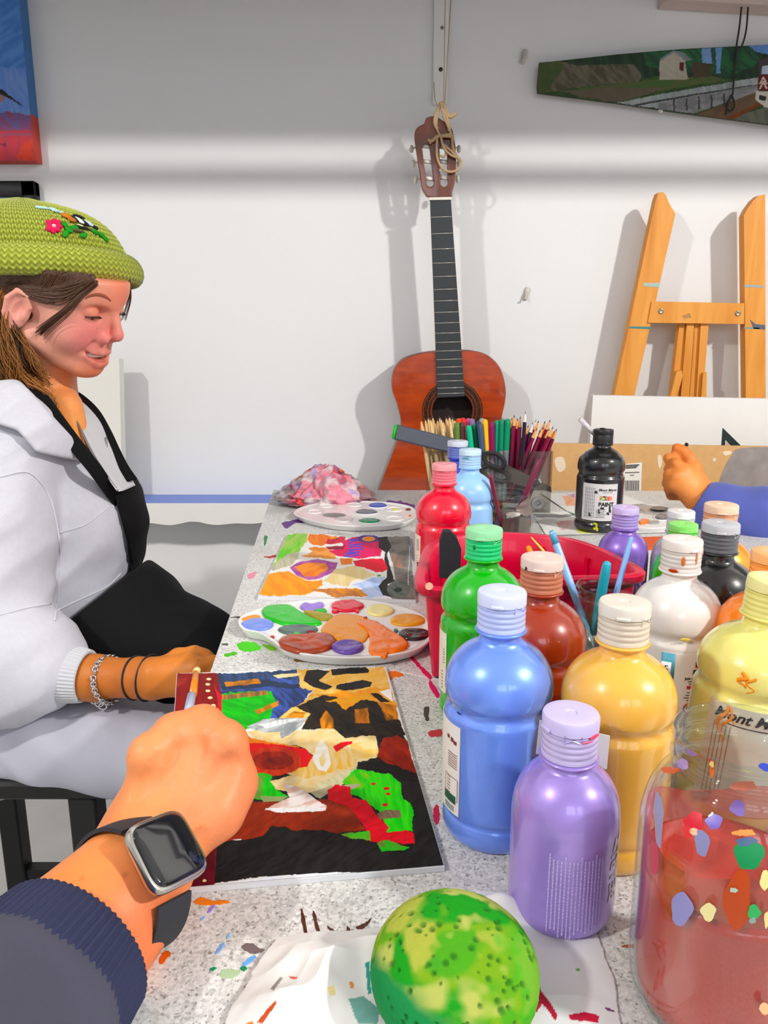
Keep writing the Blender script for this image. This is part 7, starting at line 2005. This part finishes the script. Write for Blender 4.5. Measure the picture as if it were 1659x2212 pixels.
# ---------------------------------------------------------------- black apron
apm = mat('black_apron_cloth', (7, 7, 9), .8, bump=(900, .2, .001), spec=.25)
def lap(P):
    d = sd_chain(P, [A(160, 1345, 1.16), A(255, 1338, 1.12), A(400, 1418, 1.07), A(470, 1440, 1.05)], [.105, .082, .070, .062], .03)
    d = smin(d, sd_chain(P, [A(130, 1405, 1.09), A(300, 1422, 1.07), A(420, 1450, 1.05)], [.066, .052, .045], .03), .03)
    d = smin(d, sd_cone(P, A(215, 1240, 1.17), A(250, 1330, 1.12), .05, .075), .05)
    return d - (.004 * fnoise(P * np.array([8, 10, 12]) + 2, 2) + .003 * (1 - np.abs(fnoise(P * 11 + 40, 2)) * 3)).astype(np.float32)
def apron_sdf(P):
    q = sx_(P).astype(float)
    bib = smax(np.abs(tor(P) - .004) - .0045, (polydist(q, np.array([(242, 1064), (262, 1052), (290, 1024), (335, 1026), (345, 1310), (245, 1310), (282, 1232), (274, 1170), (258, 1110)], float)) / F * 1.1).astype(np.float32), .003)
    lp = smax(lap(P), ((1355 - .78 * (q[:, 0] - 130) - q[:, 1]) / F * 1.0).astype(np.float32) - .0, .006)
    return smin(bib, lp, .008)
apron = sdf_obj('apron', apron_sdf, A(90, 1490, 1.0) - [.03, .12, .04], A(540, 1010, 1.4) + [.04, .06, .02], .004, apm, woman, relax=3, )
def strap(pts, w, name='strap', fn=both, lift=.008, d1=1.5):
    P = [on_sdf(fn, x, y, .85, d1) for x, y in catmull(pts, 6)]; P = np.array([p - np.array([0, lift, 0]) for p in P if p is not None])
    if len(P) > 3: MB().tube(P, w, 10, flat=.28, up=(0, -1, .2)).build(name, apm, apron)
def col_both(P): return np.minimum(both(P), np.minimum(collar(P), neck_sdf(P)))
far_path = lambda pts: [A(x, y, 1.165 - .0002 * (y - 850)) for x, y in pts]
def ribbon(pts, w, name='strap', th=.0022):
    P = np.array(pts); T_ = np.gradient(P, axis=0); T_ /= np.linalg.norm(T_, axis=1)[:, None]
    vw = CAMP - P; vw /= np.linalg.norm(vw, axis=1)[:, None]; S = np.cross(T_, vw * .6 + np.array([.8, 0, .3]) * .4); S /= np.linalg.norm(S, axis=1)[:, None]; N_ = np.cross(S, T_)
    n = len(P); w = np.broadcast_to(w, (n,))[:, None]
    v = np.concatenate([P + S * w / 2, P - S * w / 2, P - S * w / 2 - N_ * th, P + S * w / 2 - N_ * th]); f = []
    for r in range(4):
        for k in range(n - 1): f.append((r * n + k, r * n + k + 1, ((r + 1) % 4) * n + k + 1, ((r + 1) % 4) * n + k))
    f += [(0, n, 2 * n, 3 * n), (n - 1, 4 * n - 1, 3 * n - 1, 2 * n - 1)]
    return MB().add(v, f).build(name, apm, apron, auto=50)
ds = []; xy = catmull([(52, 806), (75, 835), (96, 866), (130, 915), (165, 962), (205, 1012), (236, 1056), (262, 1090)], 6)
for x, y in xy:
    p = on_sdf(col_both, x, y, .85, 1.5); ds.append(np.nan if p is None else (p - CAMP) @ np.array([0, CS, -SN]))
ds = np.array(ds); tt = np.linspace(0, 1, len(ds)); ok = ~np.isnan(ds); pf = np.polyval(np.polyfit(tt[ok], ds[ok], 2), tt); sh = np.nanmax(pf - np.where(ok, ds, 9)); pf = pf - max(0, min(sh, .012)) - .003
ribbon([A(x, y, d_) for (x, y), d_ in zip(xy, pf)], np.linspace(.021, .019, len(xy)))
P = np.array([A(*q) for q in catmull([(146, 846, 1.172), (176, 864, 1.166), (206, 893, 1.160), (230, 934, 1.150), (250, 976, 1.140), (268, 1010, 1.130), (286, 1036, 1.122)], 6)])
ribbon(P, np.linspace(.018, .015, len(P)))
for x, y in ((258, 1172), (262, 1180)):
    p = on_sdf(apron_sdf, x, y)
    if p is not None: MB().lathe([(0, .003), (.004, .0025), (.006, .001), (.0065, 0)], p - [0, .002, 0], 16, R=Rx).build('snap_button', M((40, 42, 46), .25, metal=.8), apron)
# zip with metal puller at the collar
for pts in ([(147, 872, 1.118), (164, 906, 1.110), (181, 941, 1.100), (204, 986, 1.090), (233, 1031, 1.080), (254, 1060, 1.075)], [(229, 945, 1.138), (231, 975, 1.130), (236, 1000, 1.122), (246, 1034, 1.112)]):
    MB().tube([A(*q) for q in catmull(pts, 5)], .0017, 6).build('zip', M((176, 172, 176), .35, metal=.8), jacket)
# bracelet and hair ties on the wrist
axw = (A(300, 1464, .93) - A(205, 1464, .95)); axw /= np.linalg.norm(axw)
def wring(px, py, d, r, tilt=0):
    c = A(px, py, d); u = np.cross(axw, [0, 1, 0]); u /= np.linalg.norm(u); w = np.cross(axw, u)
    sh = axw * tilt
    return [c + (u * math.cos(g) + w * math.sin(g)) * r + sh * math.cos(g) for g in np.linspace(0, 2 * PI, 49)[:-1]]
blk = M((26, 24, 26), .7)
MB().tube(wring(293, 1464, .932, .0258, .001), .0016, 8, closed=True).build('hair_tie', blk, woman); MB().tube(wring(322, 1464, .926, .0272, .004), .0016, 8, closed=True).build('hair_tie', blk, woman)
br_ = MB(); R0 = wring(236, 1468, .943, .0282, -.002); nL = 42
for k_ in range(nL):
    p = np.array(R0[int(k_ * 48 / nL) % 48]); p2 = np.array(R0[int((k_ + 1) * 48 / nL) % 48]); t_ = (p2 - p); t_ /= np.linalg.norm(t_); o = p - A(236, 1468, .943); o /= np.linalg.norm(o); s_ = np.cross(t_, o)
    a = .6 if k_ % 2 else -.6; s3 = s_ * math.cos(a) + o * math.sin(a)
    br_.tube([p + t_ * .0031 * math.cos(g) + s3 * .0029 * math.sin(g) for g in np.linspace(0, 2 * PI, 13)[:-1]], .0010, 6, closed=True)
for x, y in ((205, 1514), (214, 1520), (222, 1526)):
    p = A(x, y, .945); br_.tube([p + np.array([.005 * math.cos(g), 0, .004 * math.sin(g)]) for g in np.linspace(0, 2 * PI, 13)[:-1]], .0012, 6, closed=True)
br_.build('bracelet', M((206, 206, 210), .18, metal=1.0), woman, label='silver chain bracelet')

# ---------------------------------------------------------------- black stool
seat_z = .520
st = thing('stool', 'black square stool under the seated person at lower left', 'stool', (-.55, 1.05, 0))
blkm = mat('black_stool', (14, 14, 15), .45)
xr = -.340
MB().box((xr - .38, .862, seat_z - .026), (xr, 1.26, seat_z), bev=.005).build('seat', blkm, st, auto=40)
for x in (xr - .335, xr - .045):
    for y in (.886, 1.235): MB().box((x - .018, y - .018, 0), (x + .018, y + .018, seat_z - .0255), bev=.003).build('leg', blkm, st, auto=40)
for p_, q_ in (((xr - .335, .886), (xr - .045, .886)), ((xr - .045, .886), (xr - .045, 1.235)), ((xr - .335, 1.235), (xr - .045, 1.235))):
    MB().bar((*p_, .10), (*q_, .10), .022, .022).build('rail', blkm, st, smooth=False)

# ---------------------------------------------------------------- photographer's arm with watch
arm_p = thing('person', 'outstretched arm with smartwatch and dark sleeve holding a brush over the painting', 'person', A(280, 1890, .45))
ca, cb_, cc_, cd = A(365, 1749, .428), A(420, 1847, .417), A(362, 1934, .392), A(307, 1815, .403)
wc_ = (ca + cb_ + cc_ + cd) / 4; e1 = (cb_ - ca) + (cc_ - cd); e1 /= np.linalg.norm(e1); e2 = (ca - cd) + (cb_ - cc_); e2 -= e1 * np.dot(e1, e2); e2 /= np.linalg.norm(e2); nw = np.cross(e1, e2)
if np.dot(nw, CAMP - wc_) < 0: nw = -nw
rw_ = .0285
wcen = wc_ - nw * (rw_ + .0165)
K = [A(484, 1606, .470), A(436, 1572, .478), A(376, 1590, .470), A(324, 1634, .458)]
W0 = [A(372, 1772, .462), A(345, 1776, .456), A(318, 1784, .454), A(296, 1796, .454)]
dn = np.array([.06, .55, -.83]); dn /= np.linalg.norm(dn)
side = np.array([.8, -.5, .2])
def fist(P):
    fa = sd_chain(P, [A(-90, 2330, .335), A(60, 2170, .372), A(170, 2035, .408), wcen, A(330, 1800, .468)], [.042, .0385, .0345, rw_, .027], .02)
    d = fa
    p = None
    for a, b, r in zip(W0, K, (.0135, .0130, .0125, .0118)):
        e = sd_cone(P, a, b, r, r * .96); p = e if p is None else smin(p, e, .011)
    palm = sd_chain(P, [A(335, 1790, .472), A(400, 1660, .496)], [.022, .026], .01)
    p = smin(p, palm, .022)
    th0 = sd_chain(P, [A(378, 1808, .450), A(462, 1748, .462), A(500, 1690, .474), A(492, 1640, .492)], [.0175, .0165, .0135, .0115], .012)
    p = smin(p, th0, .018)
    d = smin(d, p, .016)
    for i, k_ in enumerate(K):
        L1, L2, L3 = (.036, .022, .018) if i < 3 else (.029, .018, .015)
        a = k_ + dn * L1; bk = np.array([-.05, -.42, -.90]); bk /= np.linalg.norm(bk); b = a + bk * L2; c_ = b + np.array([-.02, -.75, .45]) * L3
        d = smin(d, sd_chain(P, [k_, a, b, c_], [.0112, .0098, .0086, .0076], .004), .0045)
    for k_ in K: d = smin(d, np.linalg.norm(P - (k_ + nw * .0016).astype(np.float32), axis=1) - .0124, .006)
    return d
cols = skin_cols((226, 138, 90), [(K[0], .02, (238, 132, 92), .6), (K[1], .018, (236, 134, 92), .5), (K[3], .02, (240, 138, 78), .6), (A(480, 1730, .46), .03, (240, 142, 112), .7), (A(360, 1650, .44), .045, (234, 164, 122), .7), (A(180, 1950, .38), .06, (240, 156, 92), .7), (A(240, 2120, .38), .04, (236, 128, 86), .7), (A(330, 1960, .40), .03, (234, 128, 96), .6)] + [(on_sdf(fist, x, y, .3, .62), r, (168, 84, 56), .75) for x, y, r in ((496, 1668, .0011), (474, 1702, .0010), (440, 1706, .0010), (460, 1640, .0008), (270, 1890, .0014), (176, 1896, .0012), (300, 1780, .0009), (366, 1628, .0012))])
def creases(paths):
    return [[on_sdf(fist, x, y, .30, .62) for x, y in catmull(p, 4)] for p in paths]
CR = [([(402, 1800), (432, 1745), (462, 1700), (490, 1652)], .0016, .012), ([(352, 1700), (372, 1660), (386, 1620)], .0010, .008), ([(300, 1720), (322, 1680), (344, 1640)], .0010, .008), ([(408, 1690), (420, 1650), (430, 1610)], .0010, .008),
      ([(338, 1738), (372, 1744), (400, 1764), (428, 1790)], .0005, .0025), ([(352, 1726), (390, 1738), (420, 1762)], .0004, .0022), ([(330, 1752), (360, 1758), (384, 1772)], .0004, .0022), ([(412, 1768), (430, 1786), (440, 1800)], .0004, .002), ([(462, 1592), (474, 1600), (486, 1614)], .0004, .002), ([(455, 1600), (470, 1610), (480, 1622)], .0004, .002)]
CP = creases([c[0] for c in CR])
def fist_d(P):
    d = fist(P)
    for (p_, r, k), q in zip(CR, CP):
        q = [x for x in q if x is not None]
        if len(q) > 2: d = smax(d, -(sd_chain(P, q, [r] * len(q), .001)), k)
    return d
sdf_obj('body', fist_d, A(-40, 2300, .36) - [.06, .06, .09], A(560, 1520, .52) + [.03, .08, .04], .0017, skin, arm_p, cols, relax=2)
# sleeve and ribbed cuff
c0 = A(150, 2062, .399); c1 = A(22, 2216, .360); c2 = A(-220, 2480, .295)
slv = MB(); 
navy = mat('navy_rib_knit', (44, 48, 76), .85); sl_m = mat('charcoal_sleeve', (74, 74, 88), .8, bump=(600, .2, .001))
sleeve_p = sdf_obj('sleeve', lambda P: smax(sd_chain(P, [c1, A(-40, 2285, .345), c2], [.0500, .054, .062], .01), -sd_chain(P, [c0, c1, c2], [.036, .037, .045], .01), .003) - (.0015 * fnoise(P * 40, 2)).astype(np.float32), A(-250, 2500, .31) - [.08, .08, .08], A(160, 2000, .38) + [.06, .08, .08], .003, sl_m, arm_p, relax=2)
ribbed(A(8, 2232, .357), A(158, 2052, .4015), .0480, .0445, 70, .0007, navy, 'cuff', arm_p)
# watch
watch = MB()
def sq(s, h, off, n=64, p=5.0):
    th = np.linspace(0, 2 * PI, n, endpoint=False); x = np.sign(np.cos(th)) * np.abs(np.cos(th)) ** (2 / p); y = np.sign(np.sin(th)) * np.abs(np.sin(th)) ** (2 / p)
    return wc_ + np.outer(x * s * h, e1) + np.outer(y * s * h, e2) + nw * off
hh = .0192
def loft(loops, cap=True):
    n = len(loops[0]); v = np.concatenate(loops); f = [(i * n + k, i * n + (k + 1) % n, (i + 1) * n + (k + 1) % n, (i + 1) * n + k) for i in range(len(loops) - 1) for k in range(n)]
    f.append(tuple((len(loops) - 1) * n + k for k in range(n))); f.append(tuple(range(n))[::-1]); return MB().add(v, f)
wt = loft([sq(.86, hh, -.0078), sq(.97, hh, -.0060), sq(1.02, hh, -.0035), sq(1.02, hh, -.0012), sq(.985, hh, .0004), sq(.93, hh, .0008)]).build('watch', M((196, 194, 188), .2, metal=1.0), arm_p, auto=40, label='silver smartwatch')
loft([sq(.92, hh, .0002), sq(.92, hh, .0010), sq(.895, hh, .0017), sq(.80, hh, .0021), sq(.4, hh, .0023)]).build('screen', M((12, 14, 22), .06, coat=1.0), wt, auto=60)
sm_ = M((44, 46, 52), .65)
for g0, g1, nm in ((38, 205, 'strap'), (-200, -38, 'strap')):
    if nm and g0 < 0: g0, g1 = -160, -38
    rows = []
    for g in np.radians(np.linspace(g0, g1, 30)):
        p = wcen + nw * math.cos(g) * (rw_ + .0105) - e1 * math.sin(g) * (rw_ + .0055); o = nw * math.cos(g) - e1 * math.sin(g)
        w_ = .0112; rows.append([p - e2 * w_, p - e2 * w_ + o * .0022, p + e2 * w_ + o * .0022, p + e2 * w_])
    v = np.array(rows).reshape(-1, 3); n = len(rows); f = [(i * 4 + k, i * 4 + (k + 1) % 4, (i + 1) * 4 + (k + 1) % 4, (i + 1) * 4 + k) for i in range(n - 1) for k in range(4)] + [(0, 1, 2, 3), (n * 4 - 1, n * 4 - 2, n * 4 - 3, n * 4 - 4)]
    MB().add(v, f).build(nm, sm_, wt, auto=40)
# brush held in the fist
def pt(x, y, t_): return A(x, y, .60 - t_ * .10)
t = thing('paint_brush', 'paint brush with pale blue and orange handle held in the fist over the large painting', 'brush', pt(405, 1560, .85))
q = [(428, 1426, 0), (427, 1446, .1), (423, 1452, .13), (417, 1499, .42), (414, 1502, .44), (405, 1546, .75), (396, 1600, 1.0)]
P = [pt(*a) for a in q]
MB().tube([P[0], (P[0] + P[1]) / 2, P[1]], [.0009, .0014, .0015], 10).build('handle_tip', M((150, 84, 30), .4), t)
MB().tube([P[1], P[2]], [.0026, .0027], 12).build('handle_ring', M((236, 214, 160), .4), t)
MB().tube([P[2], P[3]], [.0021, .0030], 12).build('handle', M((226, 136, 40), .35, coat=.3), t, label='orange handle section')
MB().tube([P[4], P[5], P[6]], [.0031, .0034, .0034], 12).build('handle', M((196, 212, 240), .35, coat=.3), t, label='pale blue handle section')

# ---------------------------------------------------------------- hand of a third person in a blue sleeve
p3 = thing('person', 'hand in a blue sleeve holding a pen before the brown board', 'person', A(1600, 1100, 1.36))
z3 = 1.37
def hand3(P):
    d = sd_chain(P, [A(1620, 1112, 1.33), A(1530, 1088, 1.35), A(1505, 1064, z3)], [.034, .029, .026], .012)
    mc = [(A(1510, 1056, z3), A(1502, 1012, z3 - .005)), (A(1503, 1060, z3 - .012), A(1480, 1018, z3 - .018)), (A(1497, 1065, z3 - .018), A(1462, 1030, z3 - .022)), (A(1490, 1072, z3 - .016), A(1452, 1048, z3 - .016))]
    p = sd_cone(P, A(1500, 1060, z3), A(1480, 1032, z3 - .002), .026, .024)
    for a, b in mc: p = smin(p, sd_cone(P, a, b, .0135, .0115), .014)
    d = smin(d, p, .016)
    F_ = [([mc[0][1], A(1488, 988, z3), A(1474, 974, z3 + .004), A(1462, 968, z3 + .006)], [.0120, .0108, .0100, .0088]), ([mc[1][1], A(1460, 1002, z3 - .012), A(1446, 1014, z3 + .004), A(1452, 1030, z3 + .012)], [.0115, .0105, .0096, .0085]),
          ([mc[2][1], A(1446, 1026, z3 - .012), A(1442, 1044, z3 + .004), A(1454, 1054, z3 + .012)], [.0112, .0102, .0094, .0085]), ([mc[3][1], A(1446, 1056, z3 - .008), A(1450, 1070, z3 + .006), A(1462, 1072, z3 + .012)], [.0100, .0092, .0085, .0078])]
    for q, r in F_: d = smin(d, sd_chain(P, q, r, .003), .004)
    return smin(d, sd_chain(P, [A(1492, 1040, z3 + .012), A(1472, 1004, z3 + .014), A(1454, 992, z3 + .010), A(1444, 990, z3 + .006)], [.0145, .0122, .0108, .0095], .005), .008)
cols = skin_cols((214, 134, 78), [(A(1500, 1040, z3 - .03), .03, (238, 164, 104), .8), (A(1450, 1070, z3 - .01), .018, (110, 56, 30), .8), (A(1465, 970, z3), .015, (220, 122, 70), .6)])
sdf_obj('body', hand3, A(1425, 1130, 1.3) - [.02, .04, .02], A(1650, 945, 1.42) + [.02, .05, .02], .0022, skin, p3, cols, relax=2)
def slv3(P):
    d = sd_chain(P, [A(1512, 1088, 1.352), A(1560, 1106, 1.34), A(1640, 1122, 1.32), A(1760, 1130, 1.30), A(1900, 1060, 1.36)], [.037, .046, .052, .060, .072], .02)
    w = (P[:, 0] + P[:, 2]) ; return d - (.0035 * (1 - np.abs(fnoise(P * np.array([16, 12, 12]) + 5, 2)) * 2.4)).astype(np.float32) + .002
def slv3c(P):
    a = A(1512, 1088, 1.352); b = A(1480, 1070, 1.362); n_ = (b - a) / np.linalg.norm(b - a)
    return smax(smax(slv3(P), ((P - a) @ n_ - .006).astype(np.float32), .004), -sd_chain(P, [A(1470, 1068, 1.36), A(1560, 1100, 1.34)], [.030, .031]), .003)
sdf_obj('sleeve', slv3c, A(1440, 1240, 1.26) - [.02, .06, .02], A(1960, 970, 1.46) + [.05, .06, .03], .0036, mat('blue_sweatshirt', (84, 94, 166), .85, sheen=.2, bump=(700, .2, .001)), p3, relax=3)
t = MB().tube([A(1484, 958, 1.378), A(1476, 975, 1.376), A(1458, 1012, 1.372)], [.0032, .0034, .0034], 10).build('pen', M((32, 28, 30), .4)); tag(t, 'short dark pen held by the hand with the blue sleeve', 'pen')
# ================================================================ camera and light
cam = bpy.data.cameras.new('camera'); co = bpy.data.objects.new('camera', cam); C.objects.link(co)
cam.sensor_fit = 'HORIZONTAL'; cam.sensor_width = 36.0; cam.lens = 36.0 * F / 1659.0
cam.clip_start = 0.02; cam.clip_end = 50
co.location = CAMP.tolist(); co.rotation_euler = (PI / 2 - PITCH, 0, 0)
sc = bpy.context.scene
sc.camera = co
def area(name, loc, target, size, watts, rgb=(255, 255, 255), shape='DISK', spread=None):
    l = bpy.data.lights.new(name, 'AREA'); l.shape = shape; l.size = size; l.energy = watts; l.color = lin(rgb)
    if spread: l.spread = math.radians(spread)
    o = bpy.data.objects.new(name, l); C.objects.link(o); o.location = loc
    o.rotation_euler = (Vector(target) - Vector(loc)).to_track_quat('-Z', 'Y').to_euler()
    return o
area('ceiling_lamp_bright', (2.15, -0.6, 2.6), (0.2, 1.4, .8), .14, 70, (255, 252, 248))
area('ceiling_lamp_dim', (-1.75, -0.6, 2.6), (0.1, 1.4, .8), .14, 35, (255, 252, 248))
for i, (a, b) in enumerate(WX):
    l = area('window_portal', ((a + b) / 2, YB - .12, (WZ[0] + WZ[1]) / 2), ((a + b) / 2, 1, (WZ[0] + WZ[1]) / 2), b - a, 0, shape='RECTANGLE')
    l.data.size_y = WZ[1] - WZ[0]; l.data.cycles.is_portal = True
w = bpy.data.worlds.new('daylight'); sc.world = w; w.use_nodes = True
bg = w.node_tree.nodes['Background']; bg.inputs['Color'].default_value = lin((236, 242, 255)) + [1]; bg.inputs['Strength'].default_value = 4.2
sc.view_settings.view_transform = 'Standard'; sc.view_settings.look = 'None'
sc.view_settings.exposure = -0.03; sc.view_settings.gamma = 1.0; sc.view_settings.use_curve_mapping = False
sc.cycles.use_denoising = True; sc.cycles.use_adaptive_sampling = True; sc.cycles.adaptive_threshold = 0.05
sc.cycles.max_bounces = 7; sc.cycles.diffuse_bounces = 3; sc.cycles.transmission_bounces = 10; sc.cycles.transparent_max_bounces = 12
sc.cycles.caustics_reflective = False; sc.cycles.caustics_refractive = False
sc.cycles.sample_clamp_indirect = 6
